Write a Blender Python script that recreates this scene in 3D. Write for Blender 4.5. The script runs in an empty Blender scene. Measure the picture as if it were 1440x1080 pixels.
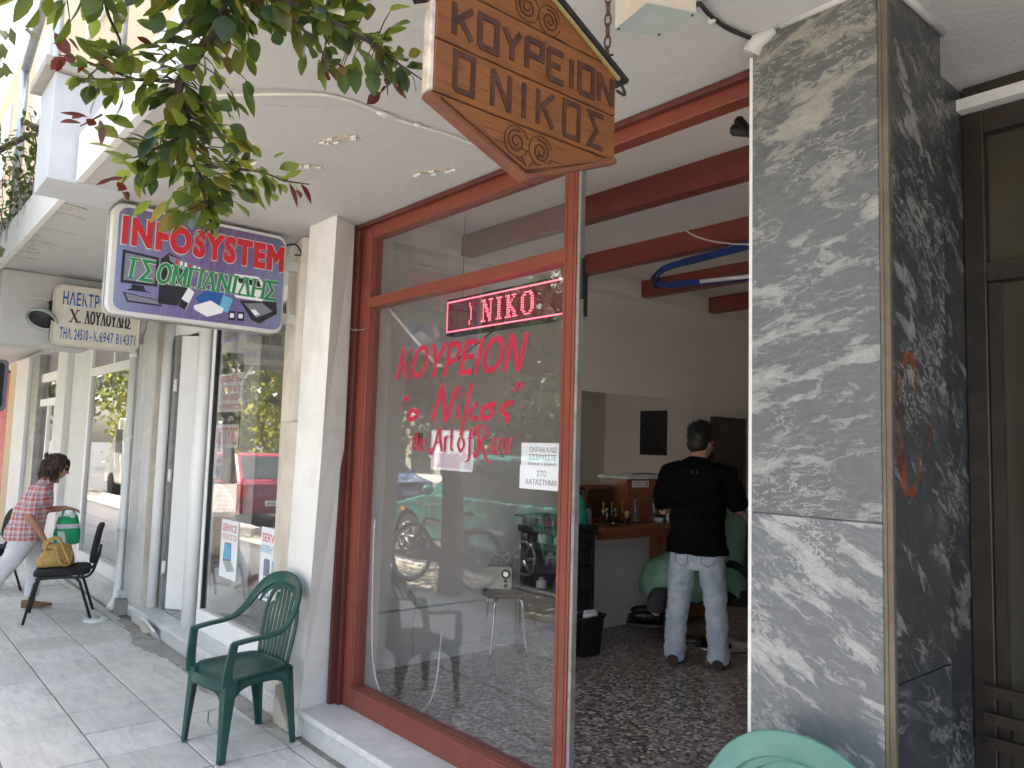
import bpy, bmesh, math, random
import numpy as np
from mathutils.geometry import delaunay_2d_cdt
from mathutils import Vector, Matrix, noise
random.seed(7)
SC = bpy.context.scene
COL = SC.collection
R = math.radians

# ------------------------------------------------------------------ camera, sky, sun, exposure
cam_d = bpy.data.cameras.new("camera")
cam = bpy.data.objects.new("camera", cam_d)
COL.objects.link(cam)
rt = Vector((0.65144, 0.75815, 0.02887)); up = Vector((0.04529, -0.07684, 0.99601)); fw = Vector((-0.75735, 0.64754, 0.08439))
cam.matrix_world = Matrix(((rt.x, up.x, -fw.x, 0), (rt.y, up.y, -fw.y, 0), (rt.z, up.z, -fw.z, 1.62), (0, 0, 0, 1)))
cam_d.sensor_width = 36; cam_d.angle = R(67.04)
cam_d.clip_start = 0.05; cam_d.clip_end = 600
SC.camera = cam

SUN_EL, SUN_AZ = R(70), math.atan2(-0.2, 0.30)          # direction to the sun: a little behind the building
sun_dir = Vector((math.sin(SUN_AZ) * math.cos(SUN_EL), math.cos(SUN_AZ) * math.cos(SUN_EL), math.sin(SUN_EL)))
w = bpy.data.worlds.new("World"); SC.world = w; w.use_nodes = True
nt = w.node_tree
sky = nt.nodes.new("ShaderNodeTexSky"); sky.sky_type = 'NISHITA'; sky.sun_disc = False
sky.sun_elevation = SUN_EL; sky.sun_rotation = SUN_AZ; sky.dust_density = 4.0; sky.air_density = .8; sky.ozone_density = .4
sky_tint = nt.nodes.new("ShaderNodeMix"); sky_tint.data_type = 'RGBA'; sky_tint.blend_type = 'MULTIPLY'; sky_tint.inputs[0].default_value = 1; sky_tint.inputs[7].default_value = (1.06, 1.0, .90, 1)   # warm tint put into the sky colour against its blue cast
nt.links.new(sky.outputs[0], sky_tint.inputs[6]); nt.links.new(sky_tint.outputs[2], nt.nodes["Background"].inputs[0]); nt.nodes["Background"].inputs[1].default_value = 0.15
sd = bpy.data.lights.new("sun", 'SUN'); sd.energy = 4.6; sd.angle = R(0.5); sd.color = (1.0, 0.95, 0.87)
so = bpy.data.objects.new("sun", sd); COL.objects.link(so)
so.rotation_euler = sun_dir.to_track_quat('Z', 'Y').to_euler()
SC.view_settings.view_transform = 'Standard'; SC.view_settings.look = 'None'
SC.view_settings.exposure = 2.88; SC.view_settings.gamma = 1.0
SC.cycles.use_denoising = True
SC.cycles.max_bounces = 12; SC.cycles.diffuse_bounces = 8; SC.cycles.glossy_bounces = 4
SC.cycles.transparent_max_bounces = 24; SC.cycles.sample_clamp_indirect = 20.0

# ------------------------------------------------------------------ materials
MATS = {}
def nmat(name):
    m = bpy.data.materials.new(name); m.use_nodes = True
    n = m.node_tree.nodes; l = m.node_tree.links
    b = n["Principled BSDF"]; MATS[name] = m
    return m, n, l, b
def coord(n, l, kind='Object', scale=(1, 1, 1), rot=(0, 0, 0)):
    mp = n.new("ShaderNodeMapping"); mp.inputs['Scale'].default_value = scale; mp.inputs['Rotation'].default_value = rot
    if kind == 'World':
        g = n.new("ShaderNodeNewGeometry"); l.new(g.outputs['Position'], mp.inputs[0])
    else:
        t = n.new("ShaderNodeTexCoord"); l.new(t.outputs[kind], mp.inputs[0])
    return mp.outputs[0]
def noise_n(n, l, vec, scale, detail=5, rough=.55, dist=0):
    t = n.new("ShaderNodeTexNoise"); t.inputs['Scale'].default_value = scale; t.inputs['Detail'].default_value = detail
    t.inputs['Roughness'].default_value = rough; t.inputs['Distortion'].default_value = dist
    l.new(vec, t.inputs['Vector']); return t.outputs[0]
def ramp(n, l, fac, stops, interp='LINEAR'):
    r = n.new("ShaderNodeValToRGB"); r.color_ramp.interpolation = interp
    e = r.color_ramp.elements
    e[0].position, e[0].color = stops[0][0], (*stops[0][1], 1); e[1].position, e[1].color = stops[-1][0], (*stops[-1][1], 1)
    for p, c in stops[1:-1]:
        x = e.new(p); x.color = (*c, 1)
    l.new(fac, r.inputs[0]); return r.outputs[0]
def mixc(n, l, fac, a, b, mode='MIX'):
    x = n.new("ShaderNodeMix"); x.data_type = 'RGBA'; x.blend_type = mode
    for s, v in ((x.inputs[0], fac), (x.inputs[6], a), (x.inputs[7], b)):
        if hasattr(v, 'is_linked') or hasattr(v, 'links'): l.new(v, s)
        elif isinstance(v, (int, float)): s.default_value = v
        else: s.default_value = (*v, 1)
    return x.outputs[2]
def mathn(n, l, op, a, b=0.0, clamp=False):
    x = n.new("ShaderNodeMath"); x.operation = op; x.use_clamp = clamp
    for s, v in ((x.inputs[0], a), (x.inputs[1], b)):
        if isinstance(v, (int, float)): s.default_value = v
        else: l.new(v, s)
    return x.outputs[0]
def bump(n, l, b, h, strength=.3, dist=.01):
    x = n.new("ShaderNodeBump"); x.inputs['Strength'].default_value = strength; x.inputs['Distance'].default_value = dist
    l.new(h, x.inputs['Height']); l.new(x.outputs[0], b.inputs['Normal'])
def pbr(name, col, rough=.55, var=.15, scale=6, metal=0, bmp=0, bscale=40, dirt=None, dscale=2.5, damt=.5, kind='World', spec=None, coat=0):
    m, n, l, b = nmat(name)
    v = coord(n, l, kind)
    dk = tuple(c * (1 - var) for c in col); lt = tuple(min(1, c * (1 + var)) for c in col)
    c = ramp(n, l, noise_n(n, l, v, scale), [(.3, dk), (.7, lt)])
    if dirt:
        f = ramp(n, l, noise_n(n, l, v, dscale, 8, .65, .4), [(.5, (0, 0, 0)), (.72, (damt,) * 3)])
        c = mixc(n, l, f, c, dirt)
    l.new(c, b.inputs['Base Color'])
    rr = ramp(n, l, noise_n(n, l, v, scale * 2.3), [(.3, (max(.02, rough - .08),) * 3), (.7, (min(1, rough + .08),) * 3)])
    l.new(rr, b.inputs['Roughness'])
    b.inputs['Metallic'].default_value = metal
    if spec is not None: b.inputs['Specular IOR Level'].default_value = spec
    if coat: b.inputs['Coat Weight'].default_value = coat
    if bmp: bump(n, l, b, noise_n(n, l, v, bscale, 6, .6), bmp, .006)
    return m

pbr('plaster', (.72, .71, .68), .9, .06, 3, bmp=.6, bscale=45, dirt=(.44, .40, .35), dscale=2.2, damt=.5)
pbr('pier_shaded_white', (.50, .525, .56), .6, .05, 4, dirt=(.4, .38, .35), dscale=4, damt=.35)  # white of the pier with bluish shade mixed into the colour
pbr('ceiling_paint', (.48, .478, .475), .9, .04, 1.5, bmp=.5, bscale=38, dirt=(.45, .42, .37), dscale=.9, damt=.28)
pbr('soffit_dirt', (.47, .45, .42), .95, .18, 30, bmp=.4, bscale=50)
pbr('stain', (.46, .40, .31), .95, .4, 25, bmp=.6, bscale=60)
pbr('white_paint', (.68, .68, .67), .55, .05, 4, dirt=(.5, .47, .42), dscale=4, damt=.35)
pbr('white_alu', (.86, .86, .85), .35, .02, 4, dirt=(.62, .6, .57), dscale=6, damt=.15)
pbr('cream_wall', (.56, .455, .29), .9, .06, .6, bmp=.3, bscale=20, dirt=(.5, .42, .3), dscale=.7, damt=.4)
pbr('beige_stone', (.60, .54, .46), .5, .12, 5, bmp=.15, bscale=20, dirt=(.38, .33, .27), dscale=3, damt=.5)
pbr('red_paint', (.205, .050, .031), .38, .14, 5, bmp=.12, bscale=30, dirt=(.14, .03, .02), dscale=5, damt=.45)
pbr('dark_red_paint', (.10, .022, .015), .5, .2, 5, bmp=.1)
pbr('dark_brown_metal', (.028, .020, .015), .45, .25, 6, dirt=(.08, .06, .045), dscale=8, damt=.4)
pbr('grey_alu', (.34, .34, .34), .4, .15, 8, metal=.6, dirt=(.16, .14, .12), dscale=9, damt=.6)
pbr('galvanised', (.52, .55, .58), .42, .15, 15, metal=.85)
pbr('chrome', (.62, .62, .62), .18, .06, 9, metal=1)
pbr('black_plastic', (.013, .013, .014), .45, .2, 10)
pbr('black_fabric', (.014, .014, .017), .85, .3, 30, bmp=.35, bscale=120)
pbr('rubber', (.02, .02, .02), .8, .2, 10)
pbr('concrete', (.35, .33, .30), .9, .25, 4, bmp=.6, bscale=30, dirt=(.16, .145, .125), dscale=3, damt=.7)
pbr('grout', (.25, .225, .19), .95, .3, 14, bmp=.7, bscale=45)
pbr('asphalt', (.055, .055, .055), .9, .3, 20, bmp=.5, bscale=80, dirt=(.11, .10, .085), dscale=.8, damt=.6)
pbr('earth', (.38, .335, .26), .95, .35, 7, bmp=.8, bscale=40, dirt=(.2, .15, .09), dscale=3, damt=.6)
pbr('kerb_stone', (.42, .41, .38), .9, .15, 5, bmp=.4)
pbr('interior_wall', (.82, .77, .73), .85, .05, 1.5, bmp=.1)
pbr('interior_ceiling', (.80, .77, .74), .85, .05, 1.2, bmp=.2, bscale=20)
pbr('wall_white', (.62, .62, .60), .85, .04, 2)
pbr('brown_laminate', (.24, .075, .028), .35, .15, 3, kind='Object')
pbr('dark_wood', (.055, .028, .016), .45, .3, 8)
pbr('lobby_wall', (.28, .25, .165), .8, .1, 2)
pbr('lobby_panel', (.085, .065, .05), .6, .1, 3)
pbr('trim_stone', (.125, .10, .07), .5, .2, 9, dirt=(.07, .05, .035), dscale=6, damt=.6)
pbr('sign_rim', (.62, .62, .60), .4, .06, 6)
pbr('lamp_grey', (.36, .42, .40), .6, .08, 8, kind='Object')
pbr('white_plastic', (.74, .74, .72), .4, .04, 6, kind='Object')
pbr('paper', (.80, .82, .86), .8, .02, 5)
pbr('cream_plastic', (.60, .58, .50), .45, .06, 6, kind='Object')
pbr('teal_plastic', (.01, .23, .19), .35, .12, 6, kind='Object')
pbr('dark_red_plastic', (.12, .012, .02), .45, .2, 8, kind='Object')
pbr('blue_plastic', (.010, .032, .17), .4, .15, 8, kind='Object')
pbr('skin', (.46, .25, .165), .55, .1, 12, kind='Object', bmp=.05)
pbr('dark_hair', (.010, .008, .007), .5, .4, 25, kind='Object')
pbr('brown_hair', (.045, .020, .013), .5, .45, 25, kind='Object')
pbr('black_cotton', (.006, .006, .0075), .95, .25, 10, kind='Object', bmp=.3, bscale=60, spec=.08)
pbr('white_trousers', (.68, .67, .70), .85, .05, 6, kind='Object', bmp=.25, bscale=18)
pbr('tan_shoe', (.26, .14, .06), .6, .25, 12, kind='Object')
pbr('dark_shoe', (.018, .016, .015), .6, .3, 12, kind='Object')
pbr('cape_green', (.17, .34, .25), .7, .1, 6, kind='Object', bmp=.2, bscale=10)
pbr('dark_grey_cloth', (.05, .05, .055), .85, .2, 10, kind='Object', bmp=.2)
pbr('straw', (.52, .33, .11), .75, .25, 30, kind='Object', bmp=.9, bscale=70)
pbr('bag_green', (.02, .42, .17), .5, .15, 8, kind='Object')
pbr('gold', (.6, .4, .12), .3, .1, 9, metal=1)
pbr('cable_black', (.012, .012, .012), .5, .1, 9)
pbr('cable_white', (.62, .60, .55), .5, .1, 9)
pbr('rust', (.12, .055, .03), .85, .35, 30, metal=.3, bmp=.4, bscale=90)
pbr('bark', (.085, .065, .048), .95, .4, 14, bmp=1, bscale=35)
pbr('twig', (.05, .032, .024), .8, .3, 30)
pbr('car_green', (.022, .17, .14), .28, .08, 2, kind='Object', coat=.8)
pbr('car_red', (.20, .012, .022), .28, .08, 2, kind='Object', coat=.8)
pbr('car_blue', (.10, .16, .36), .28, .08, 2, kind='Object', coat=.8)
pbr('van_white', (.72, .71, .66), .35, .04, 2, kind='Object', coat=.5)
pbr('dark_glass', (.03, .035, .035), .06, .1, 3, kind='Object')
pbr('lamp_red', (.45, .01, .01), .2, .1, 9, kind='Object')
pbr('lamp_amber', (.75, .25, .02), .2, .1, 9, kind='Object')
pbr('facade_ochre', (.55, .44, .28), .9, .08, 1)
pbr('facade_white', (.66, .64, .60), .9, .06, 1)
pbr('facade_grey', (.42, .42, .43), .9, .08, 1)
pbr('shutter', (.18, .15, .12), .7, .15, 6)
pbr('black_ink', (.02, .02, .03), .7, .2, 9)
pbr('grey_ink', (.20, .21, .27), .7, .1, 9)
pbr('red_ink', (.56, .02, .035), .5, .06, 9)
pbr('red_vinyl', (.43, .015, .045), .45, .06, 9)
pbr('faded_red_vinyl', (.36, .035, .05), .5, .15, 20)
pbr('pale_red_ink', (.66, .16, .17), .7, .06, 9)
pbr('orange_ink', (.62, .28, .12), .7, .06, 9)
pbr('blue_ink', (.02, .10, .36), .6, .08, 9)
pbr('cyan_ink', (.12, .42, .62), .6, .08, 9)
pbr('green_ink', (.012, .24, .085), .55, .08, 9)
pbr('pale_green_ink', (.35, .50, .12), .55, .08, 9)
pbr('pale_outline', (.55, .60, .55), .6, .04, 9)
pbr('lilac_print', (.47, .33, .60), .6, .06, 4)
pbr('pink_sheet', (.62, .50, .58), .8, .05, 7)
pbr('sign_cream', (.62, .59, .50), .5, .06, 4, dirt=(.45, .4, .3), dscale=5, damt=.3)
pbr('picture_dark', (.03, .03, .03), .6, .3, 4)

def m_wood():
    m, n, l, b = nmat('wood_sign')
    v = coord(n, l, 'World', (9, 3.2, 34))
    g = noise_n(n, l, v, 2.2, 8, .6, 1.6)
    c = ramp(n, l, g, [(.25, (.085, .027, .009)), (.45, (.19, .066, .018)), (.62, (.235, .088, .027)), (.8, (.155, .05, .015))])
    v2 = coord(n, l, 'World', (1, 1, 1))
    blot = ramp(n, l, noise_n(n, l, v2, 9, 6, .6), [(.45, (0, 0, 0)), (.75, (.55, .55, .55))])
    c = mixc(n, l, blot, c, (.13, .045, .02))
    knots = n.new("ShaderNodeTexVoronoi"); knots.inputs['Scale'].default_value = 5.5; l.new(v2, knots.inputs['Vector'])
    kk = ramp(n, l, knots.outputs[0], [(.03, (1, 1, 1)), (.09, (0, 0, 0))])
    c = mixc(n, l, kk, c, (.05, .018, .01))
    l.new(c, b.inputs['Base Color']); b.inputs['Roughness'].default_value = .42
    bump(n, l, b, g, .35, .004)
m_wood()
pbr('wood_carved', (.055, .018, .010), .65, .5, 40, bmp=.3)
pbr('wood_edge', (.62, .52, .44), .8, .3, 30, bmp=.5, bscale=50, dirt=(.2, .13, .1), dscale=14, damt=.8)
pbr('wood_under', (.16, .055, .028), .6, .3, 16, bmp=.3)
pbr('yellow_strip', (.33, .26, .12), .6, .1, 20)

def marble(name, dark, mid, light, rot, sc=1.0, warm=.0, lo=.5, warm_z=2.3, cover=1.0):
    # banded stone: a stretched, folded flow field; frayed pale bands, thin crisp veins and a mottled ground
    m, n, l, b = nmat(name)
    v = coord(n, l, 'World', (1, 1, 1), rot)
    st = n.new("ShaderNodeMapping"); st.inputs['Scale'].default_value = (1.15 * sc, 1.15 * sc, 3.1 * sc); l.new(v, st.inputs[0])
    def warp(vec, scale, amt, det=6):
        dn = n.new("ShaderNodeTexNoise"); dn.inputs['Scale'].default_value = scale; dn.inputs['Detail'].default_value = det; dn.inputs['Roughness'].default_value = .6; l.new(vec, dn.inputs['Vector'])
        sm = n.new("ShaderNodeVectorMath"); sm.operation = 'MULTIPLY_ADD'; l.new(dn.outputs[1], sm.inputs[0]); sm.inputs[1].default_value = (amt,) * 3; l.new(vec, sm.inputs[2]); return sm.outputs[0]
    f1 = warp(warp(st.outputs[0], 1.4, .75, 3), 4.5, .22, 8)
    band = noise_n(n, l, f1, 1.9, 6, .58)
    fray = noise_n(n, l, f1, 9, 10, .72)
    fr2 = noise_n(n, l, f1, 28, 8, .7)
    bsum = mathn(n, l, 'ADD', band, mathn(n, l, 'ADD', mathn(n, l, 'MULTIPLY', mathn(n, l, 'SUBTRACT', fray, .5), .30), mathn(n, l, 'MULTIPLY', mathn(n, l, 'SUBTRACT', fr2, .5), .14)))
    cloud = ramp(n, l, bsum, [(lo + .035, (0, 0, 0)), (lo + .075, (.55, .55, .55)), (lo + .17, (1, 1, 1))])
    r1 = mathn(n, l, 'ABSOLUTE', mathn(n, l, 'SUBTRACT', noise_n(n, l, f1, 3.1, 9, .62), .5))
    vein = ramp(n, l, r1, [(0, (1, 1, 1)), (.007, (.8, .8, .8)), (.020, (0, 0, 0))])
    area = ramp(n, l, noise_n(n, l, v, 2.6, 3), [(.45, (0, 0, 0)), (.6, (.9, .9, .9))])
    dk = mathn(n, l, 'ABSOLUTE', mathn(n, l, 'SUBTRACT', noise_n(n, l, f1, 5.5, 9, .66), .5))
    dvein = ramp(n, l, dk, [(0, (.6, .6, .6)), (.018, (0, 0, 0))])
    base = ramp(n, l, fray, [(.3, dark), (.7, mid)])
    base = mixc(n, l, mathn(n, l, 'MULTIPLY', vein, area), base, light)
    lt = mixc(n, l, ramp(n, l, fr2, [(.35, (0, 0, 0)), (.7, (.5, .5, .5))]), light, mid)
    c = mixc(n, l, mathn(n, l, 'MULTIPLY', cloud, .92 * cover), base, lt)
    c = mixc(n, l, mathn(n, l, 'MULTIPLY', dvein, cloud), c, dark)
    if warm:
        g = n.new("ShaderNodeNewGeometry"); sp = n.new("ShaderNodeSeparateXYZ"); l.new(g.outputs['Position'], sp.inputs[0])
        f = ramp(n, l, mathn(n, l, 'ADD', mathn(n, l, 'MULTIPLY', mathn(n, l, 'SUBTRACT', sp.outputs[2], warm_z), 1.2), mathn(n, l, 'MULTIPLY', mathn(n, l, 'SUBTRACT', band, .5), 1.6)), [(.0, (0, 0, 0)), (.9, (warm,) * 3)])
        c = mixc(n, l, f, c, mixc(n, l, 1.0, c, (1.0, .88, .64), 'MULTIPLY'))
    l.new(c, b.inputs['Base Color']); b.inputs['Roughness'].default_value = .36
    bump(n, l, b, fr2, .05, .002)
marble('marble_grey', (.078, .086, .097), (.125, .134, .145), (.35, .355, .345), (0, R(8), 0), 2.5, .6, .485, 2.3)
marble('marble_grey_lower', (.095, .105, .119), (.148, .159, .173), (.41, .42, .42), (0, R(-26), 0), 2.5, .0, .472)
marble('marble_dark', (.022, .025, .029), (.052, .056, .060), (.32, .315, .30), (R(38), 0, R(20)), 2.3, .0, .525)
marble('marble_slate', (.03, .034, .042), (.055, .06, .068), (.2, .2, .2), (R(20), 0, 0), .8, .0, .68)
marble('marble_white', (.56, .565, .565), (.64, .645, .64), (.74, .74, .73), (R(10), R(30), 0), 1.4, .0, .5)

def m_slab():
    m, n, l, b = nmat('pavement_slab')
    v = coord(n, l, 'World')
    a = n.new("ShaderNodeAttribute"); a.attribute_name = 'tint'
    base = ramp(n, l, noise_n(n, l, v, 3.5, 8, .65), [(.25, (.55, .55, .53)), (.5, (.66, .655, .63)), (.75, (.73, .72, .695))])
    base = mixc(n, l, .35, base, a.outputs['Color'], 'MULTIPLY')
    sv = n.new("ShaderNodeMapping"); sv.inputs['Scale'].default_value = (1.2, 5, 1); sv.inputs['Rotation'].default_value = (0, 0, R(25)); l.new(v, sv.inputs[0])
    stk = ramp(n, l, noise_n(n, l, sv.outputs[0], 3, 9, .7, .8), [(.46, (0, 0, 0)), (.70, (.75, .75, .75))])
    base = mixc(n, l, stk, base, (.40, .39, .37))
    pits = n.new("ShaderNodeTexNoise"); pits.inputs['Scale'].default_value = 30; pits.inputs['Detail'].default_value = 4; l.new(sv.outputs[0], pits.inputs['Vector'])
    pf = ramp(n, l, pits.outputs[0], [(.66, (0, 0, 0)), (.72, (.7, .7, .7))])
    base = mixc(n, l, pf, base, (.22, .21, .19))
    l.new(base, b.inputs['Base Color']); b.inputs['Roughness'].default_value = .55
    bump(n, l, b, noise_n(n, l, sv.outputs[0], 7, 9, .7), .45, .008)
m_slab()

def m_terrazzo():
    m, n, l, b = nmat('terrazzo')
    v = coord(n, l, 'World')
    dn = n.new("ShaderNodeTexNoise"); dn.inputs['Scale'].default_value = 30; l.new(v, dn.inputs['Vector'])
    ad = n.new("ShaderNodeVectorMath"); ad.operation = 'MULTIPLY_ADD'; l.new(dn.outputs[1], ad.inputs[0]); ad.inputs[1].default_value = (.018,) * 3; l.new(v, ad.inputs[2])
    vo = n.new("ShaderNodeTexVoronoi"); vo.inputs['Scale'].default_value = 46; l.new(ad.outputs[0], vo.inputs['Vector'])
    vd = n.new("ShaderNodeTexVoronoi"); vd.feature = 'DISTANCE_TO_EDGE'; vd.inputs['Scale'].default_value = 46; l.new(ad.outputs[0], vd.inputs['Vector'])
    sx = n.new("ShaderNodeSeparateColor"); l.new(vo.outputs['Color'], sx.inputs[0])
    c = ramp(n, l, sx.outputs[0], [(0, (.04, .035, .035)), (.12, (.20, .15, .13)), (.30, (.32, .25, .22)), (.50, (.46, .41, .38)), (.68, (.08, .07, .07)), (.82, (.58, .55, .52)), (.93, (.2, .15, .13))], 'CONSTANT')
    gap = ramp(n, l, vd.outputs[0], [(.03, (1, 1, 1)), (.09, (0, 0, 0))])
    c = mixc(n, l, gap, c, (.25, .22, .205))
    l.new(c, b.inputs['Base Color']); b.inputs['Roughness'].default_value = .33
m_terrazzo()

def m_glass(name, f0=.05, veil=.03, tint=(1, 1, 1)):
    m, n, l, b = nmat(name); n.remove(b)
    out = n["Material Output"]
    g = n.new("ShaderNodeNewGeometry"); d = n.new("ShaderNodeVectorMath"); d.operation = 'DOT_PRODUCT'
    l.new(g.outputs['Normal'], d.inputs[0]); l.new(g.outputs['Incoming'], d.inputs[1])
    k = mathn(n, l, 'SUBTRACT', 1.0, mathn(n, l, 'ABSOLUTE', d.outputs['Value']), True)
    f = mathn(n, l, 'ADD', mathn(n, l, 'MULTIPLY', mathn(n, l, 'POWER', k, 5.0), 1 - f0), f0, True)
    tr = n.new("ShaderNodeBsdfTransparent"); tr.inputs[0].default_value = (*tint, 1)
    gl = n.new("ShaderNodeBsdfGlossy"); gl.inputs['Roughness'].default_value = 0.0
    df = n.new("ShaderNodeBsdfDiffuse"); df.inputs[0].default_value = (.7, .7, .7, 1)
    v = coord(n, l, 'World')
    veil_fac = ramp(n, l, noise_n(n, l, v, 2.5, 7, .6), [(.3, (veil * .4,) * 3), (.75, (veil * 1.7,) * 3)])  # pale diffuse veil imitating the hazy reflection on the panes
    m1 = n.new("ShaderNodeMixShader"); l.new(veil_fac, m1.inputs[0]); l.new(tr.outputs[0], m1.inputs[1]); l.new(df.outputs[0], m1.inputs[2])
    m2 = n.new("ShaderNodeMixShader"); l.new(f, m2.inputs[0]); l.new(m1.outputs[0], m2.inputs[1]); l.new(gl.outputs[0], m2.inputs[2])
    l.new(m2.outputs[0], out.inputs[0])
m_glass('window_glass', .098, .005)
m_glass('bright_glass', .18, .010)
m_glass('door_glass', .03, .03, (.75, .72, .65))
m_glass('bottle_clear', .06, .05, (.85, .9, .92))
def m_mirror():
    m, n, l, b = nmat('mirror'); b.inputs['Metallic'].default_value = 1; b.inputs['Base Color'].default_value = (.82, .84, .82, 1); b.inputs['Roughness'].default_value = .01
m_mirror()
def m_emit(name, col, s):
    m, n, l, b = nmat(name); b.inputs['Base Color'].default_value = (*col, 1); b.inputs['Emission Color'].default_value = (*col, 1); b.inputs['Emission Strength'].default_value = s
m_emit('led_red', (.85, .09, .14), .85)
pbr('led_panel', (.10, .014, .024), .5, .2, 20)

def m_leaf(name, cols, trans):
    m, n, l, b = nmat(name); n.remove(b); out = n["Material Output"]
    g = n.new("ShaderNodeNewGeometry")
    v = coord(n, l, 'World')
    mixf = mathn(n, l, 'ADD', mathn(n, l, 'MULTIPLY', g.outputs['Random Per Island'], .75), mathn(n, l, 'MULTIPLY', noise_n(n, l, v, 45, 5), .25))
    c = ramp(n, l, mixf, cols)
    p = n.new("ShaderNodeBsdfPrincipled"); l.new(c, p.inputs['Base Color']); p.inputs['Roughness'].default_value = .33
    t = n.new("ShaderNodeBsdfTranslucent"); tc = mixc(n, l, .6, c, trans); l.new(tc, t.inputs[0])
    mx = n.new("ShaderNodeMixShader"); mx.inputs[0].default_value = .5
    l.new(p.outputs[0], mx.inputs[1]); l.new(t.outputs[0], mx.inputs[2]); l.new(mx.outputs[0], out.inputs[0])
m_leaf('plum_leaf', [(.1, (.010, .036, .018)), (.38, (.020, .058, .024)), (.56, (.045, .085, .020)), (.72, (.09, .115, .022)), (.80, (.12, .085, .025)), (.86, (.11, .025, .018)), (1, (.05, .012, .018))], (.33, .40, .045))
m_leaf('maroon_leaf', [(.1, (.055, .010, .014)), (.6, (.10, .022, .018)), (1, (.08, .05, .02))], (.18, .035, .015))
m_leaf('plane_leaf', [(.1, (.025, .045, .022)), (.5, (.045, .07, .03)), (.8, (.08, .095, .04)), (1, (.12, .115, .05))], (.13, .15, .05))
m_leaf('yellow_leaf', [(.1, (.08, .12, .02)), (.5, (.16, .19, .03)), (1, (.28, .24, .05))], (.4, .38, .05))
m_leaf('balcony_leaf', [(.1, (.02, .05, .025)), (.6, (.05, .08, .03)), (1, (.14, .06, .03))], (.15, .2, .03))

def m_chair():
    m, n, l, b = nmat('green_resin')
    v = coord(n, l, 'Object')
    c = ramp(n, l, noise_n(n, l, v, 5, 7, .65), [(.3, (.008, .050, .044)), (.6, (.013, .068, .058)), (.85, (.03, .10, .088))])
    sv = n.new("ShaderNodeMapping"); sv.inputs['Scale'].default_value = (3, 12, 3); l.new(v, sv.inputs[0])
    sc = ramp(n, l, noise_n(n, l, sv.outputs[0], 5, 9, .75, .6), [(.60, (0, 0, 0)), (.75, (.5, .5, .5))])
    c = mixc(n, l, sc, c, (.16, .22, .20))
    l.new(c, b.inputs['Base Color']); b.inputs['Roughness'].default_value = .36
    rr = ramp(n, l, noise_n(n, l, v, 9, 6), [(.3, (.28,) * 3), (.7, (.5,) * 3)]); l.new(rr, b.inputs['Roughness'])
    m, n, l, b = nmat('faded_green_resin')
    v = coord(n, l, 'Object')
    c = ramp(n, l, noise_n(n, l, v, 6, 7, .65), [(.3, (.085, .205, .175)), (.7, (.125, .26, .22))])
    sc = ramp(n, l, noise_n(n, l, v, 40, 6, .7), [(.66, (0, 0, 0)), (.76, (.5, .5, .5))])
    c = mixc(n, l, sc, c, (.3, .42, .38)); l.new(c, b.inputs['Base Color']); b.inputs['Roughness'].default_value = .5
m_chair()
def m_denim():
    m, n, l, b = nmat('pale_denim')
    v = coord(n, l, 'Object')
    c = ramp(n, l, noise_n(n, l, v, 7, 8, .65), [(.3, (.30, .39, .52)), (.55, (.45, .53, .64)), (.8, (.57, .63, .70))])
    l.new(c, b.inputs['Base Color']); b.inputs['Roughness'].default_value = .9
    bump(n, l, b, noise_n(n, l, v, 26, 6, .6, .6), .5, .012)
m_denim()
def m_plaid():
    m, n, l, b = nmat('plaid_cotton')
    t = n.new("ShaderNodeTexCoord"); s = n.new("ShaderNodeSeparateXYZ"); l.new(t.outputs['Object'], s.inputs[0])
    h = mathn(n, l, 'ADD', mathn(n, l, 'MULTIPLY', s.outputs[1], 1.0), mathn(n, l, 'MULTIPLY', s.outputs[0], .35))
    def band(x):
        f = mathn(n, l, 'FRACT', mathn(n, l, 'MULTIPLY', x, 11.0))
        return ramp(n, l, f, [(0, (.66, .62, .62)), (.22, (.60, .13, .12)), (.52, (.66, .62, .62)), (.66, (.16, .17, .30)), (.80, (.60, .30, .29))], 'CONSTANT')
    c = mixc(n, l, .5, band(h), band(s.outputs[2]))
    l.new(c, b.inputs['Base Color']); b.inputs['Roughness'].default_value = .85
    bump(n, l, b, noise_n(n, l, t.outputs['Object'], 22, 5, .6, .5), .5, .012)
m_plaid()
def m_print():
    m, n, l, b = nmat('sign_print')
    g = n.new("ShaderNodeNewGeometry"); s = n.new("ShaderNodeSeparateXYZ"); l.new(g.outputs['Position'], s.inputs[0])
    v = coord(n, l, 'World', (1, 26, 2.2))
    f = mathn(n, l, 'MULTIPLY', mathn(n, l, 'SUBTRACT', s.outputs[1], 1.0), 1.03)
    c = ramp(n, l, f, [(0, (.22, .27, .44)), (.3, (.19, .16, .34)), (.6, (.145, .10, .27)), (.85, (.17, .16, .34)), (1, (.2, .25, .41))])
    top = ramp(n, l, mathn(n, l, 'MULTIPLY', mathn(n, l, 'SUBTRACT', s.outputs[2], 2.3), 1.67), [(0, (.1, .1, .1)), (.55, (0, 0, 0)), (1, (.75, .75, .75))])
    c = mixc(n, l, top, c, (.115, .08, .145))
    st = ramp(n, l, noise_n(n, l, v, 3, 4), [(.5, (0, 0, 0)), (.75, (.22, .22, .22))])
    c = mixc(n, l, st, c, (.42, .42, .56))
    l.new(c, b.inputs['Base Color']); b.inputs['Roughness'].default_value = .35
m_print()
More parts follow.
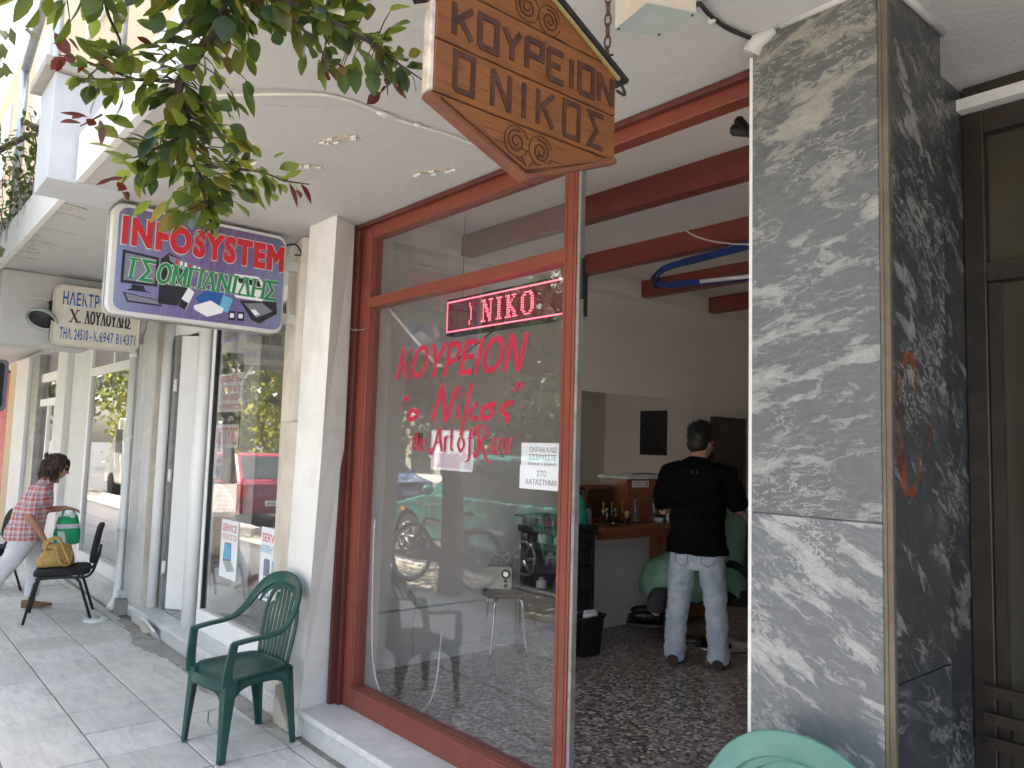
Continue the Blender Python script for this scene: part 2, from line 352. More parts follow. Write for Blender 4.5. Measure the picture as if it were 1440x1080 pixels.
def m_spray(name, col):
    m, n, l, b = nmat(name); out = n["Material Output"]
    v = coord(n, l, 'World'); b.inputs['Base Color'].default_value = (*col, 1); b.inputs['Roughness'].default_value = .6
    f = ramp(n, l, noise_n(n, l, v, 16, 9, .75), [(.42, (0, 0, 0)), (.68, (.5, .5, .5))])
    t = n.new("ShaderNodeBsdfTransparent"); mx = n.new("ShaderNodeMixShader"); l.new(f, mx.inputs[0]); l.new(t.outputs[0], mx.inputs[1]); l.new(b.outputs[0], mx.inputs[2]); l.new(mx.outputs[0], out.inputs[0])
m_spray('orange_paint', (.42, .085, .015)); m_spray('pink_paint', (.45, .045, .07)); m_spray('black_spray', (.015, .015, .018))
def m_abstract():
    m, n, l, b = nmat('abstract_print')
    v = coord(n, l, 'Object')
    c = ramp(n, l, noise_n(n, l, v, 5, 5, .6, 3.5), [(.4, (.012, .012, .013)), (.6, (.04, .04, .04)), (.75, (.2, .2, .2))])
    l.new(c, b.inputs['Base Color']); b.inputs['Roughness'].default_value = .6
m_abstract()

# ------------------------------------------------------------------ builders
class MB:
    def __init__(s): s.v = []; s.f = []; s.sm = []
    def add(s, vs, fs, smooth=False):
        o = len(s.v); s.v += [tuple(p) for p in vs]
        for f in fs: s.f.append(tuple(i + o for i in f)); s.sm.append(smooth)
        return s
    def box(s, x0, x1, y0, y1, z0, z1, M=None):
        vs = [Vector((x, y, z)) for z in (z0, z1) for y in (y0, y1) for x in (x0, x1)]
        if M is not None: vs = [M @ v for v in vs]
        return s.add(vs, [(0, 2, 3, 1), (4, 5, 7, 6), (0, 1, 5, 4), (2, 6, 7, 3), (0, 4, 6, 2), (1, 3, 7, 5)])
    def cbox(s, c, d, M=None):
        return s.box(c[0]-d[0]/2, c[0]+d[0]/2, c[1]-d[1]/2, c[1]+d[1]/2, c[2]-d[2]/2, c[2]+d[2]/2, M)
    def prism(s, poly, ax, t0, t1, M=None):
        # poly: 2-D points; ax: axis of extrusion ('x','y','z'); the 2-D plane keeps the remaining axes in order
        def P(p, t): 
            q = {'x': (t, p[0], p[1]), 'y': (p[0], t, p[1]), 'z': (p[0], p[1], t)}[ax]
            return M @ Vector(q) if M is not None else Vector(q)
        n = len(poly)
        vs = [P(p, t0) for p in poly] + [P(p, t1) for p in poly]
        fs = [tuple(range(n - 1, -1, -1)), tuple(range(n, 2 * n))] + [(i, (i + 1) % n, n + (i + 1) % n, n + i) for i in range(n)]
        return s.add(vs, fs)
    def rings(s, rings, smooth=True, cap=True, closed=False):
        n = len(rings[0]); vs = [p for r in rings for p in r]; fs = []
        m = len(rings)
        for i in range(m if closed else m - 1):
            a, b = i * n, ((i + 1) % m) * n
            for j in range(n): fs.append((a + j, a + (j + 1) % n, b + (j + 1) % n, b + j))
        s.add(vs, fs, smooth)
        if cap and not closed:
            o = len(s.v) - len(vs)
            s.f.append(tuple(o + j for j in range(n - 1, -1, -1))); s.sm.append(False)
            s.f.append(tuple(o + (m - 1) * n + j for j in range(n))); s.sm.append(False)
        return s
    def tube(s, pts, r, n=10, closed=False, cap=True, sy=1.0, ref=None, smooth=True):
        pts = [Vector(p) for p in pts]; m = len(pts)
        rs = r if isinstance(r, (list, tuple)) else [r] * m
        rg = []; prev = None
        for i, p in enumerate(pts):
            a = pts[i - 1] if (i > 0 or closed) else p; b = pts[(i + 1) % m] if (i < m - 1 or closed) else p
            t = (b - a); t = t.normalized() if t.length > 1e-9 else Vector((0, 0, 1))
            if ref is not None: u = Vector(ref)
            elif prev is None: u = Vector((0, 0, 1)) if abs(t.z) < .9 else Vector((1, 0, 0))
            else: u = prev
            u = (u - t * u.dot(t)); u = u.normalized() if u.length > 1e-6 else t.orthogonal().normalized()
            prev = u; v = t.cross(u); q = rs[i]
            qu, qv = q if isinstance(q, (tuple, list)) else (q, q * sy)
            rg.append([p + u * (qu * math.cos(k * 2 * math.pi / n)) + v * (qv * math.sin(k * 2 * math.pi / n)) for k in range(n)])
        return s.rings(rg, smooth, cap, closed)
    def cyl(s, p0, p1, r0, r1=None, n=16, smooth=True):
        return s.tube([p0, p1], [r0, r0 if r1 is None else r1], n, smooth=smooth)
    def sweep(s, pts, w, t, side, closed=False):
        # rectangular band along pts: width w along 'side' vector (fn or vec), thickness t across
        pts = [Vector(p) for p in pts]; m = len(pts); rg = []
        for i, p in enumerate(pts):
            a = pts[i - 1] if (i > 0 or closed) else p; b = pts[(i + 1) % m] if (i < m - 1 or closed) else p
            tg = (b - a).normalized(); sd_ = Vector(side(i) if callable(side) else side)
            sd_ = (sd_ - tg * sd_.dot(tg)).normalized(); nn = tg.cross(sd_)
            ww = w[i] if isinstance(w, (list, tuple)) else w; tt = t[i] if isinstance(t, (list, tuple)) else t
            c = .25
            prof = [(-.5, -.5 + c), (-.5 + c * tt / max(ww, 1e-6), -.5), (.5 - c * tt / max(ww, 1e-6), -.5), (.5, -.5 + c), (.5, .5 - c), (.5 - c * tt / max(ww, 1e-6), .5), (-.5 + c * tt / max(ww, 1e-6), .5), (-.5, .5 - c)]
            rg.append([p + sd_ * (q[0] * ww) + nn * (q[1] * tt) for q in prof])
        return s.rings(rg, True, True, closed)
    def lathe(s, prof, c=(0, 0, 0), n=20, smooth=True, M=None):
        rg = []
        for r, z in prof:
            rg.append([Vector((c[0] + r * math.cos(k * 2 * math.pi / n), c[1] + r * math.sin(k * 2 * math.pi / n), c[2] + z)) for k in range(n)])
        if M is not None: rg = [[M @ p for p in r_] for r_ in rg]
        return s.rings(rg, smooth)
    def ell(s, c, r, n=14, m=9, M=None):
        prof = []
        rg = []
        for i in range(m + 1):
            th = -math.pi / 2 + math.pi * i / m; cr = max(math.cos(th), .02)
            ring = [Vector((r[0] * cr * math.cos(k * 2 * math.pi / n), r[1] * cr * math.sin(k * 2 * math.pi / n), r[2] * math.sin(th))) for k in range(n)]
            if M is not None: ring = [M @ p for p in ring]
            rg.append([p + Vector(c) for p in ring])
        return s.rings(rg)
    def text(s, body, O, U, V, w, h, depth=.0015, shear=0, bold=0, mirror=False, space=1.0):
        # flat lettering: glyph outlines, thickened by 'bold', filled by the non-zero rule
        c = bpy.data.curves.new('t', 'FONT'); c.body = body; c.fill_mode = 'NONE' if 'NONE' in [i.identifier for i in c.bl_rna.properties['fill_mode'].enum_items] else c.fill_mode
        c.dimensions = '2D'; c.fill_mode = 'NONE'; c.shear = shear; c.resolution_u = 3; c.space_character = space
        o = bpy.data.objects.new('t', c); COL.objects.link(o); bpy.context.view_layer.update()
        me = bpy.data.meshes.new_from_object(o.evaluated_get(bpy.context.evaluated_depsgraph_get()))
        co = [v.co.xy.copy() for v in me.vertices]; nx = {}
        for e in me.edges:
            i, j = e.vertices; nx.setdefault(i, []).append(j); nx.setdefault(j, []).append(i)
        bpy.data.objects.remove(o); bpy.data.curves.remove(c); bpy.data.meshes.remove(me)
        loops = []; seen = set()
        for i in range(len(co)):
            if i in seen: continue
            lp = [i]; seen.add(i); cur = i
            while True:
                q = [k for k in nx[cur] if k not in seen]
                if not q: break
                cur = cur + 1 if cur + 1 in q else q[0]; seen.add(cur); lp.append(cur)
            loops.append(lp)
        ar = lambda lp: sum(co[lp[k - 1]].x * co[lp[k]].y - co[lp[k]].x * co[lp[k - 1]].y for k in range(len(lp)))
        def inside(p, lp):
            t = False
            for k in range(len(lp)):
                a, b_ = co[lp[k - 1]], co[lp[k]]
                if (a.y > p.y) != (b_.y > p.y) and p.x < (b_.x - a.x) * (p.y - a.y) / (b_.y - a.y) + a.x: t = not t
            return t
        if bold:
            nc = list(co)
            bb = [(min(co[i].x for i in q), max(co[i].x for i in q)) for q in loops]
            for li, lp in enumerate(loops):
                n = len(lp); p_ = co[lp[0]]
                dep = sum(1 for j, q in enumerate(loops) if j != li and bb[j][0] < p_.x < bb[j][1] and abs(ar(q)) > abs(ar(lp)) and inside(p_, q))
                sg = (1 if ar(lp) > 0 else -1) * (-1 if dep % 2 else 1)
                for k in range(n):
                    p0, p1, p2 = co[lp[k - 1]], co[lp[k]], co[lp[(k + 1) % n]]; d1 = (p1 - p0); d2 = (p2 - p1)
                    if d1.length < 1e-6 or d2.length < 1e-6: continue
                    d1.normalize(); d2.normalize(); t = d1 + d2
                    if t.length < .2: continue
                    t.normalize(); nc[lp[k]] = p1 + Vector((t.y, -t.x)) * (sg * bold / max(.45, t.dot(d1)))
            co = nc
        ed = [(lp[k - 1], lp[k]) for lp in loops for k in range(len(lp))]
        r = delaunay_2d_cdt(co, ed, [], 0, 1e-6)
        A = np.array([co[i] for i, j in ed]); Bq = np.array([co[j] for i, j in ed]); P2 = r[0]; tri = []
        for f in r[2]:
            x = sum(P2[i].x for i in f) / len(f); y = sum(P2[i].y for i in f) / len(f)
            up_ = (A[:, 1] <= y) & (Bq[:, 1] > y); dn = (A[:, 1] > y) & (Bq[:, 1] <= y)
            cr = (Bq[:, 0] - A[:, 0]) * (y - A[:, 1]) - (x - A[:, 0]) * (Bq[:, 1] - A[:, 1])
            if int((up_ & (cr > 0)).sum()) - int((dn & (cr < 0)).sum()) != 0: tri.append(tuple(f))
        xs = [p.x for p in co]; ys = [p.y for p in co]; x0, x1, y0, y1 = min(xs), max(xs), min(ys), max(ys)
        O = Vector(O); U = Vector(U); V = Vector(V); N = U.cross(V)
        s.add([O + U * ((p.x - x0) / (x1 - x0) * w) + V * ((p.y - y0) / (y1 - y0) * h) + N * depth for p in P2], tri)
        return s
    def stroke(s, pts, O, U, V, wd, depth=.0015, closed=False, n0=0):
        O = Vector(O); U = Vector(U); V = Vector(V); N = U.cross(V)
        P = [Vector((p[0], p[1], 0)) for p in pts]; m = len(P); L = []; Rr = []
        for i, p in enumerate(P):
            a = P[i - 1] if (i > 0 or closed) else None; b = P[(i + 1) % m] if (i < m - 1 or closed) else None
            d1 = (p - a).normalized() if a is not None else (b - p).normalized(); d2 = (b - p).normalized() if b is not None else d1
            t = (d1 + d2); t = t.normalized() if t.length > 1e-6 else d1
            nn = Vector((-t.y, t.x, 0)); k = max(.5, t.dot(d1))
            ww = (wd[i] if isinstance(wd, (list, tuple)) else wd) / 2 / k
            L.append(p + nn * ww); Rr.append(p - nn * ww)
        rg = []
        def W(q, d): return O + U * q.x + V * q.y + N * (d)
        for i, (a, b) in enumerate(zip(L, Rr)): e_ = depth * (1 + .006 * i); rg.append([W(a, n0), W(b, n0), W(b, n0 + e_), W(a, n0 + e_)])
        return s.rings(rg, False, True, closed)
    def bm(s):
        b = bmesh.new(); vs = [b.verts.new(v) for v in s.v]; b.verts.ensure_lookup_table()
        for f, sm in zip(s.f, s.sm):
            try:
                ff = b.faces.new([vs[i] for i in f]); ff.smooth = sm
            except ValueError: pass
        bmesh.ops.recalc_face_normals(b, faces=b.faces)
        return b
    def build(s, name, mat, parent=None, bevel=0, seg=2, label=None, smooth=None):
        b = s.bm(); off = Vector((0, 0, 0)); q = parent
        while q is not None: off += q.location; q = q.parent
        if off.length > 0: bmesh.ops.translate(b, verts=b.verts, vec=-off)
        me = bpy.data.meshes.new(name); b.to_mesh(me); b.free()
        if smooth is not None:
            for p in me.polygons: p.use_smooth = smooth
        me.materials.append(MATS[mat])
        o = bpy.data.objects.new(name, me); COL.objects.link(o)
        if parent is not None: o.parent = parent
        if bevel:
            md = o.modifiers.new('bevel', 'BEVEL'); md.width = bevel; md.segments = seg; md.limit_method = 'ANGLE'; md.angle_limit = R(40); md.harden_normals = False
        if label: o['label'] = label
        return o
def thing(name, label, cat, loc=(0, 0, 0), group=None):
    o = bpy.data.objects.new(name, None); COL.objects.link(o); o.location = loc; o.empty_display_size = .1
    return tag(o, label, cat, group)
def tag(o, label, cat, group=None, kind=None):
    o['label'] = label; o['category'] = cat
    if group: o['group'] = group
    if kind: o['kind'] = kind
    return o
def struct(o): o['kind'] = 'structure'; return o
def copy_tree(o, parent=None):
    c = o.copy(); COL.objects.link(c)
    if parent is not None: c.parent = parent
    for ch in list(o.children): copy_tree(ch, c)
    return c
def remesh(mb, name, mat, parent, voxel=.012, it=6, wr=0, wscale=14, wstretch=(1, 1, 1), label=None):
    # joins overlapping closed shapes into one continuous skin
    b = mb.bm(); me = bpy.data.meshes.new('t'); b.to_mesh(me); b.free()
    o = bpy.data.objects.new('t', me); COL.objects.link(o)
    m = o.modifiers.new('r', 'REMESH'); m.mode = 'VOXEL'; m.voxel_size = voxel
    m2 = o.modifiers.new('s', 'SMOOTH'); m2.factor = .5; m2.iterations = it
    dg = bpy.context.evaluated_depsgraph_get(); res = bpy.data.meshes.new_from_object(o.evaluated_get(dg))
    bpy.data.objects.remove(o); bpy.data.meshes.remove(me)
    off = Vector((0, 0, 0)); q = parent
    while q is not None: off += q.location; q = q.parent
    ns = [v.normal.copy() for v in res.vertices]
    for v, nn in zip(res.vertices, ns):
        if wr:
            p = Vector((v.co.x * wstretch[0], v.co.y * wstretch[1], v.co.z * wstretch[2])) * wscale
            v.co += nn * (noise.noise(p) * wr + noise.noise(p * 2.3) * wr * .5)
        v.co -= off
    for p in res.polygons: p.use_smooth = True
    res.name = name; res.materials.clear(); res.materials.append(MATS[mat])
    o = bpy.data.objects.new(name, res); COL.objects.link(o)
    if parent is not None: o.parent = parent
    if label: o['label'] = label
    return o
def rrect(x0, x1, y0, y1, r, n=5):
    pts = []
    for cx_, cy_, a0 in ((x1 - r, y0 + r, -90), (x1 - r, y1 - r, 0), (x0 + r, y1 - r, 90), (x0 + r, y0 + r, 180)):
        for i in range(n + 1):
            a = R(a0 + 90 * i / n); pts.append((cx_ + r * math.cos(a), cy_ + r * math.sin(a)))
    return pts
def arc(cx_, cy_, r, a0, a1, n=16, ry=None):
    return [(cx_ + r * math.cos(R(a0 + (a1 - a0) * i / n)), cy_ + (ry or r) * math.sin(R(a0 + (a1 - a0) * i / n))) for i in range(n + 1)]
def crom(pts, k=6, closed=False):
    P = [Vector(p) for p in pts]; n = len(P); out = []
    for i in range(n if closed else n - 1):
        p0 = P[(i - 1) % n] if (closed or i > 0) else P[0]; p1 = P[i]; p2 = P[(i + 1) % n]; p3 = P[(i + 2) % n] if (closed or i + 2 < n) else P[-1]
        for j in range(k):
            t = j / k
            out.append(.5 * ((2 * p1) + (p2 - p0) * t + (2 * p0 - 5 * p1 + 4 * p2 - p3) * t * t + (3 * p1 - p0 - 3 * p2 + p3) * t ** 3))
    if not closed: out.append(P[-1])
    return out
OCT = [(.28, 0), (.72, 0), (1, .28), (1, .72), (.72, 1), (.28, 1), (0, .72), (0, .28), (.28, 0)]
SQO = [(0, 0), (1, 0), (1, 1), (0, 1), (0, 0)]
ROU = [(.5 + .5 * math.cos(a * math.pi / 8), .5 + .5 * math.sin(a * math.pi / 8)) for a in range(17)]
GL = {'K': [[(0, 0), (0, 1)], [(1, 1), (0.05, .42)], [(.3, .58), (1, 0)]], 'O': [ROU], 'Q': [SQO], 'Y': [[(0, 1), (.5, .48)], [(1, 1), (.5, .48)], [(.5, .5), (.5, 0)]],
      'P': [[(0, 0), (0, 1)], [(0, 1), (1, 1), (1, .48), (0, .48)]], 'E': [[(0, 0), (0, 1)], [(0, 1), (1, 1)], [(0, .5), (.8, .5)], [(0, 0), (1, 0)]],
      'I': [[(.5, 0), (.5, 1)]], 'N': [[(0, 0), (0, 1)], [(0, 1), (1, 0)], [(1, 0), (1, 1)]], 'S': [[(1, 1), (0, 1), (.55, .5), (0, 0), (1, 0)]],
      'T': [[(0, 1), (1, 1)], [(.5, 0), (.5, 1)]], 'M': [[(0, 0), (0, 1)], [(0, 1), (.5, .2), (1, 1)], [(1, 1), (1, 0)]], 'p': [[(0, 0), (0, 1)], [(0, 1), (1, 1)], [(1, 1), (1, 0)]],
      'A': [[(0, 0), (.5, 1)], [(.5, 1), (1, 0)], [(.22, .36), (.8, .36)]], 'D': [[(0, 0), (.5, 1)], [(.5, 1), (1, 0)], [(0, 0), (1, 0)]], 'L': [[(0, 0), (.5, 1)], [(.5, 1), (1, 0)]],
      'H': [[(0, 0), (0, 1)], [(1, 0), (1, 1)], [(0, .5), (1, .5)]], 'X': [[(0, 0), (1, 1)], [(0, 1), (1, 0)]], '.': [[(.4, 0), (.4, .12)]]}
def letters(mb, s, O, U, V, w, h, wd, depth=.0015, serif=0, gap=.28, narrow='I.', thin=None, n0=0):
    O = Vector(O); U = Vector(U).normalized(); V = Vector(V).normalized()
    ws = [.28 if c in narrow else (.5 if c == ' ' else 1.0) for c in s]
    tot = sum(ws) + gap * (len(s) - 1); un = w / tot; x = 0
    jit = 0
    for c, cw in zip(s, ws):
        if c != ' ':
            for st in GL[c]:
                jit = (jit + 1) % 5; dp = depth * (1 + .07 * jit)
                pts = [(x + p[0] * cw * un, p[1] * h) for p in st]
                horiz = len(pts) == 2 and (abs(pts[0][1] - pts[1][1]) < 1e-6 or (thin and pts[1][1] > pts[0][1] and abs(pts[0][0] - pts[1][0]) > 1e-6))
                mb.stroke(pts, O, U, V, (thin or wd) if horiz else wd, dp, n0=n0)
                if serif and len(pts) == 2 and abs(pts[0][1] - pts[1][1]) > h * .4:
                    for p in pts:
                        if p[1] < h * .02 or p[1] > h * .98: mb.stroke([(p[0] - wd * serif, p[1]), (p[0] + wd * serif, p[1])], O, U, V, wd * .45, depth * (.82 + .02 * jit), n0=n0)
        x += (cw + gap) * un
    return mb
X_, Y_, Z_ = Vector((1, 0, 0)), Vector((0, 1, 0)), Vector((0, 0, 1))

# ------------------------------------------------------------------ ground, road, pavement
g = MB(); g.box(-320, 320, -320, 320, -.6, -.13); struct(g.build('ground', 'asphalt'))
g = MB(); g.box(-60, 40, -9.2, -1.55, -.5, -.118); struct(g.build('road', 'asphalt'))
g = MB(); g.box(-60, 40, -22, -9.4, -.5, -.02); struct(g.build('far_pavement', 'kerb_stone'))
g = MB(); g.box(-60, 40, -1.55, -.42, -.5, -.022)
o = struct(g.build('earth_strip', 'earth'))
g = MB()
for x in range(-40, 20): g.box(x * 1.0, x * 1.0 + .985, -.55, -.40, -.4, .006)
for x in range(-40, 20): g.box(x * 1.0, x * 1.0 + .985, -1.68, -1.55, -.4, .0)
struct(g.build('kerb', 'kerb_stone', bevel=.012))
g = MB(); g.box(-40, 20, -.40, 2.3, -.4, -.009); struct(g.build('pavement_bed', 'grout'))
def pavement():
    rnd = random.Random(3)
    me = bpy.data.meshes.new('pavement'); b = bmesh.new(); cl = b.loops.layers.color.new('tint')
    def slab(poly, z, col, tx, ty):
        cx_ = sum(p[0] for p in poly) / len(poly); cy_ = sum(p[1] for p in poly) / len(poly)
        def H(p): return z + tx * (p[0] - cx_) + ty * (p[1] - cy_)
        ins = [(cx_ + (p[0] - cx_) * .985, cy_ + (p[1] - cy_) * .985) for p in poly]
        bt = [b.verts.new((p[0], p[1], -.05)) for p in poly]; md = [b.verts.new((p[0], p[1], H(p) - .004)) for p in poly]; tp = [b.verts.new((p[0], p[1], H(p))) for p in ins]
        n = len(poly); fs = [b.faces.new(tp)]
        for i in range(n):
            fs.append(b.faces.new((bt[i], bt[(i + 1) % n], md[(i + 1) % n], md[i]))); fs.append(b.faces.new((md[i], md[(i + 1) % n], tp[(i + 1) % n], tp[i])))
        for f in fs:
            for lp in f.loops: lp[cl] = (*col, 1)
    xs = [-6.87 + .41 * k for k in range(-60, 26)]; ys = [1.11 + .4075 * k for k in range(-4, 3)]
    for i in range(len(xs) - 1):
        for j in range(len(ys)):
            x0, x1 = xs[i] + .006 + .003 * rnd.random(), xs[i + 1] - .006 - .003 * rnd.random(); y0 = ys[j] + .005; y1 = (ys[j + 1] if j + 1 < len(ys) else ys[j] + .41) - .006
            if j == len(ys) - 1 and -7.6 < x0 < -4.5: y1 = 1.915 - .02 * rnd.random()
            if j == len(ys) - 1: y1 = min(y1, 2.0)
            if j == len(ys) - 2 + 1 and False: continue
            v = .78 + .3 * rnd.random(); col = (v, v * (.985 + .02 * rnd.random()), v * (.96 + .04 * rnd.random()))
            z = (rnd.random() - .5) * .004; tx, ty = (rnd.random() - .5) * .008, (rnd.random() - .5) * .008
            q = [(x0, y0), (x1, y0), (x1, y1), (x0, y1)]
            near = -9 < x0 < -4 and y0 > 1.0
            if rnd.random() < (.10 if near else .04):
                a, c = .25 + .5 * rnd.random(), .25 + .5 * rnd.random(); g_ = .003
                if rnd.random() < .5:
                    xa, xc = x0 + (x1 - x0) * a, x0 + (x1 - x0) * c
                    slab([(x0, y0), (xa - g_, y0), ((xa + xc) / 2 + .02, (y0 + y1) / 2), (xc - g_, y1), (x0, y1)], z, col, tx, ty)
                    slab([(xa + g_, y0), (x1, y0), (x1, y1), (xc + g_, y1), ((xa + xc) / 2 + .02 + 2 * g_, (y0 + y1) / 2)], z - .003, col, -tx, ty)
                else:
                    ya, yc = y0 + (y1 - y0) * a, y0 + (y1 - y0) * c
                    slab([(x0, y0), (x1, y0), (x1, yc - g_), ((x0 + x1) / 2, (ya + yc) / 2 - .03), (x0, ya - g_)], z, col, tx, ty)
                    slab([(x0, ya + g_), ((x0 + x1) / 2, (ya + yc) / 2 - .03 + 2 * g_), (x1, yc + g_), (x1, y1), (x0, y1)], z - .003, col, tx, -ty)
            else: slab(q, z, col, tx, ty)
    bmesh.ops.recalc_face_normals(b, faces=b.faces); b.to_mesh(me); b.free(); me.materials.append(MATS['pavement_slab'])
    o = bpy.data.objects.new('pavement', me); COL.objects.link(o); struct(o)
pavement()
# rough mortar strip along the foot of the step
g = MB(); rr = random.Random(5)
pts = []; n = 60
for i in range(n + 1):
    x = -7.6 + 3.3 * i / n; pts.append((x, 1.925 + .035 * rr.random() - .10 * math.exp(-((x + 6.6) / .35) ** 2) - .06 * math.exp(-((x + 5.2) / .3) ** 2)))
poly = pts + [(-4.3, 2.03), (-7.6, 2.03)]
g.prism(poly, 'z', -.03, .006); struct(g.build('mortar_strip', 'concrete'))

# ------------------------------------------------------------------ the building with the barber shop
B = thing('shop_building', 'pale plastered arcade building with red framed shop window and marble clad column', 'building', (-2.8, 2.1, 0))
CE = 2.93; FL = .15
def canopy():
    m = MB()
    m.box(-30, 4, .82, 2.246, CE, 3.10); m.box(-1.32, 4, 2.247, 3.05, CE, 3.10)
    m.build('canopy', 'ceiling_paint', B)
    m = MB(); m.box(-30, -4.78, .785, .818, CE - .015, 3.16); m.box(-4.38, 4, .785, .818, CE - .015, 3.16)
    rr = random.Random(8)
    fa = m.build('fascia', 'white_paint', B)
    for k in range(26):                                     # dirt runs on the fascia edge
        m = MB(); x = -7.3 + 2.6 * rr.random(); h = .03 + .1 * rr.random() ** 2; wd = .01 + .025 * rr.random()
        m.prism([(x, 3.158), (x + wd, 3.158), (x + wd * .7, 3.158 - h), (x + wd * .3, 3.158 - h * .8)], 'y', .7815 + .0001 * k, .7846); m.build('dirt_streak', 'concrete', fa)
    for k in range(16):                                     # weathered tongues creeping in from the edge of the soffit
        x = -7.0 + 2.5 * rr.random(); L = .05 + .13 * rr.random(); wd = .03 + .07 * rr.random(); m = MB(); q = [(x - wd, .822)]
        for i in range(9):
            a = i / 8; q.append((x - wd + 2 * wd * a + .03 * math.sin(math.pi * a), .826 + L * math.sin(math.pi * a) ** 2 * (.7 + .5 * rr.random())))
        m.prism(q + [(x + wd, .822)], 'z', CE - .0016 - .0004 * k, CE - .0006); m.build('soffit_stain', 'soffit_dirt', B)
    m = MB(); m.box(-30, 4, .822, 2.09, 3.103, 3.2); m.build('balcony_floor', 'concrete', B)
    m = MB(); m.box(-30, 4, 2.1, 9, 3.34, 9.2); m.build('upper_wall', 'cream_wall', B)
    for k in range(7):
        x = -28 + k * 4.1
        for z in (4.3, 7.0): m = MB(); m.box(x, x + 1.1, 2.06, 2.098, z, z + 1.5); m.build('upper_shutter', 'white_paint', B)
    # broken plaster patches on the soffit
    for (x, y, sx, sy, a) in ((-2.97, 1.49, .10, .022, 20), (-2.98, 2.02, .12, .02, 25), (-3.35, 1.55, .06, .01, 60), (-2.2, 1.55, .05, .012, 10)):
        m = MB(); rr2 = random.Random(int(x * 100)); pl = []
        for i in range(14):
            t = 2 * math.pi * i / 14; r = .6 + .6 * rr2.random(); c, s_ = math.cos(t) * sx * r, math.sin(t) * sy * r
            pl.append((x + c * math.cos(R(a)) - s_ * math.sin(R(a)), y + c * math.sin(R(a)) + s_ * math.cos(R(a))))
        m.prism(pl, 'z', CE - .004, CE - .0006); m.build('plaster_scar', 'stain', B)
        m = MB()
        for i in range(6):
            px, py = pl[i * 2]; m.prism([(px, py), (px + .03, py + .01), (px + .012, py + .026)], 'z', CE - .014, CE - .006)
        m.build('plaster_flake', 'plaster', B)
    # hairline cracks
    m = MB(); rr2 = random.Random(4)
    for (x, y, dx, dy, n) in ((-2.85, 1.12, .03, .035, 9), (-3.6, 1.45, .035, .03, 8), (-2.3, 1.3, .045, .02, 8), (-1.9, 1.7, .04, -.02, 7), (-.75, 2.2, .05, .03, 9), (-.6, 1.9, .05, .01, 8)):
        p = [(x, y)]
        for i in range(n): p.append((p[-1][0] + dx * (.6 + .8 * rr2.random()) + (rr2.random() - .5) * .03, p[-1][1] + dy + (rr2.random() - .5) * .04))
        m.stroke(p, (0, 0, CE - .001), X_, Y_, .0025, .0006)
    m.build('ceiling_crack', 'stain', B)
canopy()

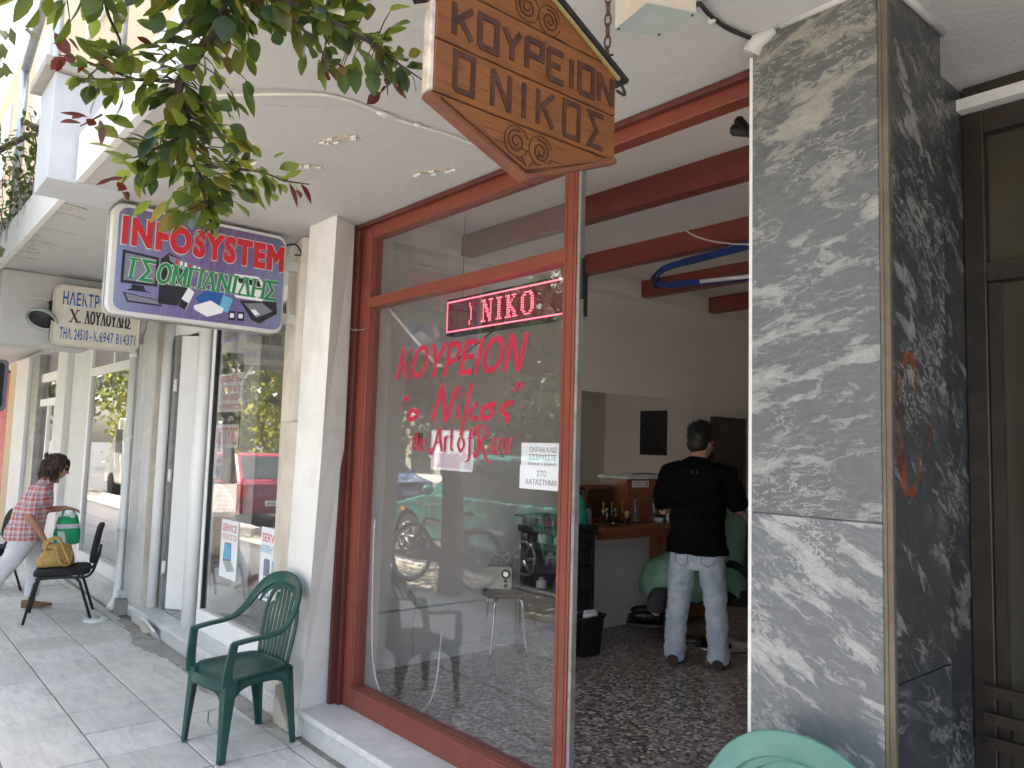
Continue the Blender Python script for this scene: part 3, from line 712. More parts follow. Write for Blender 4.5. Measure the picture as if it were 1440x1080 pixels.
def main_walls():
    m = MB()                                                    # pillar between the two shops, a little splayed at the foot
    pl = lambda x0, x1, y0: [(x0, y0), (x1, y0), (min(x1 - .04, -4.075), 2.21), (-4.09, 2.50), (x0, 2.50)]
    rg = []
    for z, sh, ex in ((.0, -.10, .015), (.17, -.095, .012), (.3, -.09, 0), (1.6, 0, 0), (CE - .001, .045, 0)):
        rg.append([Vector((p[0], p[1], z)) for p in pl(-4.33 + sh * .7, -4.0 + sh, 2.03 - ex)])
    m.rings(rg, False); m.build('pillar', 'plaster', B)
    m = MB(); m.prism([(-4.40, 0), (-4.12, 0), (-4.125, .05), (-4.15, .085), (-4.16, .14), (-4.20, .17), (-4.26, .235), (-4.31, .25), (-4.35, .225), (-4.40, .21)], 'y', 2.0095, 2.03); m.build('plaster_loss', 'concrete', B, bevel=.003)
    m = MB(); m.prism([(-4.40, 0), (-4.20, 0), (-4.23, .05), (-4.30, .09), (-4.34, .14), (-4.40, .15)], 'y', 2.004, 2.02); m.build('plaster_loss', 'beige_stone', B, bevel=.004)
    m = MB()
    m.box(-4.70, -4.52, 2.505, 8.4, 0, 3.33); m.box(-4.70, -4.335, 2.44, 2.50, 0, 3.33)
    m.box(-7.45, -4.34, 2.29, 2.43, 2.70, 3.33); m.box(-30, -7.452, 2.20, 2.43, 2.82, 3.33)
    m.box(-7.70, -7.46, 2.44, 8.4, 0, 3.33); m.box(-11.6, -10.3, 2.44, 8.4, 0, 3.33); m.box(-30, -.9, 8.5, 8.7, 0, 3.33)
    m.build('masonry', 'wall_white', B)
    m = MB(); m.prism([(.83, 2.33), (1.45, 2.33), (2.19, 2.85), (2.19, CE - .002), (.83, CE - .002)], 'x', -7.42, -7.15); m.build('cross_beam', 'ceiling_paint', B, bevel=.02)
    # barber shop interior
    m = MB(); m.box(-4.499, -1.36, 2.335, 8.4, -.05, FL); m.box(-2.235, -1.302, 2.165, 2.333, -.05, FL - .002); m.build('shop_floor', 'terrazzo', B)
    m = MB(); m.box(-4.518, -4.50, 2.51, 8.4, 0, 3.12); m.box(-1.355, -1.32, 2.46, 8.4, 0, 3.12); m.box(-4.5, -1.36, 8.3, 8.4, .16, 3.12)
    m.build('shop_wall', 'interior_wall', B)
    m = MB(); m.box(-4.52, -1.32, 2.32, 8.45, 3.122, 3.2); m.build('shop_ceiling', 'interior_ceiling', B)
    m = MB(); m.box(-4.499, -4.34, 2.51, 8.29, 2.97, 3.121); m.build('drop_beam', 'interior_ceiling', B)
    m = MB(); m.box(-4.5, -1.31, 2.295, 2.318, 2.931, 3.12); m.box(-30, 4, 2.098, 2.318, 3.2005, 3.338); m.build('leak_block', 'concrete', B)  # unseen boxes added to stop light leaking in above the header
    for y in (3.2, 4.18, 5.16, 6.15, 7.13):
        m = MB(); m.box(-4.338, -1.358, y, y + .09, 2.975, 3.1215); m.build('ceiling_beam', 'red_paint', B, bevel=.004)
    # marble sill and step
    m = MB(); m.box(-4.15, -1.30, 2.05, 2.36, -.05, .112); m.build('shop_step', 'marble_white', B)
    m = MB(); m.box(-4.165, -1.30, 2.012, 2.345, .1125, .149); m.build('sill', 'marble_white', B, bevel=.008)
    # marble clad column
    c = MB(); c.box(-1.297, -.903, 2.078, 2.437, 0, CE - .001)
    col = c.build('column', 'concrete', B, label='marble clad column between the open shop and the dark doorway')
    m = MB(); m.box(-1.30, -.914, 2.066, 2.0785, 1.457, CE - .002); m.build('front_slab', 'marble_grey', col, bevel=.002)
    m = MB(); m.box(-1.30, -.914, 2.066, 2.0785, 0, 1.453); m.build('front_slab', 'marble_grey_lower', col, bevel=.002)
    m = MB(); m.box(-.902, -.889, 2.083, 2.44, 1.049, CE - .002); m.build('side_slab', 'marble_dark', col, bevel=.002)
    m = MB(); m.box(-.902, -.889, 2.083, 2.44, 0, 1.045); m.build('side_slab', 'marble_slate', col, bevel=.002, label='plain dark slate slab at the foot of the column')
    m = MB(); m.box(-.9125, -.902, 2.064, 2.078, 0, CE - .002); m.box(-.9018, -.887, 2.0655, 2.082, 0, CE - .002); m.build('corner_strip', 'trim_stone', col, bevel=.002)
    m = MB(); m.box(-1.312, -1.3005, 2.069, 2.09, 0, CE - .06); m.build('edge_strip', 'white_paint', col)
    m = MB(); m.tube([(-1.30, 2.06, CE - .05), (-1.28, 2.06, CE - .02), (-1.22, 2.062, CE - .005)], [.03, .03, .012], 8); m.tube([(-1.2, 2.06, CE), (-.9, 2.06, CE)], .012, 6); m.tube([(-.88, 2.06, CE), (-.885, 2.45, CE)], .014, 6); m.build('ceiling_joint', 'ceiling_paint', col)
    # sprayed marks on the dark faces
    def spray(name, pts, wd, mt, x):
        m = MB(); m.stroke(pts, (x, 0, 0), Y_, Z_, wd, .0012); m.build(name, mt, col)
    spray('graffiti', [(2.12, 1.86), (2.112, 1.78), (2.118, 1.68), (2.13, 1.6), (2.14, 1.555), (2.15, 1.52)], [.02, .04, .035, .05, .03, .01], 'orange_paint', -.889)
    spray('graffiti', [(2.12, 1.84), (2.15, 1.895), (2.19, 1.905), (2.22, 1.87), (2.225, 1.80)], [.03, .035, .03, .025, .006], 'orange_paint', -.8888)
    spray('graffiti', [(2.15, 1.53), (2.19, 1.535), (2.23, 1.58), (2.25, 1.65)], [.02, .03, .025, .005], 'orange_paint', -.8886)
    spray('graffiti', [(2.30, 1.64), (2.31, 1.72)], [.006, .02], 'orange_paint', -.889)
    # pilaster behind the column
    p = MB(); p.box(-1.318, -1.006, 2.442, 2.93, 0, CE - .001); pil = p.build('pilaster', 'concrete', B)
    m = MB(); m.box(-1.005, -.994, 2.444, 2.93, 0, CE - .002); m.build('facing', 'marble_dark', pil)
    m = MB(); m.stroke([(2.50, 1.80), (2.505, 1.7), (2.52, 1.62), (2.51, 1.55)], (-.994, 0, 0), Y_, Z_, [.02, .05, .07, .02], .0012); m.stroke([(2.56, 1.62), (2.57, 1.45)], (-.994, 0, 0), Y_, Z_, [.05, .02], .0012); m.build('graffiti', 'pink_paint', pil)
    m = MB(); m.stroke([(2.50, 1.98), (2.505, 1.85), (2.50, 1.74)], (-.994, 0, 0), Y_, Z_, [.03, .045, .015], .0014); m.stroke(arc(2.55, 1.82, .03, 0, 320), (-.994, 0, 0), Y_, Z_, .006, .0014); m.stroke([(2.53, 1.40), (2.58, 1.18), (2.62, 1.0)], (-.994, 0, 0), Y_, Z_, [.006, .02, .03], .0014); m.build('graffiti', 'black_spray', pil)
    # lobby beyond the column
    m = MB(); m.box(-.99, 4, 2.96, 6, -.05, .10); m.build('lobby_floor', 'terrazzo', B)
    m = MB(); m.box(-1.1, 4, 5.4, 5.5, .1, 3.2); m.box(-1.1, -.995, 2.97, 5.4, .1, 3.2); m.box(-1.1, 4, 2.97, 5.5, 3.0, 3.1); m.box(3.2, 3.3, 2.97, 5.4, .1, 3.0); m.build('lobby_wall', 'lobby_wall', B)
    m = MB(); m.box(-.80, .9, 3.25, 3.29, .12, 2.05); m.build('lobby_screen', 'lobby_panel', B)
    m = MB(); m.box(1.2, 4, 2.07, 2.3, 0, CE); m.box(1.2, 1.3, 2.3, 2.95, 0, CE); m.box(-.9, 1.2, 2.3, 2.95, -.05, .10); m.build('front_wall', 'plaster', B)
    # dark metal door of the lobby
    d = MB()
    d.box(-.992, -.925, 2.90, 2.96, .10, 2.84); d.box(.9, .97, 2.90, 2.96, .10, 2.84); d.box(-.925, .9, 2.902, 2.958, 2.76, 2.84); d.box(-.925, .9, 2.895, 2.962, 2.235, 2.30); d.box(-.925, .9, 2.902, 2.958, .10, .24)
    dr = d.build('lobby_door', 'dark_brown_metal', B, bevel=.004, label='dark brown glazed door with three horizontal push bars')
    m = MB(); m.box(-.922, -.89, 2.91, 2.95, .245, 2.23); m.box(-.03, .03, 2.91, 2.95, .245, 2.23); m.build('door_stile', 'dark_brown_metal', dr)
    m = MB(); m.box(-.89, -.03, 2.928, 2.934, .245, 2.232); m.box(.03, .9, 2.928, 2.934, .245, 2.232); m.box(-.922, .9, 2.928, 2.934, 2.302, 2.757); m.build('glass', 'door_glass', dr)
    for z in (.885, .80, .725):
        m = MB(); m.box(-.95, .4, 2.862, 2.882, z - .018, z + .018); m.cyl((-.93, 2.882, z), (-.93, 2.905, z), .012); m.cyl((-.93, 2.855, z), (-.93, 2.863, z), .009); m.build('push_bar', 'dark_brown_metal', dr)
    m = MB(); m.box(-1.0, 1.2, 2.86, 2.955, 2.845, 2.885); m.build('door_head_strip', 'white_paint', B)
    m = MB(); m.box(-.98, 1.2, 2.88, 2.95, 2.887, CE - .002); m.build('door_head', 'dark_brown_metal', B)
main_walls()

def barber_window():
    yf, yb = 2.25, 2.33
    m = MB()
    m.box(-4.10, -3.935, yf, yb, .15, 2.93); m.box(-3.933, -2.320, yf + .002, yb - .002, .15, .275); m.box(-3.933, -2.320, yf + .002, yb - .002, 2.835, 2.928)
    m.box(-3.933, -2.320, yf + .002, yb - .002, 2.42, 2.48); m.box(-2.318, -2.243, yf - .003, yf + .05, .15, 2.928); m.box(-2.235, -1.302, yf + .004, yb - .004, 2.85, 2.928)
    f = m.build('shop_window', 'red_paint', B, bevel=.004, label='red painted wooden shop window frame with transom light')
    m = MB(); m.box(-4.104, -4.075, 2.19, yf - .002, .15, 2.93); m.build('jamb_lining', 'dark_red_paint', f)
    m = MB(); m.box(-4.07, -4.035, yf - .028, yf - .001, .15, 2.90); m.box(-4.07, -1.302, yf - .03, yf - .001, 2.902, CE - .004); m.build('cover_strip', 'dark_red_paint', f, bevel=.004)
    m = MB(); m.box(-3.96, -2.305, yf - .012, yf - .0, .262, .272); m.box(-3.95, -3.94, yf - .008, yf - .0, .28, 2.42); m.box(-2.302, -2.297, yf - .006, yf - .003, .16, 2.9); m.box(-2.263, -2.257, yf - .006, yf - .003, .16, 2.9); m.build('bead', 'red_paint', f)
    m = MB(); m.box(-2.242, -2.225, yf + .004, yf + .03, .15, 2.848); m.build('door_channel', 'grey_alu', f)
    m = MB(); m.box(-2.2245, -2.212, yf + .008, yf + .026, 2.25, 2.42); m.build('door_catch', 'black_plastic', f)
    m = MB(); m.box(-3.934, -2.303, 2.287, 2.293, .276, 2.419); m.build('glass', 'window_glass', f)
    m = MB(); m.box(-3.934, -2.303, 2.287, 2.293, 2.481, 2.834); m.build('glass', 'window_glass', f)
    # red vinyl lettering on the pane
    yv = 2.2865
    g = MB(); U = Vector((1, 0, -.012)); V = Vector((.0, 0, 1))
    g.text('\u039a\u039f\u03a5\u03a1\u0395\u0399\u039f\u039d', (-3.665, yv, 1.985), U, V, 1.10, .178, shear=.32, bold=.022)
    def S(p, wd): g.stroke(crom([(q[0], q[1], 0) for q in p], 5), (0, yv, 0), X_, Z_, [q * 1.28 for q in wd] if isinstance(wd, list) else wd * 1.28, .0012)
    S([(-3.445, 1.80), (-3.49, 1.815), (-3.525, 1.79), (-3.515, 1.765), (-3.47, 1.77), (-3.435, 1.795), (-3.45, 1.815)], .018)
    S([(-3.30, 1.755), (-3.285, 1.80), (-3.225, 1.92), (-3.215, 1.915), (-3.205, 1.85), (-3.185, 1.765), (-3.17, 1.775), (-3.13, 1.86), (-3.08, 1.925)], [.022] * 41)
    S([(-3.075, 1.835), (-3.085, 1.80), (-3.085, 1.775), (-3.065, 1.775)], .016); S([(-3.055, 1.872), (-3.04, 1.893)], .012)
    S([(-2.975, 1.935), (-3.01, 1.83), (-3.04, 1.72), (-3.05, 1.68)], .018); S([(-2.925, 1.838), (-2.985, 1.79), (-2.955, 1.765), (-2.915, 1.762)], .016)
    S([(-2.83, 1.825), (-2.875, 1.815), (-2.895, 1.785), (-2.875, 1.762), (-2.83, 1.77), (-2.81, 1.80), (-2.84, 1.825), (-2.79, 1.83)], .018)
    S([(-2.665, 1.832), (-2.72, 1.825), (-2.745, 1.80), (-2.72, 1.782), (-2.69, 1.765), (-2.715, 1.745)], .019)
    for x in (-3.575, -3.55): S([(x, 1.865), (x + .012, 1.885), (x + .02, 1.895)], [.016] * 5 + [.01] * 6)
    for x in (-2.655, -2.62): S([(x, 1.885), (x + .015, 1.91), (x + .02, 1.925)], [.01] * 5 + [.018] * 6)
    for x, pts in ((0, 0),):
        pass
    g.build('lettering', 'red_vinyl', f)
    g = MB()
    def T(stk, x0, w, z0, h, wd, thin=.35):
        for s_ in stk:
            pts = [(x0 + p[0] * w, z0 + p[1] * h) for p in s_]
            ww = []
            for i in range(len(pts)):
                a = pts[max(0, i - 1)]; b_ = pts[min(len(pts) - 1, i + 1)]
                dx, dz = abs(b_[0] - a[0]), abs(b_[1] - a[1]); ww.append(wd * (thin + (1 - thin) * dz / (dx + dz + 1e-6)))
            g.stroke(pts, (0, yv, 0), X_, Z_, ww, .0012)
    cv = lambda p: [(q.x, q.y) for q in crom([(a, b, 0) for a, b in p], 4)]
    z0 = 1.60
    T([[(.5, 1.45), (.45, .2), (.8, .05)], [(.1, 1), (.9, 1.05)]], -3.49, .05, z0, .06, .014)
    T([[(.1, 1.6), (.1, 0)], cv([(.1, .7), (.5, 1), (.8, .8), (.8, 0)])], -3.44, .045, z0, .06, .014)
    T([cv([(.1, .55), (.9, .6), (.7, 1), (.3, 1), (.05, .5), (.4, 0), (.95, .15)])], -3.39, .045, z0, .06, .013)
    T([cv([(-.25, -.15), (.05, .05), (.35, .6), (.6, 1.05)]), [(.6, 1.08), (.72, .5), (.95, 0)], [(.2, .38), (.8, .42)], cv([(-.25, -.15), (-.3, .1), (-.1, .12)])], -3.285, .085, z0, .115, .017)
    T([[(.2, 1), (.2, 0)], cv([(.2, .6), (.5, 1), (.9, .95)])], -3.19, .04, z0, .075, .015)
    T([[(.4, 1.5), (.4, .2), (.8, .05)], [(.05, 1), (.8, 1.03)]], -3.145, .04, z0, .075, .014)
    T([cv([(.5, 0), (.05, .5), (.5, 1), (.95, .5), (.5, 0)])], -3.075, .055, z0, .075, .015)
    T([cv([(.9, 1.5), (.5, 1.45), (.42, .9), (.4, 0), (.3, -.5), (-.2, -.6)]), [(.1, .9), (.85, .95)]], -3.0, .055, z0, .075, .014)
    T([[(.2, 1.1), (.25, .5), (.18, -.05)], cv([(-.1, .95), (.3, 1.12), (.75, 1.0), (.8, .7), (.3, .52)]), cv([(.35, .52), (.6, .2), (.95, -.2), (1.3, -.25)]), cv([(-.1, .95), (-.2, .75), (0, .7)]), cv([(.18, -.05), (-.05, -.1), (-.1, .1)])], -2.93, .095, z0 - .01, .125, .019)
    g.build('tagline', 'red_vinyl', f)
    g = MB()
    T([cv([(.1, .9), (.6, 1), (.8, .7), (.8, 0)]), cv([(.8, .5), (.2, .45), (.1, .1), (.5, 0), (.8, .2)])], -2.825, .04, z0, .07, .014)
    T([[(.05, 1), (.9, 1), (.05, 0), (.95, .02)]], -2.78, .04, z0, .07, .012)
    T([cv([(.5, 0), (.05, .5), (.5, 1), (.95, .5), (.5, 0)])], -2.735, .045, z0, .07, .014)
    T([[(.2, 1), (.2, 0)], cv([(.2, .6), (.5, 1), (.9, .95)])], -2.685, .035, z0, .07, .014)
    g.build('tagline', 'faded_red_vinyl', f, label='worn and faded last letters of the tagline')
barber_window()

def neighbours():
    # beige jamb slab, loose and cracked along its edge
    m = MB(); m.rings([[Vector((x, y, z)) for x, y in ((-4.86, 2.16), (-4.50 + e, 2.09 + t), (-4.47 + e, 2.13 + t), (-4.60, 2.28), (-4.86, 2.28))] for z, e, t in ((.14, -.02, .04), (1.2, 0, .0), (1.75, .0, -.015), (1.76, -.05, .015), (2.1, -.06, .01), (2.4, -.01, -.01), (2.92, -.02, 0))], False)
    m.build('jamb_slab', 'beige_stone', B, bevel=.003, label='cracked beige marble jamb with a gap behind its edge')
    m = MB(); m.box(-4.60, -4.335, 2.15, 2.285, 0, 2.92); m.build('shaded_gap', 'dark_brown_metal', B)  # dark box put in as the shade between jamb and pillar
    # raised marble step in front of the computer shop
    m = MB(); m.box(-7.55, -4.36, 2.055, 2.4, -.05, .10); m.build('step_riser', 'marble_white', B)
    m = MB(); m.box(-7.58, -4.36, 2.028, 2.42, .1005, .138); m.build('step_tread', 'marble_white', B, bevel=.006)
    m = MB(); m.box(-7.45, -4.71, 2.421, 8.4, -.05, .13); m.build('side_floor', 'terrazzo', B)
    m = MB(); m.box(-7.455, -4.705, 2.43, 8.3, 3.0, 3.1); m.box(-7.45, -4.71, 6.4, 6.5, .14, 3.0); m.build('side_ceiling', 'wall_white', B)
    # white window and door of the computer shop
    m = MB(); m.box(-6.36, -4.86, 2.21, 2.27, .139, .30); m.box(-6.36, -4.86, 2.21, 2.27, 2.60, 2.70); m.box(-6.36, -6.31, 2.212, 2.268, .30, 2.60); m.box(-7.45, -6.36, 2.21, 2.27, 2.56, 2.70)
    f = m.build('side_window', 'white_alu', B, bevel=.004)
    m = MB(); m.box(-6.31, -6.29, 2.222, 2.262, .3, 2.6); m.build('gasket', 'black_plastic', f)
    m = MB(); m.box(-6.29, -4.862, 2.237, 2.243, .3, 2.6); m.build('glass', 'bright_glass', f)
    m = MB(); m.cyl((-6.48, 2.20, .139), (-6.48, 2.20, 2.93), .062, n=20); m.build('round_post', 'white_alu', B)
    m = MB(); m.cyl((-7.37, 2.17, .139), (-7.37, 2.17, 2.93), .047, n=20); m.build('round_post', 'white_alu', B)
    m = MB(); m.box(-7.30, -7.20, 2.24, 2.34, .14, 2.56); m.box(-7.30, -7.2, 2.20, 2.239, .14, 2.56)
    fr = m.build('door_frame', 'grey_alu', B)
    for z in (.45, 1.25, 2.05):
        m = MB(); m.cyl((-7.19, 2.195, z), (-7.19, 2.195, z + .11), .017); m.build('hinge', 'white_alu', fr)
    M = Matrix.Translation((-7.18, 2.24, 0)) @ Matrix.Rotation(R(38), 4, 'Z')
    d = MB(); d.box(0, .17, -.03, .03, .15, 2.55, M); d.box(.62, .78, -.03, .03, .15, 2.55, M); d.box(.17, .62, -.028, .028, .15, .38, M); d.box(.17, .62, -.028, .028, 2.4, 2.55, M)
    dr = d.build('door', 'white_alu', B, bevel=.004, label='white framed glass door standing ajar'); 
    m = MB(); m.box(.17, .62, -.004, .004, .38, 2.4, M); m.build('glass', 'bright_glass', dr)
    m = MB(); m.cyl(M @ Vector((.69, -.06, 1.0)), M @ Vector((.69, -.06, 1.3)), .012); m.build('handle', 'black_plastic', dr)
    m = MB(); m.box(-7.2, -6.42, 2.20, 2.30, .1385, .147); m.build('threshold', 'grey_alu', B)
    # pale marble pilaster with drain pipe
    m = MB(); m.box(-7.97, -7.46, 2.10, 2.44, 0, CE); m.build('side_pilaster', 'beige_stone', B)
    m = MB(); m.box(-7.96, -7.74, 2.088, 2.1, .0, 2.9); m.box(-7.735, -7.47, 2.09, 2.1, 0, 2.9); m.build('facing', 'marble_white', B)
    m = MB(); m.tube([(-8.0, 2.04, 2.9), (-8.0, 2.04, .25), (-7.98, 2.02, .12), (-7.94, 1.965, .05)], .033, 14); pp = m.build('drain_pipe', 'white_alu', B)
    for z in (.75, 1.6, 2.4):
        m = MB(); m.cyl((-8.0, 2.04, z), (-8.0, 2.04, z + .05), .039); m.build('pipe_clip', 'white_alu', pp)
    m = MB(); m.box(-7.93, -7.80, 2.0, 2.088, 0, .14); m.build('pipe_shoe', 'concrete', B)
    # electrician's shop
    m = MB(); m.box(-10.15, -7.9, 2.05, 2.44, -.05, .17); m.build('step_riser', 'marble_white', B)
    m = MB(); m.box(-10.15, -7.9, 2.03, 2.44, .1705, .20); m.build('sill', 'marble_white', B, bevel=.006)
    m = MB(); m.box(-10.15, -10.07, 2.12, 2.18, .2, 2.82); m.box(-10.07, -8.3, 2.122, 2.178, .2, .32); m.box(-10.07, -8.3, 2.122, 2.178, 2.335, 2.425); m.box(-10.07, -8.3, 2.122, 2.178, 2.74, 2.82); m.box(-8.3, -8.2, 2.12, 2.18, .2, 2.82); m.box(-9.12, -9.07, 2.124, 2.176, 2.425, 2.74); m.box(-8.12, -8.06, 2.12, 2.18, .2, 2.82)
    f = m.build('side_window', 'white_alu', B, bevel=.004)
    m = MB(); m.box(-10.07, -8.3, 2.147, 2.153, .32, 2.335); m.box(-10.07, -9.12, 2.147, 2.153, 2.425, 2.74); m.box(-9.07, -8.3, 2.147, 2.153, 2.425, 2.74); m.build('glass', 'bright_glass', f)
    m = MB(); m.box(-8.2, -8.12, 2.14, 2.17, .2, 2.82); m.build('door_gap', 'black_plastic', f)
    m = MB(); m.box(-10.25, -7.72, 2.45, 8.4, -.05, .2); m.build('side_floor', 'terrazzo', B)
    m = MB(); m.box(-10.3, -7.7, 2.44, 8.4, 3.0, 3.1); m.box(-10.3, -7.7, 6.6, 6.7, .2, 3.0); m.build('side_ceiling', 'wall_white', B)
    m = MB(); m.box(-11.15, -10.16, 2.14, 2.44, 0, 2.82); m.box(-11.72, -11.152, 2.06, 2.44, 0, 2.82); m.build('far_pillar', 'white_paint', B, bevel=.01)
    # further shop fronts
    m = MB(); m.box(-13.15, -11.73, 2.10, 2.44, -.05, .28); m.build('sill', 'marble_white', B)
    m = MB(); m.box(-13.75, -13.15, 2.08, 2.2, 0, 2.82); fr = m.build('side_window', 'grey_alu', B)
    m = MB(); m.box(-13.15, -11.73, 2.122, 2.178, .28, .4); m.box(-13.15, -11.73, 2.122, 2.178, 2.05, 2.15); m.box(-13.15, -11.73, 2.122, 2.178, 2.4, 2.52); m.box(-12.6, -12.54, 2.124, 2.176, .4, 2.05); m.box(-12.1, -12.04, 2.124, 2.176, .4, 2.05); m.build('mullion', 'white_alu', fr)
    m = MB(); m.box(-13.15, -11.73, 2.147, 2.153, .4, 2.82); m.build('glass', 'bright_glass', fr)
    m = MB(); m.box(-14.85, -13.76, 2.03, 2.44, 0, 2.82); m.build('far_pillar', 'white_paint', B, bevel=.01)
    m = MB(); m.box(-15.65, -14.86, 2.05, 2.44, 0, 2.82); m.build('far_pillar', 'cream_wall', B, bevel=.01, label='cream painted pillar beside the red shutter')
    m = MB()
    for k in range(23): m.box(-19.5, -15.66, 2.16 + .015 * (k % 2), 2.25, .1 + k * .115, .1 + k * .115 + .113)
    m.build('roller_shutter', 'red_vinyl', B); m = MB(); m.box(-30, -19.51, 2.1, 2.4, 0, 2.82); m.build('front_wall', 'cream_wall', B)
    m = MB(); m.box(-30, -11.73, 2.45, 2.5, 0, 3.0); m.build('front_wall', 'wall_white', B)
neighbours()

# ------------------------------------------------------------------ signs
def wooden_sign():
    x = -1.22; th = .022
    t = thing('wooden_sign', 'carved wooden barber sign with pointed foot hanging on chains from the ceiling', 'sign', (x, 1.08, 2.2))
    yl, yr, yc = .818, 1.345, 1.062
    out = [(yl, 2.505), (yl, 2.311), (yc, 2.209), (yr, 2.321), (yr, 2.531), (1.09, 2.648)]
    cuts = [2.205, 2.315, 2.425, 2.545, 2.66]
    # each plank is the outline clipped between two joints
    def clip(poly, z0, z1):
        def half(P, f):
            o = []
            for i in range(len(P)):
                a, b = P[i], P[(i + 1) % len(P)]; fa, fb = f(a), f(b)
                if fa >= 0: o.append(a)
                if fa * fb < 0: k = fa / (fa - fb); o.append((a[0] + (b[0] - a[0]) * k, a[1] + (b[1] - a[1]) * k))
            return o
        return half(half(poly, lambda p: p[1] - z0), lambda p: z1 - p[1])
    outl = [(yl, 2.505), (yl, 2.311), (yc, 2.209), (yr, 2.321), (yr, 2.531), (1.09, 2.648)]
    rr = random.Random(1)
    for i in range(4):
        pl = clip(outl, cuts[i] + .0012, cuts[i + 1] - .0012)
        m = MB(); m.prism(pl, 'x', x - th + .004, x + (rr.random() - .5) * .002); m.build('plank', 'wood_sign', t, bevel=.003)
    m = MB(); m.prism([(yl + .01, 2.5), (yl + .01, 2.32), (yc, 2.225), (yr - .01, 2.33), (yr - .01, 2.525), (1.09, 2.63)], 'x', x - th + .006, x - .006); m.build('core', 'wood_carved', t)
    m = MB(); m.box(x - th - .002, x + .001, yl - .012, yl - .0005, 2.313, 2.50); m.build('end_grain', 'wood_edge', t, bevel=.003)
    m = MB(); m.stroke([(yl - .012, 2.306), (yc, 2.203), (yr + .004, 2.316)], (x - th, 0, 0), Y_, Z_, .012, th + .006); m.build('lower_moulding', 'wood_under', t, bevel=.003)
    # bevelled lower apron, set a little forward
    m = MB(); m.stroke([(yl + .02, 2.309), (yc, 2.222), (yr - .01, 2.318)], (x + .0005, 0, 0), Y_, Z_, .006, .004); m.build('apron_line', 'wood_under', t)
    O = (x + .0012, 0, 0)
    g = MB()
    letters(g, 'KQYPEIQN', (x + .0012, .862, 2.447), Y_, Z_, .468, .066, .0135, .0016, gap=.45)
    letters(g, 'Q', (x + .0012, .868, 2.335), Y_, Z_, .045, .076, .012, .0016)
    letters(g, 'NIKQS', (x + .0012, .965, 2.332), Y_, Z_, .336, .078, .0115, .0016, gap=.75)
    g.build('carved_letter', 'wood_carved', t)
    g = MB()                                                     # scroll carving at top and foot, cracks in the joints
    def spiral(cy, cz, r, n, a0, sgn): 
        return [(cy + sgn * r * (1 - k / n * .8) * math.cos(a0 + k * .45), cz + r * (1 - k / n * .8) * math.sin(a0 + k * .45)) for k in range(n)]
    for cy, cz, r, sg in ((1.055, 2.583, .026, 1), (1.122, 2.578, .026, -1)):
        g.stroke(spiral(cy, cz, r, 26, 1.2, sg), O, Y_, Z_, .0032, .0012); g.stroke(arc(cy, cz, r * 1.3, 20, 340, 20), O, Y_, Z_, .002, .001)
    g.build('scroll_carving', 'wood_carved', t); g = MB()
    for cy, cz, r, sg in ((1.035, 2.275, .026, 1), (1.105, 2.272, .026, -1)):
        g.stroke(spiral(cy, cz, r, 26, 1.2, sg), O, Y_, Z_, .0032, .0012); g.stroke(arc(cy, cz, r * 1.3, 20, 340, 20), O, Y_, Z_, .002, .001)
    for k in range(4):
        d = .012 * k
        g.stroke([(1.068 - .02 - d * 1.3, 2.247 - d * .3), (1.068 - .008 - d * .6, 2.235 - d * .2), (1.068 - d * .1, 2.216 + d * .02)], O, Y_, Z_, .0028, .001)
        g.stroke([(1.068 + .02 + d * 1.3, 2.247 - d * .3), (1.068 + .008 + d * .6, 2.235 - d * .2), (1.070 + d * .1, 2.216 + d * .02)], O, Y_, Z_, .0028, .001)
    g.build('scroll_carving', 'wood_carved', t)
    for z, seed in ((2.315, 3), (2.425, 5), (2.545, 9), (2.262, 11)):
        r2 = random.Random(seed); y = yl + .01; g = MB()
        lim = (yl, yr) if z > 2.3 else (.94, 1.2)
        y = lim[0] + .005
        while y < lim[1] - .05:
            L = .03 + .08 * r2.random(); w_ = .001 + .0035 * r2.random() ** 2
            g.stroke([(y, z + (r2.random() - .5) * .003), (y + L * .5, z + (r2.random() - .5) * .004), (min(y + L, lim[1]), z + (r2.random() - .5) * .003)], O, Y_, Z_, [.0008, w_, .0008], .0008); y += L * (1 + r2.random() * .5)
        g.build('crack', 'wood_carved', t)
    # roof strips
    m = MB(); m.stroke([(1.375, 2.519), (1.09, 2.660), (.79, 2.505)], (x - th - .02, 0, 0), Y_, Z_, .012, th + .035); rf = m.build('roof_strip', 'black_plastic', t)
    m = MB(); m.stroke([(1.352, 2.520), (1.09, 2.6505), (.80, 2.50)], (x + .002, 0, 0), Y_, Z_, .009, .006); m.build('yellow_strip', 'yellow_strip', t)
    m = MB(); m.tube(crom([(x - .01, 1.37, 2.527), (x - .005, 1.385, 2.50), (x, 1.372, 2.49), (x - .01, 1.36, 2.50)]), .004, 6); m.build('wire_tie', 'cable_black', t)
    for y, zt in ((1.335, 2.545), (.85, 2.53)):
        m = MB(); k = 0; z = zt
        yy = y
        while z < CE - .01:
            M = Matrix.Translation((x - .02, yy, z + .016)) @ Matrix.Rotation(R(90 * (k % 2) + 20), 4, 'Z')
            lp = [M @ Vector((.0075 * math.cos(a), 0, .0175 * math.sin(a))) for a in [i * 2 * math.pi / 12 for i in range(12)]]
            m.tube(lp, .0026, 6, closed=True); z += .0285; k += 1
        ch = m.build('chain', 'rust', t)
        m = MB(); m.cyl((x - .02, yy, CE - .012), (x - .02, yy, CE), .012); m.cyl((x - .02, yy, zt - .015), (x - .02, yy, zt + .004), .006); m.build('hook', 'rust', ch)
    m = MB(); M = Matrix.Translation((x - .02, 1.335, 2.57))
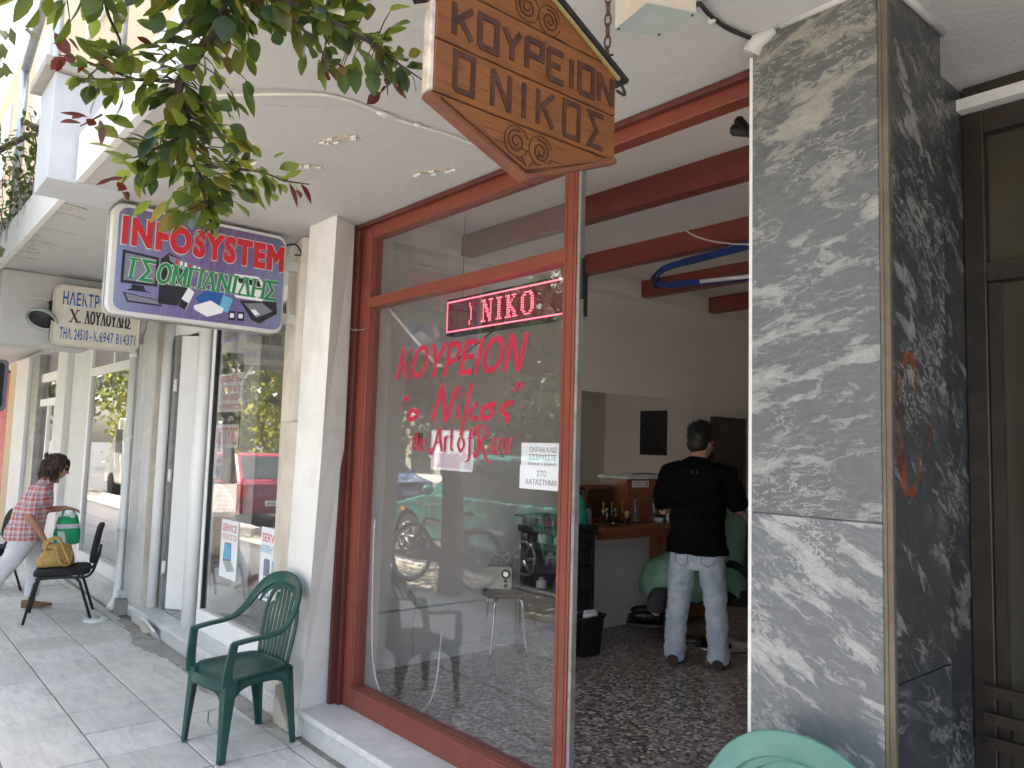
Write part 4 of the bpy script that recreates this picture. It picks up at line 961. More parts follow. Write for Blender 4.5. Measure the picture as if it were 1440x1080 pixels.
    for k in range(6): m.tube([(x - .02 + .012 * math.sin(k), 1.335 + .01 * math.cos(k * 2), 2.552 + .006 * k), (x - .012 + .012 * math.cos(k), 1.345, 2.56 + .005 * k)], .003, 6)
    m.build('chain_knot', 'cable_black', t)
wooden_sign()

def computer_sign():
    x0, x1 = -4.68, -4.55; y0, y1, z0, z1 = 1.005, 2.0, 2.292, 2.905
    t = thing('shop_sign', 'purple lightbox sign with red and green letters over pictured computers, between leaves and pillar', 'sign', (-4.6, 2.1, 2.3))
    m = MB(); m.prism(rrect(y0, y1, z0, z1, .06, 6), 'x', x0, x1); m.build('sign_box', 'sign_rim', t, bevel=.006)
    m = MB(); m.tube([(-4.615, p[0], p[1]) for p in rrect(y0 - .004, y1 + .004, z0 - .004, z1 + .004, .062, 6)], .008, 6, closed=True); m.build('seam', 'grey_alu', t)
    m = MB(); m.prism(rrect(y0 + .03, y1 - .012, z0 + .02, z1 - .02, .055, 6), 'x', x1, x1 + .003); fc = m.build('sign_face', 'sign_print', t)
    X = x1 + .0032; W, H = y1 - y0, z1 - z0
    def P(u, v): return (y0 + u * W, z0 + v * H)
    def poly(mt, name, pts, d=0): 
        m = MB(); m.prism([P(*p) for p in pts], 'x', X + d, X + d + .0006); m.build(name, mt, fc)
    d = .0002
    # pictured goods
    poly('black_ink', 'monitor', [(.06, .28), (.25, .29), (.25, .56), (.06, .58)], d); poly('grey_ink', 'monitor', [(.075, .31), (.235, .315), (.235, .54), (.075, .555)], d * 5)
    poly('black_ink', 'monitor', [(.12, .28), (.18, .28), (.19, .24), (.22, .225), (.09, .222), (.115, .24)], d * 2)
    poly('black_ink', 'keyboard', [(.075, .20), (.26, .17), (.285, .115), (.10, .115)], d); poly('grey_ink', 'keyboard', [(.09, .19), (.255, .163), (.27, .13), (.105, .13)], d * 5)
    poly('black_ink', 'tower', [(.26, .14), (.42, .14), (.43, .55), (.30, .62), (.26, .55)], d)
    poly('grey_ink', 'circuit_board', [(.30, .60), (.52, .53), (.52, .42), (.42, .44), (.31, .55)], d * 3)
    for k in range(7): poly('paper' if k % 3 else 'red_ink', 'circuit_part', [(.34 + .025 * k, .53 - .007 * k), (.353 + .025 * k, .53 - .007 * k), (.353 + .025 * k, .57 - .007 * k), (.34 + .025 * k, .57 - .007 * k)], d * 6)
    poly('paper', 'phone', [(.365, .14), (.41, .105), (.455, .29), (.42, .33)], d * 4); poly('black_ink', 'phone', [(.366, .14), (.408, .108), (.425, .18), (.385, .21)], d * 6)
    poly('blue_ink', 'folder', [(.46, .24), (.52, .14), (.65, .22), (.62, .33), (.56, .38)], d * 2); poly('cyan_ink', 'calculator', [(.60, .16), (.655, .14), (.68, .28), (.62, .31)], d * 3)
    poly('paper', 'router', [(.455, .165), (.55, .235), (.63, .175), (.62, .13), (.535, .075), (.46, .13)], d * 4)
    poly('paper', 'printer', [(.655, .37), (.68, .53), (.83, .54), (.88, .44), (.86, .30), (.70, .30)], d * 2); poly('black_ink', 'printer', [(.70, .50), (.835, .50), (.85, .44), (.71, .45)], d * 5)
    poly('black_ink', 'laptop', [(.72, .28), (.80, .10), (.85, .075), (.96, .20), (.95, .32), (.86, .30)], d * 3); poly('grey_ink', 'laptop', [(.75, .255), (.86, .285), (.93, .215), (.83, .13)], d * 6); poly('paper', 'laptop', [(.79, .20), (.82, .21), (.85, .165), (.82, .15)], d * 8)
    poly('black_ink', 'memory_card', [(.66, .16), (.70, .165), (.70, .075), (.66, .07)], d * 5); poly('paper', 'memory_card', [(.668, .14), (.692, .143), (.692, .10), (.668, .097)], d * 8)
    poly('black_ink', 'memory_card', [(.712, .165), (.755, .17), (.755, .08), (.712, .075)], d * 5); poly('paper', 'memory_card', [(.72, .145), (.745, .148), (.745, .105), (.72, .102)], d * 8)
    U = Vector((0, 1, 0)); V = Z_
    a = P(.05, .625)
    for nm, mt, e, dx in (('lettering_outline', 'pale_outline', .006, .0018), ('lettering', 'red_ink', 0, .0030)):
        m = MB(); m.text('INFOSYSTEM', (X + dx - .0012, a[0] - e, a[1] - e), U, V, .935 * W + 2 * e, .265 * H + 2 * e, .001, bold=.06 if e == 0 else .075, space=1.2); m.build(nm, mt, fc)
    a = P(.065, .335)
    for nm, mt, wd, dx, e in (('lettering_outline', 'pale_outline', .026, .0018, 0), ('lettering', 'green_ink', .018, .0030, 0)):
        m = MB(); letters(m, 'TSOMpANIDHS', (X + dx - .0012, a[0] + .012, a[1]), U, V + U * .12, .865 * W, .175 * H, wd, .001, serif=1.0, gap=.38, thin=wd * .62); m.build(nm, mt, fc)
    for z in (2.40, 2.74): m = MB(); m.box(-4.64, -4.59, y1, 2.155, z - .03, z + .03); m.build('bracket', 'sign_rim', t, bevel=.003)
    m = MB(); m.tube(crom([(-4.57, 1.99, 2.85), (-4.55, 2.06, 2.87), (-4.53, 2.10, 2.80), (-4.53, 2.11, 2.74)]), .006, 6); m.tube([(-4.54, 2.05, 2.80), (-4.53, 2.12, 2.81)], .005, 6); m.build('wire', 'cable_black', t)
computer_sign()

def electrician_sign():
    x1 = -7.0; t = thing('shop_sign', 'small cream lightbox sign with blue and black lettering and a phone number', 'sign', (-7.05, 1.9, 2.35))
    y0, y1, z0, z1 = 1.165, 1.815, 2.345, 2.835
    m = MB(); m.prism(rrect(y0, y1, z0, z1, .06, 6), 'x', x1 - .12, x1 - .004); m.build('sign_box', 'grey_alu', t, bevel=.006)
    m = MB(); m.prism(rrect(y0 + .012, y1 - .012, z0 + .012, z1 - .012, .055, 6), 'x', x1 - .004, x1); fc = m.build('sign_face', 'sign_cream', t)
    m = MB(); m.tube([(x1 - .002, p[0], p[1]) for p in rrect(y0 + .004, y1 - .004, z0 + .004, z1 - .004, .058, 6)], .009, 6, closed=True); m.build('rim', 'beige_stone', t)
    W, H = y1 - y0, z1 - z0
    def T(body, u0, u1, v0, v1, mt, bold, sh=0):
        m = MB(); m.text(body, (x1 + .0005, y0 + u0 * W, z0 + v0 * H), Y_, Z_, (u1 - u0) * W, (v1 - v0) * H, .001, bold=bold, shear=sh, space=1.08); m.build('lettering', mt, fc)
    T('\u0397\u039b\u0395\u039a\u03a4\u03a1\u039f\u039b\u039f\u0393\u039f\u03a3', .10, .95, .67, .90, 'blue_ink', .025)
    T('\u03a4\u0397\u039b. 24510 - \u039a.', .09, .52, .11, .30, 'blue_ink', .025); T('6947 814371', .535, .955, .105, .29, 'blue_ink', .012)
    m = MB(); letters(m, 'X.', (x1 + .0005, y0 + .20 * W, z0 + .40 * H), Y_, Z_, .075, .10, .016, .001, serif=.9, thin=.008); letters(m, 'LOYLOYDHS', (x1 + .0005, y0 + .36 * W, z0 + .40 * H), Y_, Z_, .345, .10, .013, .001, serif=.9, gap=.45, thin=.007); m.build('lettering', 'black_ink', fc)
    m = MB(); m.box(-7.149, -7.12, 1.25, 1.30, 2.40, 2.80); m.box(-7.08, -7.04, y1, y1 + .05, 2.43, 2.52); m.tube(crom([(-7.05, 1.80, 2.72), (-7.04, 1.86, 2.76), (-7.04, 1.88, 2.62), (-7.04, 1.86, 2.5)]), .006, 6); m.build('bracket', 'grey_alu', t)
electrician_sign()

t = thing('floodlight', 'black dome floodlight bracketed to the cross beam beside the cream sign', 'lamp', (-7.14, 1.13, 2.6))
m = MB(); M = Matrix.Translation((-7.04, 1.10, 2.53)) @ Vector((.45, -.35, -.8)).normalized().to_track_quat('-Z', 'Y').to_matrix().to_4x4()
m.lathe([(.02, .10), (.08, .085), (.125, .04), (.14, 0), (.13, 0), (.118, .035), (.03, .075)], n=24, M=M @ Matrix.Diagonal((.85, .85, .9, 1))); m.build('lamp_shade', 'lamp_grey', t)
m = MB(); m.tube([(-7.15, 1.16, 2.70), (-7.05, 1.16, 2.69), (-7.02, 1.15, 2.58)], .014, 8); m.build('arm', 'black_plastic', t)
m = MB(); m.lathe([(.01, .05), (.06, .04), (.11, .012), (.11, .006), (.0101, .006)], n=20, M=M @ Matrix.Diagonal((.85, .85, .9, 1))); m.build('bulb_cover', 'black_plastic', t)
m = MB(); m.tube(crom([(-7.145, 1.02, 2.74), (-7.12, 1.05, 2.71), (-7.1, 1.1, 2.72), (-7.09, 1.15, 2.70)]), .005, 6); m.build('wire', 'cable_white', t)

t = thing('hanging_sign', 'dark rounded sign board hanging far down the arcade', 'sign', (-11, 1.1, 2.5))
m = MB(); m.prism(rrect(.75, 1.42, 1.90, 2.52, .05, 5), 'x', -11.06, -11.0); m.build('board', 'grey_ink', t, bevel=.005)
m = MB(); m.prism(rrect(.79, 1.38, 1.94, 2.48, .04, 5), 'x', -10.999, -10.996); m.build('face', 'black_ink', t)
m = MB(); m.cyl((-11.03, .9, 2.52), (-11.03, .9, CE), .008); m.cyl((-11.03, 1.3, 2.52), (-11.03, 1.3, CE), .008); m.build('hanger', 'galvanised', t)

# ------------------------------------------------------------------ LED display inside the barber window
def led():
    y = 2.36; x0, x1, z0, z1 = -3.315, -2.335, 2.206, 2.40
    t = thing('led_display', 'red LED display running its letters behind the upper shop pane', 'display', (-2.8, 2.38, 2.2))
    m = MB(); m.box(x0, x1, y, y + .06, z0, z1); m.build('case', 'black_plastic', t, bevel=.004)
    m = MB(); m.box(x0 + .012, x1 - .012, y - .003, y - .0005, z0 + .012, z1 - .012); p = m.build('panel', 'led_panel', t)
    g = MB(); pt = .0092; r = .0036
    def dot(i, j): 
        cx_ = x0 + .0185 + i * pt; cz = z0 + .0185 + j * pt
        g.prism([(cx_ + r * math.cos(a), cz + r * math.sin(a)) for a in [k * math.pi / 3 for k in range(6)]], 'y', y - .0055, y - .0032)
    NX = int((x1 - x0 - .037) / pt) + 1; NZ = 18
    for i in range(NX): dot(i, 0); dot(i, NZ - 1)
    for j in range(1, NZ - 1): dot(0, j)
    F = {'N': ["11100111", "01100010", "01110010", "01110010", "01011010", "01011010", "01001110", "01001110", "01000110", "11100110"],
         'I': ["1111", "0110", "0110", "0110", "0110", "0110", "0110", "0110", "0110", "1111"],
         'K': ["11101110", "01100100", "01101000", "01110000", "01110000", "01111000", "01101100", "01100110", "01100110", "11110111"],
         'O': ["00111100", "01100110", "11000011", "11000011", "11000011", "11000011", "11000011", "11000011", "01100110", "00111100"],
         ')': ["10", "10", "01", "01", "01", "01", "01", "01", "10", "10"]}
    i = 21; e = 1.25
    for ch, adv in ((')', 11), ('N', 12.5), ('I', 7.5), ('K', 12.5), ('O', 10)):
        if ch in F:
            for r_, row in enumerate(F[ch]):
                for c_, q in enumerate(row):
                    if q == '1': dot(i + c_ * e, 14.2 - r_ * e)
        i += adv
    g.build('lit_dot', 'led_red', p)
    g = MB(); rr = r; r = .0022
    for i in range(1, NX):
        for j in range(2, NZ - 2):
            cx_ = x0 + .0185 + i * pt; cz = z0 + .0185 + j * pt
            g.add([(cx_ - r, y - .0033, cz - r), (cx_ + r, y - .0033, cz - r), (cx_ + r, y - .0033, cz + r), (cx_ - r, y - .0033, cz + r)], [(0, 1, 2, 3)])
    g.build('unlit_dot', 'dark_red_plastic', p)
    m = MB()
    for x in (x0 + .1, x1 - .1): m.cyl((x, y + .03, z1), (x, y + .03, 2.834), .0015, n=6)
    m.build('hanging_wire', 'cable_black', t)
    m = MB(); m.tube(crom([(-2.95, y + .03, z0), (-3.05, y + .03, 2.16), (-3.2, y + .02, 2.09), (-3.33, y + .01, 2.05), (-3.36, y, 2.06)]), .004, 6); m.build('power_cable', 'cable_black', t)
led()
m = MB(); m.tube([(-3.87, 2.34, 2.43), (-3.36, 2.345, 2.055), (-3.30, 2.345, 2.05)], .011, 8); o = m.build('prop_stick', 'white_plastic'); tag(o, 'thin white stick propped diagonally behind the shop pane', 'stick')
m = MB(); m.tube(crom([(-3.90, 2.33, 1.2), (-3.90, 2.34, .7), (-3.88, 2.35, .40), (-3.82, 2.37, .24), (-3.75, 2.4, .162)]), .005, 6); m.tube(crom([(-3.75, 2.4, .162), (-3.6, 2.45, .17), (-3.5, 2.5, .30), (-3.47, 2.52, .62)]), .004, 6); o = m.build('loose_cable', 'cable_white'); tag(o, 'loose white cable hanging inside the corner of the shop window', 'cable')

# ------------------------------------------------------------------ sheets on the panes
def sheet(name, label, cat, x0, x1, z0, z1, y, mat_, lines, group=None, poly=None, frame=None):
    m = MB(); m.prism(poly or [(x0, z0), (x1, z0), (x1, z1), (x0, z1)], 'y', y, y + .0012)
    o = m.build(name, mat_); tag(o, label, cat, group)
    for body, a0, a1, b0, b1, mt, bold in lines:
        m = MB(); m.text(body, (x0 + a0 * (x1 - x0), y - .0003, z0 + b0 * (z1 - z0)), X_, Z_, (a1 - a0) * (x1 - x0), (b1 - b0) * (z1 - z0), .0006, bold=bold); m.build('lettering', mt, o)
    return o
yb = 2.2945
bl = [(-3.31, 1.515), (-3.30, 1.505), (-2.965, 1.505), (-2.955, 1.515), (-2.955, 1.565), (-2.935, 1.57), (-2.935, 1.60)] + [(-2.955, 1.61), (-2.955, 1.705), (-3.315, 1.71), (-3.315, 1.61), (-3.33, 1.60), (-3.33, 1.57), (-3.31, 1.565)]
o = sheet('paper_cutout', 'pink sheet cut like a razor blade behind the tagline on the pane', 'sheet', -3.33, -2.94, 1.5, 1.71, yb, 'pink_sheet', [], poly=bl)
m = MB(); pts = []
for k in range(13): pts.append((-3.30 + k * .0275, 1.60 - (.014 if k % 2 else 0) + .004 * math.sin(k * 2)))
m.prism(pts + [(-2.97, 1.70), (-3.30, 1.70)], 'y', yb - .0009, yb - .0002); m.build('blade_edge', 'paper', o)
m = MB(); m.stroke([(-3.305, 1.515), (-2.96, 1.512)], (0, yb - .0008, 0), X_, Z_, .006, .0006); m.build('white_line', 'paper', o)
o = sheet('paper_notice', 'two white notice sheets with Greek capitals taped to the pane beside the mullion', 'notice', -2.606, -2.33, 1.452, 1.652, yb, 'paper',
          [('\u03a0\u0391\u03a1\u0391\u039a\u0391\u039b\u03a9', .2, .82, .80, .91, 'grey_ink', .01), ('\u0395\u0399\u03a3\u0395\u03a1\u03a7\u0395\u03a3\u03a4\u0395', .2, .82, .63, .75, 'grey_ink', .01),
           ('\u0395\u039d\u0391\u03a3 - \u0395\u039d\u0391\u03a3', .18, .82, .515, .565, 'grey_ink', .01), ('\u03a3\u03a4\u039f', .4, .61, .29, .41, 'grey_ink', .01), ('\u039a\u0391\u03a4\u0391\u03a3\u03a4\u0397\u039c\u0391', .14, .86, .09, .21, 'grey_ink', .01)])
m = MB(); m.box(-2.61, -2.334, yb - .002, yb - .0012, 1.45, 1.553); s2 = m.build('lower_sheet', 'paper', o)
for body, a0, a1, b0, b1 in (('\u03a3\u03a4\u039f', .4, .61, 1.508, 1.532), ('\u039a\u0391\u03a4\u0391\u03a3\u03a4\u0397\u039c\u0391', .14, .86, 1.47, 1.494)):
    m = MB(); m.text(body, (-2.606 + a0 * .276, yb - .0024, b0), X_, Z_, (a1 - a0) * .276, b1 - b0, .0005, bold=.01); m.build('lettering', 'grey_ink', s2)
m = MB(); m.prism(rrect(-3.462, -3.398, 1.632, 1.692, .006), 'y', yb, yb + .004); o = m.build('sticker', 'black_ink'); tag(o, 'small square black sticker with a gold mark above the tagline', 'sticker')
m = MB(); m.prism(rrect(-3.455, -3.405, 1.639, 1.685, .006), 'y', yb - .0008, yb); m.build('border', 'gold', o)
m = MB(); m.prism(rrect(-3.450, -3.410, 1.644, 1.680, .006), 'y', yb - .0012, yb - .0008); m.build('field', 'black_ink', o)
m = MB(); m.stroke(arc(-3.43, 1.662, .011, 0, 300, 12), (0, yb - .0014, 0), X_, Z_, .004, .0004); m.build('emblem', 'gold', o)

yb = 2.2475
o = sheet('window_banner', 'lilac banner with green Greek letters across the top of the computer shop pane', 'banner', -6.28, -5.15, 2.41, 2.585, yb, 'lilac_print', [('\u03a4\u03a3\u039f\u039c\u03a0\u0391\u039d\u0399\u0394\u0397\u03a3', .03, .97, .15, .85, 'pale_green_ink', .03)])
o = sheet('repair_poster', 'white poster with red capitals, the highest of the small sheets', 'poster', -6.27, -5.75, 1.85, 2.15, yb, 'paper', [('\u0395\u03a0\u0399\u03a3\u039a\u0395\u03a5\u0395\u03a3', .06, .94, .78, .95, 'pale_red_ink', .02), ('\u039d\u0395\u03a9\u039d \u039a\u0391\u0399', .15, .85, .52, .68, 'pale_red_ink', .01), ('\u03a0\u0391\u039b\u0391\u0399\u03a9\u039d', .15, .85, .30, .46, 'pale_red_ink', .01), ('\u0397\u039b.\u03a5\u03a0\u039f\u039b\u039f\u0393\u0399\u03a3\u03a4\u03a9\u039d', .06, .94, .06, .2, 'pale_red_ink', .02)])
o = sheet('copy_poster', 'white poster with tall orange-red letters, middle one of the small sheets', 'poster', -6.27, -5.80, 1.57, 1.75, yb, 'paper', [('\u03a6\u03a9\u03a4\u039f\u03a4\u03a5\u03a0\u0399\u0395\u03a3', .04, .96, .12, .9, 'pale_red_ink', .01)])
o = sheet('fax_notice', 'narrow white notice reading FAX in blue, low on the pane edge', 'notice', -6.275, -6.10, 1.325, 1.565, yb, 'paper', [('\u0391\u03a0\u039f\u03a3\u03a4\u039f\u039b\u0397', .05, .95, .76, .88, 'pale_red_ink', .01), ('SCAN', .3, .9, .52, .66, 'pale_red_ink', .01), ('FAX', .08, .92, .10, .42, 'blue_ink', .0)])
yb = 2.2325
o = sheet('service_poster', 'white service poster picturing an open laptop', 'poster', -5.985, -5.65, .60, 1.03, yb, 'paper', [('SERVICE', .08, .92, .80, .93, 'pale_red_ink', .02), ('\u03a5\u03a0\u039f\u039b\u039f\u0393\u0399\u03a3\u03a4\u03a9\u039d', .06, .94, .66, .76, 'orange_ink', .01)])
m = MB(); m.prism([(-5.92, .72), (-5.90, .86), (-5.77, .865), (-5.76, .735)], 'y', yb - .001, yb - .0002); m.build('laptop_screen', 'grey_ink', o); m = MB(); m.prism([(-5.905, .735), (-5.888, .85), (-5.782, .852), (-5.772, .745)], 'y', yb - .0016, yb - .0011); m.build('laptop_display', 'cyan_ink', o); m = MB(); m.prism([(-5.92, .72), (-5.76, .735), (-5.68, .67), (-5.83, .645)], 'y', yb - .001, yb - .0002); m.build('laptop_base', 'lamp_grey', o)
o = sheet('service_poster', 'white service poster picturing two mobile phones, beside the beige jamb', 'poster', -5.235, -4.87, .55, 1.04, yb, 'paper', [('SERVICE', .06, .96, .80, .92, 'pale_red_ink', .02), ('\u039a\u0399\u039d\u0397\u03a4\u03a9\u039d', .06, .96, .65, .76, 'cyan_ink', .01)])
for a, mt in ((-5.17, 'grey_ink'), (-5.04, 'cyan_ink')):
    m = MB(); m.prism(rrect(a, a + .1, .57, .83, .02), 'y', yb - .001, yb - .0002); m.build('phone_body', mt, o); m = MB()
    for i in range(3):
        for j in range(4): m.box(a + .012 + .028 * i, a + .032 + .028 * i, yb - .0016, yb - .0011, .585 + .035 * j, .61 + .035 * j)
    m.build('phone_keys', 'paper', o)

# ------------------------------------------------------------------ cables and boxes on the soffit
t = thing('junction_box', 'grey metal junction box screwed to the soffit above the marble column', 'box', (-1.3, 1.62, CE))
m = MB(); M = Matrix.Translation((-1.355, 1.655, 0)) 
m.prism([(-1.46, 1.60), (-1.385, 1.72), (-1.245, 1.70), (-1.31, 1.565)], 'z', CE - .085, CE); m.build('case', 'beige_stone', t, bevel=.004)
m = MB(); m.prism([(-1.463, 1.60), (-1.386, 1.723), (-1.242, 1.702), (-1.309, 1.562)], 'z', CE - .089, CE - .0855); cv_ = m.build('cover', 'lamp_grey', t)
m = MB()
for x, y in ((-1.445, 1.602), (-1.384, 1.71), (-1.258, 1.697)): m.cyl((x, y, CE - .092), (x, y, CE - .088), .004, n=8)
m.build('screw', 'rust', cv_)
m = MB(); m.tube(crom([(-1.262, 1.705, CE - .06), (-1.27, 1.75, CE - .03), (-1.30, 1.83, CE - .012), (-1.31, 1.93, CE - .01), (-1.29, 2.03, CE - .014), (-1.27, 2.065, CE - .02)]), .007, 8); o = m.build('ceiling_cable', 'cable_black'); tag(o, 'black cable running from the junction box to the top of the marble column', 'cable')
m = MB(); m.box(-1.322, -1.302, 1.86, 1.872, CE - .02, CE - .001); m.build('cable_clip', 'white_plastic', o)
m = MB(); m.tube(crom([(-2.95, .86, CE - .006), (-2.84, .95, CE - .03), (-2.66, 1.15, CE - .02), (-2.58, 1.317, CE - .008), (-2.585, 1.6, CE - .012), (-2.57, 1.8, CE - .008), (-2.56, 1.98, CE - .012), (-2.4, 2.22, CE - .02)]), .0055, 6); o = m.build('ceiling_cable', 'cable_white'); tag(o, 'pale cable sagging along the soffit behind the wooden sign', 'cable')
m = MB(); m.ell((-2.583, 1.5, CE - .012), (.014, .03, .012)); m.ell((-2.575, 1.66, CE - .012), (.01, .02, .01)); m.build('tape_joint', 'sign_rim', o)
m = MB(); m.tube(crom([(-1.60, 2.42, 2.83), (-1.52, 2.41, 2.80), (-1.45, 2.43, 2.81), (-1.36, 2.41, 2.79), (-1.31, 2.40, 2.76)]), .022, 8); m.tube(crom([(-1.58, 2.42, 2.86), (-1.5, 2.4, 2.78), (-1.4, 2.42, 2.83), (-1.31, 2.39, 2.80)]), .02, 8)
rr = random.Random(3)
for k in range(14):
    a = Vector((-1.6 + .28 * rr.random(), 2.40 + .05 * rr.random(), 2.80)); m.tube(crom([a, a + Vector((.02, .01, -.03)), a + Vector((.05 * rr.random(), 0, -.05 * rr.random()))], 4), .004, 5)
o = m.build('cable_bundle', 'cable_black'); tag(o, 'tangle of black cables under the red door header beside the column', 'cable')
m = MB(); m.cyl((-1.47, 2.39, 2.765), (-1.31, 2.385, 2.735), .018); m.build('conduit_end', 'cream_plastic', o)
m = MB(); m.cyl((-4.02, 2.22, 2.30), (-3.98, 2.2, 2.29), .002); m.tube(crom([(-4.07, 2.20, 2.31), (-4.02, 2.21, 2.29), (-3.95, 2.245, 2.295)]), .0015, 5); o = m.build('thin_wire', 'cable_white'); tag(o, 'thin wire strung across the left stile of the red frame', 'wire')
t = thing('floor_cover', 'small round white drain cover on the slabs by the drain pipe', 'cover', (-7.69, 1.80, 0))
m = MB(); m.lathe([(.001, .0), (.10, .0), (.10, .016), (.085, .022), (.03, .024), (.001, .024)], (-7.69, 1.80, .001), 20); m.build('disc', 'white_plastic', t)
m = MB(); m.lathe([(.01, .0), (.035, .0), (.03, .014), (.01, .014)], (-7.69, 1.80, .0255), 14); m.build('knob', 'lamp_grey', t)
M = Matrix.Translation((-6.80, 2.0, .075)) @ Matrix.Rotation(R(-58), 4, 'X') @ Matrix.Rotation(R(12), 4, 'Z')
m = MB(); m.prism([(-.13, -.07), (.02, -.10), (.13, -.03), (.12, .07), (-.02, .10), (-.11, .05)], 'z', -.009, .009, M); o = m.build('broken_tile', 'marble_white', bevel=.003); tag(o, 'broken piece of white marble leaning against the step', 'tile')
M = Matrix.Translation((-7.0, 2.005, .06)) @ Matrix.Rotation(R(-80), 4, 'X') @ Matrix.Rotation(R(-6), 4, 'Z')
m = MB(); m.prism([(-.11, -.05), (.10, -.055), (.12, .05), (-.06, .06)], 'z', -.008, .008, M); o = m.build('broken_tile', 'beige_stone', bevel=.003); tag(o, 'beige sliver of riser cladding standing loose against the step', 'tile')

# ------------------------------------------------------------------ parapet, pipes and plant on the balcony edge
t = thing('parapet_pier', 'white boxed parapet pier with a grey cap on the balcony edge', 'pier', (-4.58, .8, CE))
m = MB(); m.box(-4.77, -4.40, .66, 1.03, CE - .02, 3.465); m.build('pier', 'pier_shaded_white', t, bevel=.006)
m = MB(); m.box(-4.81, -4.36, .61, 1.07, 3.467, 3.525); m.build('cap', 'concrete', t, bevel=.005)
t = thing('pipe_frame', 'galvanised pipe frame of an awning standing on the balcony edge', 'frame', (-6, .83, 3.2))
m = MB(); m.cyl((-5.75, .86, 3.2), (-5.75, .86, 5.4), .030); m.build('post', 'galvanised', t)
m = MB(); m.cyl((-7.1, .86, 3.2), (-7.1, .86, 4.55), .030); m.build('post', 'galvanised', t)
m = MB(); m.cyl((-7.1, .86, 4.53), (-5.75, .86, 5.05), .034); m.build('diagonal', 'galvanised', t)
m = MB(); m.cyl((-4.62, 1.0, 3.52), (-4.62, 1.0, 5.4), .026); m.build('post', 'galvanised', t)
m = MB(); m.cyl((-7.1, .87, 4.1), (-5.75, .87, 3.62), .018); m.build('brace', 'rust', t)
def balcony_plant():
    t = thing('balcony_plant', 'straggly dark leaved plant growing over the balcony edge', 'plant', (-7.0, .9, 3.2))
    rr = random.Random(12); m = MB(); st = MB()
    for k in range(16):
        p = Vector((-7.6 + 1.6 * rr.random(), .84 + .1 * rr.random(), 3.17)); d = Vector(((rr.random() - .5) * .7, -.25 * rr.random(), .6 + .5 * rr.random())); pts = [p]
        for i in range(5): pts.append(pts[-1] + d * .13 + Vector(((rr.random() - .5) * .07, (rr.random() - .5) * .06, 0)))
        st.tube(pts, [.006, .005, .004, .003, .003, .002], 5)
        for q in pts[1:]:
            for j in range(5): leaf(m, q + Vector(((rr.random() - .5) * .08, (rr.random() - .5) * .08, (rr.random() - .5) * .08)), rr, .055, .03)
    st.build('stem', 'twig', t); m.build('foliage', 'balcony_leaf', t)
    m = MB(); m.box(-7.8, -5.9, .84, 1.04, 3.201, 3.38); m.build('trough', 'concrete', t, bevel=.01)
def leaf(m, p, rr, L, W, d=None, n=None):
    if d is None: d = Vector((rr.random() - .5, rr.random() - .5, rr.random() - .7))
    d = d.normalized(); n = n if n is not None else Vector((rr.random() - .5, rr.random() - .5, rr.random() + .2)); s = d.cross(n)
    if s.length < 1e-3: s = d.orthogonal()
    s.normalize(); n = s.cross(d); cu = .25 * (rr.random() - .3); fo = .12 + .25 * rr.random()
    def P(t, u): return p + d * (L * t) + s * (W * u) + n * (fo * abs(u) * W - cu * L * t * t)
    L *= .75 + .5 * rr.random(); W *= .8 + .4 * rr.random()
    vs = [P(0, 0), P(.16, .30), P(.38, .5), P(.62, .46), P(.84, .24), P(1, 0), P(.84, -.24), P(.62, -.46), P(.38, -.5), P(.16, -.30), P(.38, 0), P(.70, 0)]
    m.add(vs, [(0, 1, 2, 10), (10, 2, 3, 11), (11, 3, 4, 5), (0, 10, 8, 9), (10, 11, 7, 8), (11, 5, 6, 7)], True)
balcony_plant()

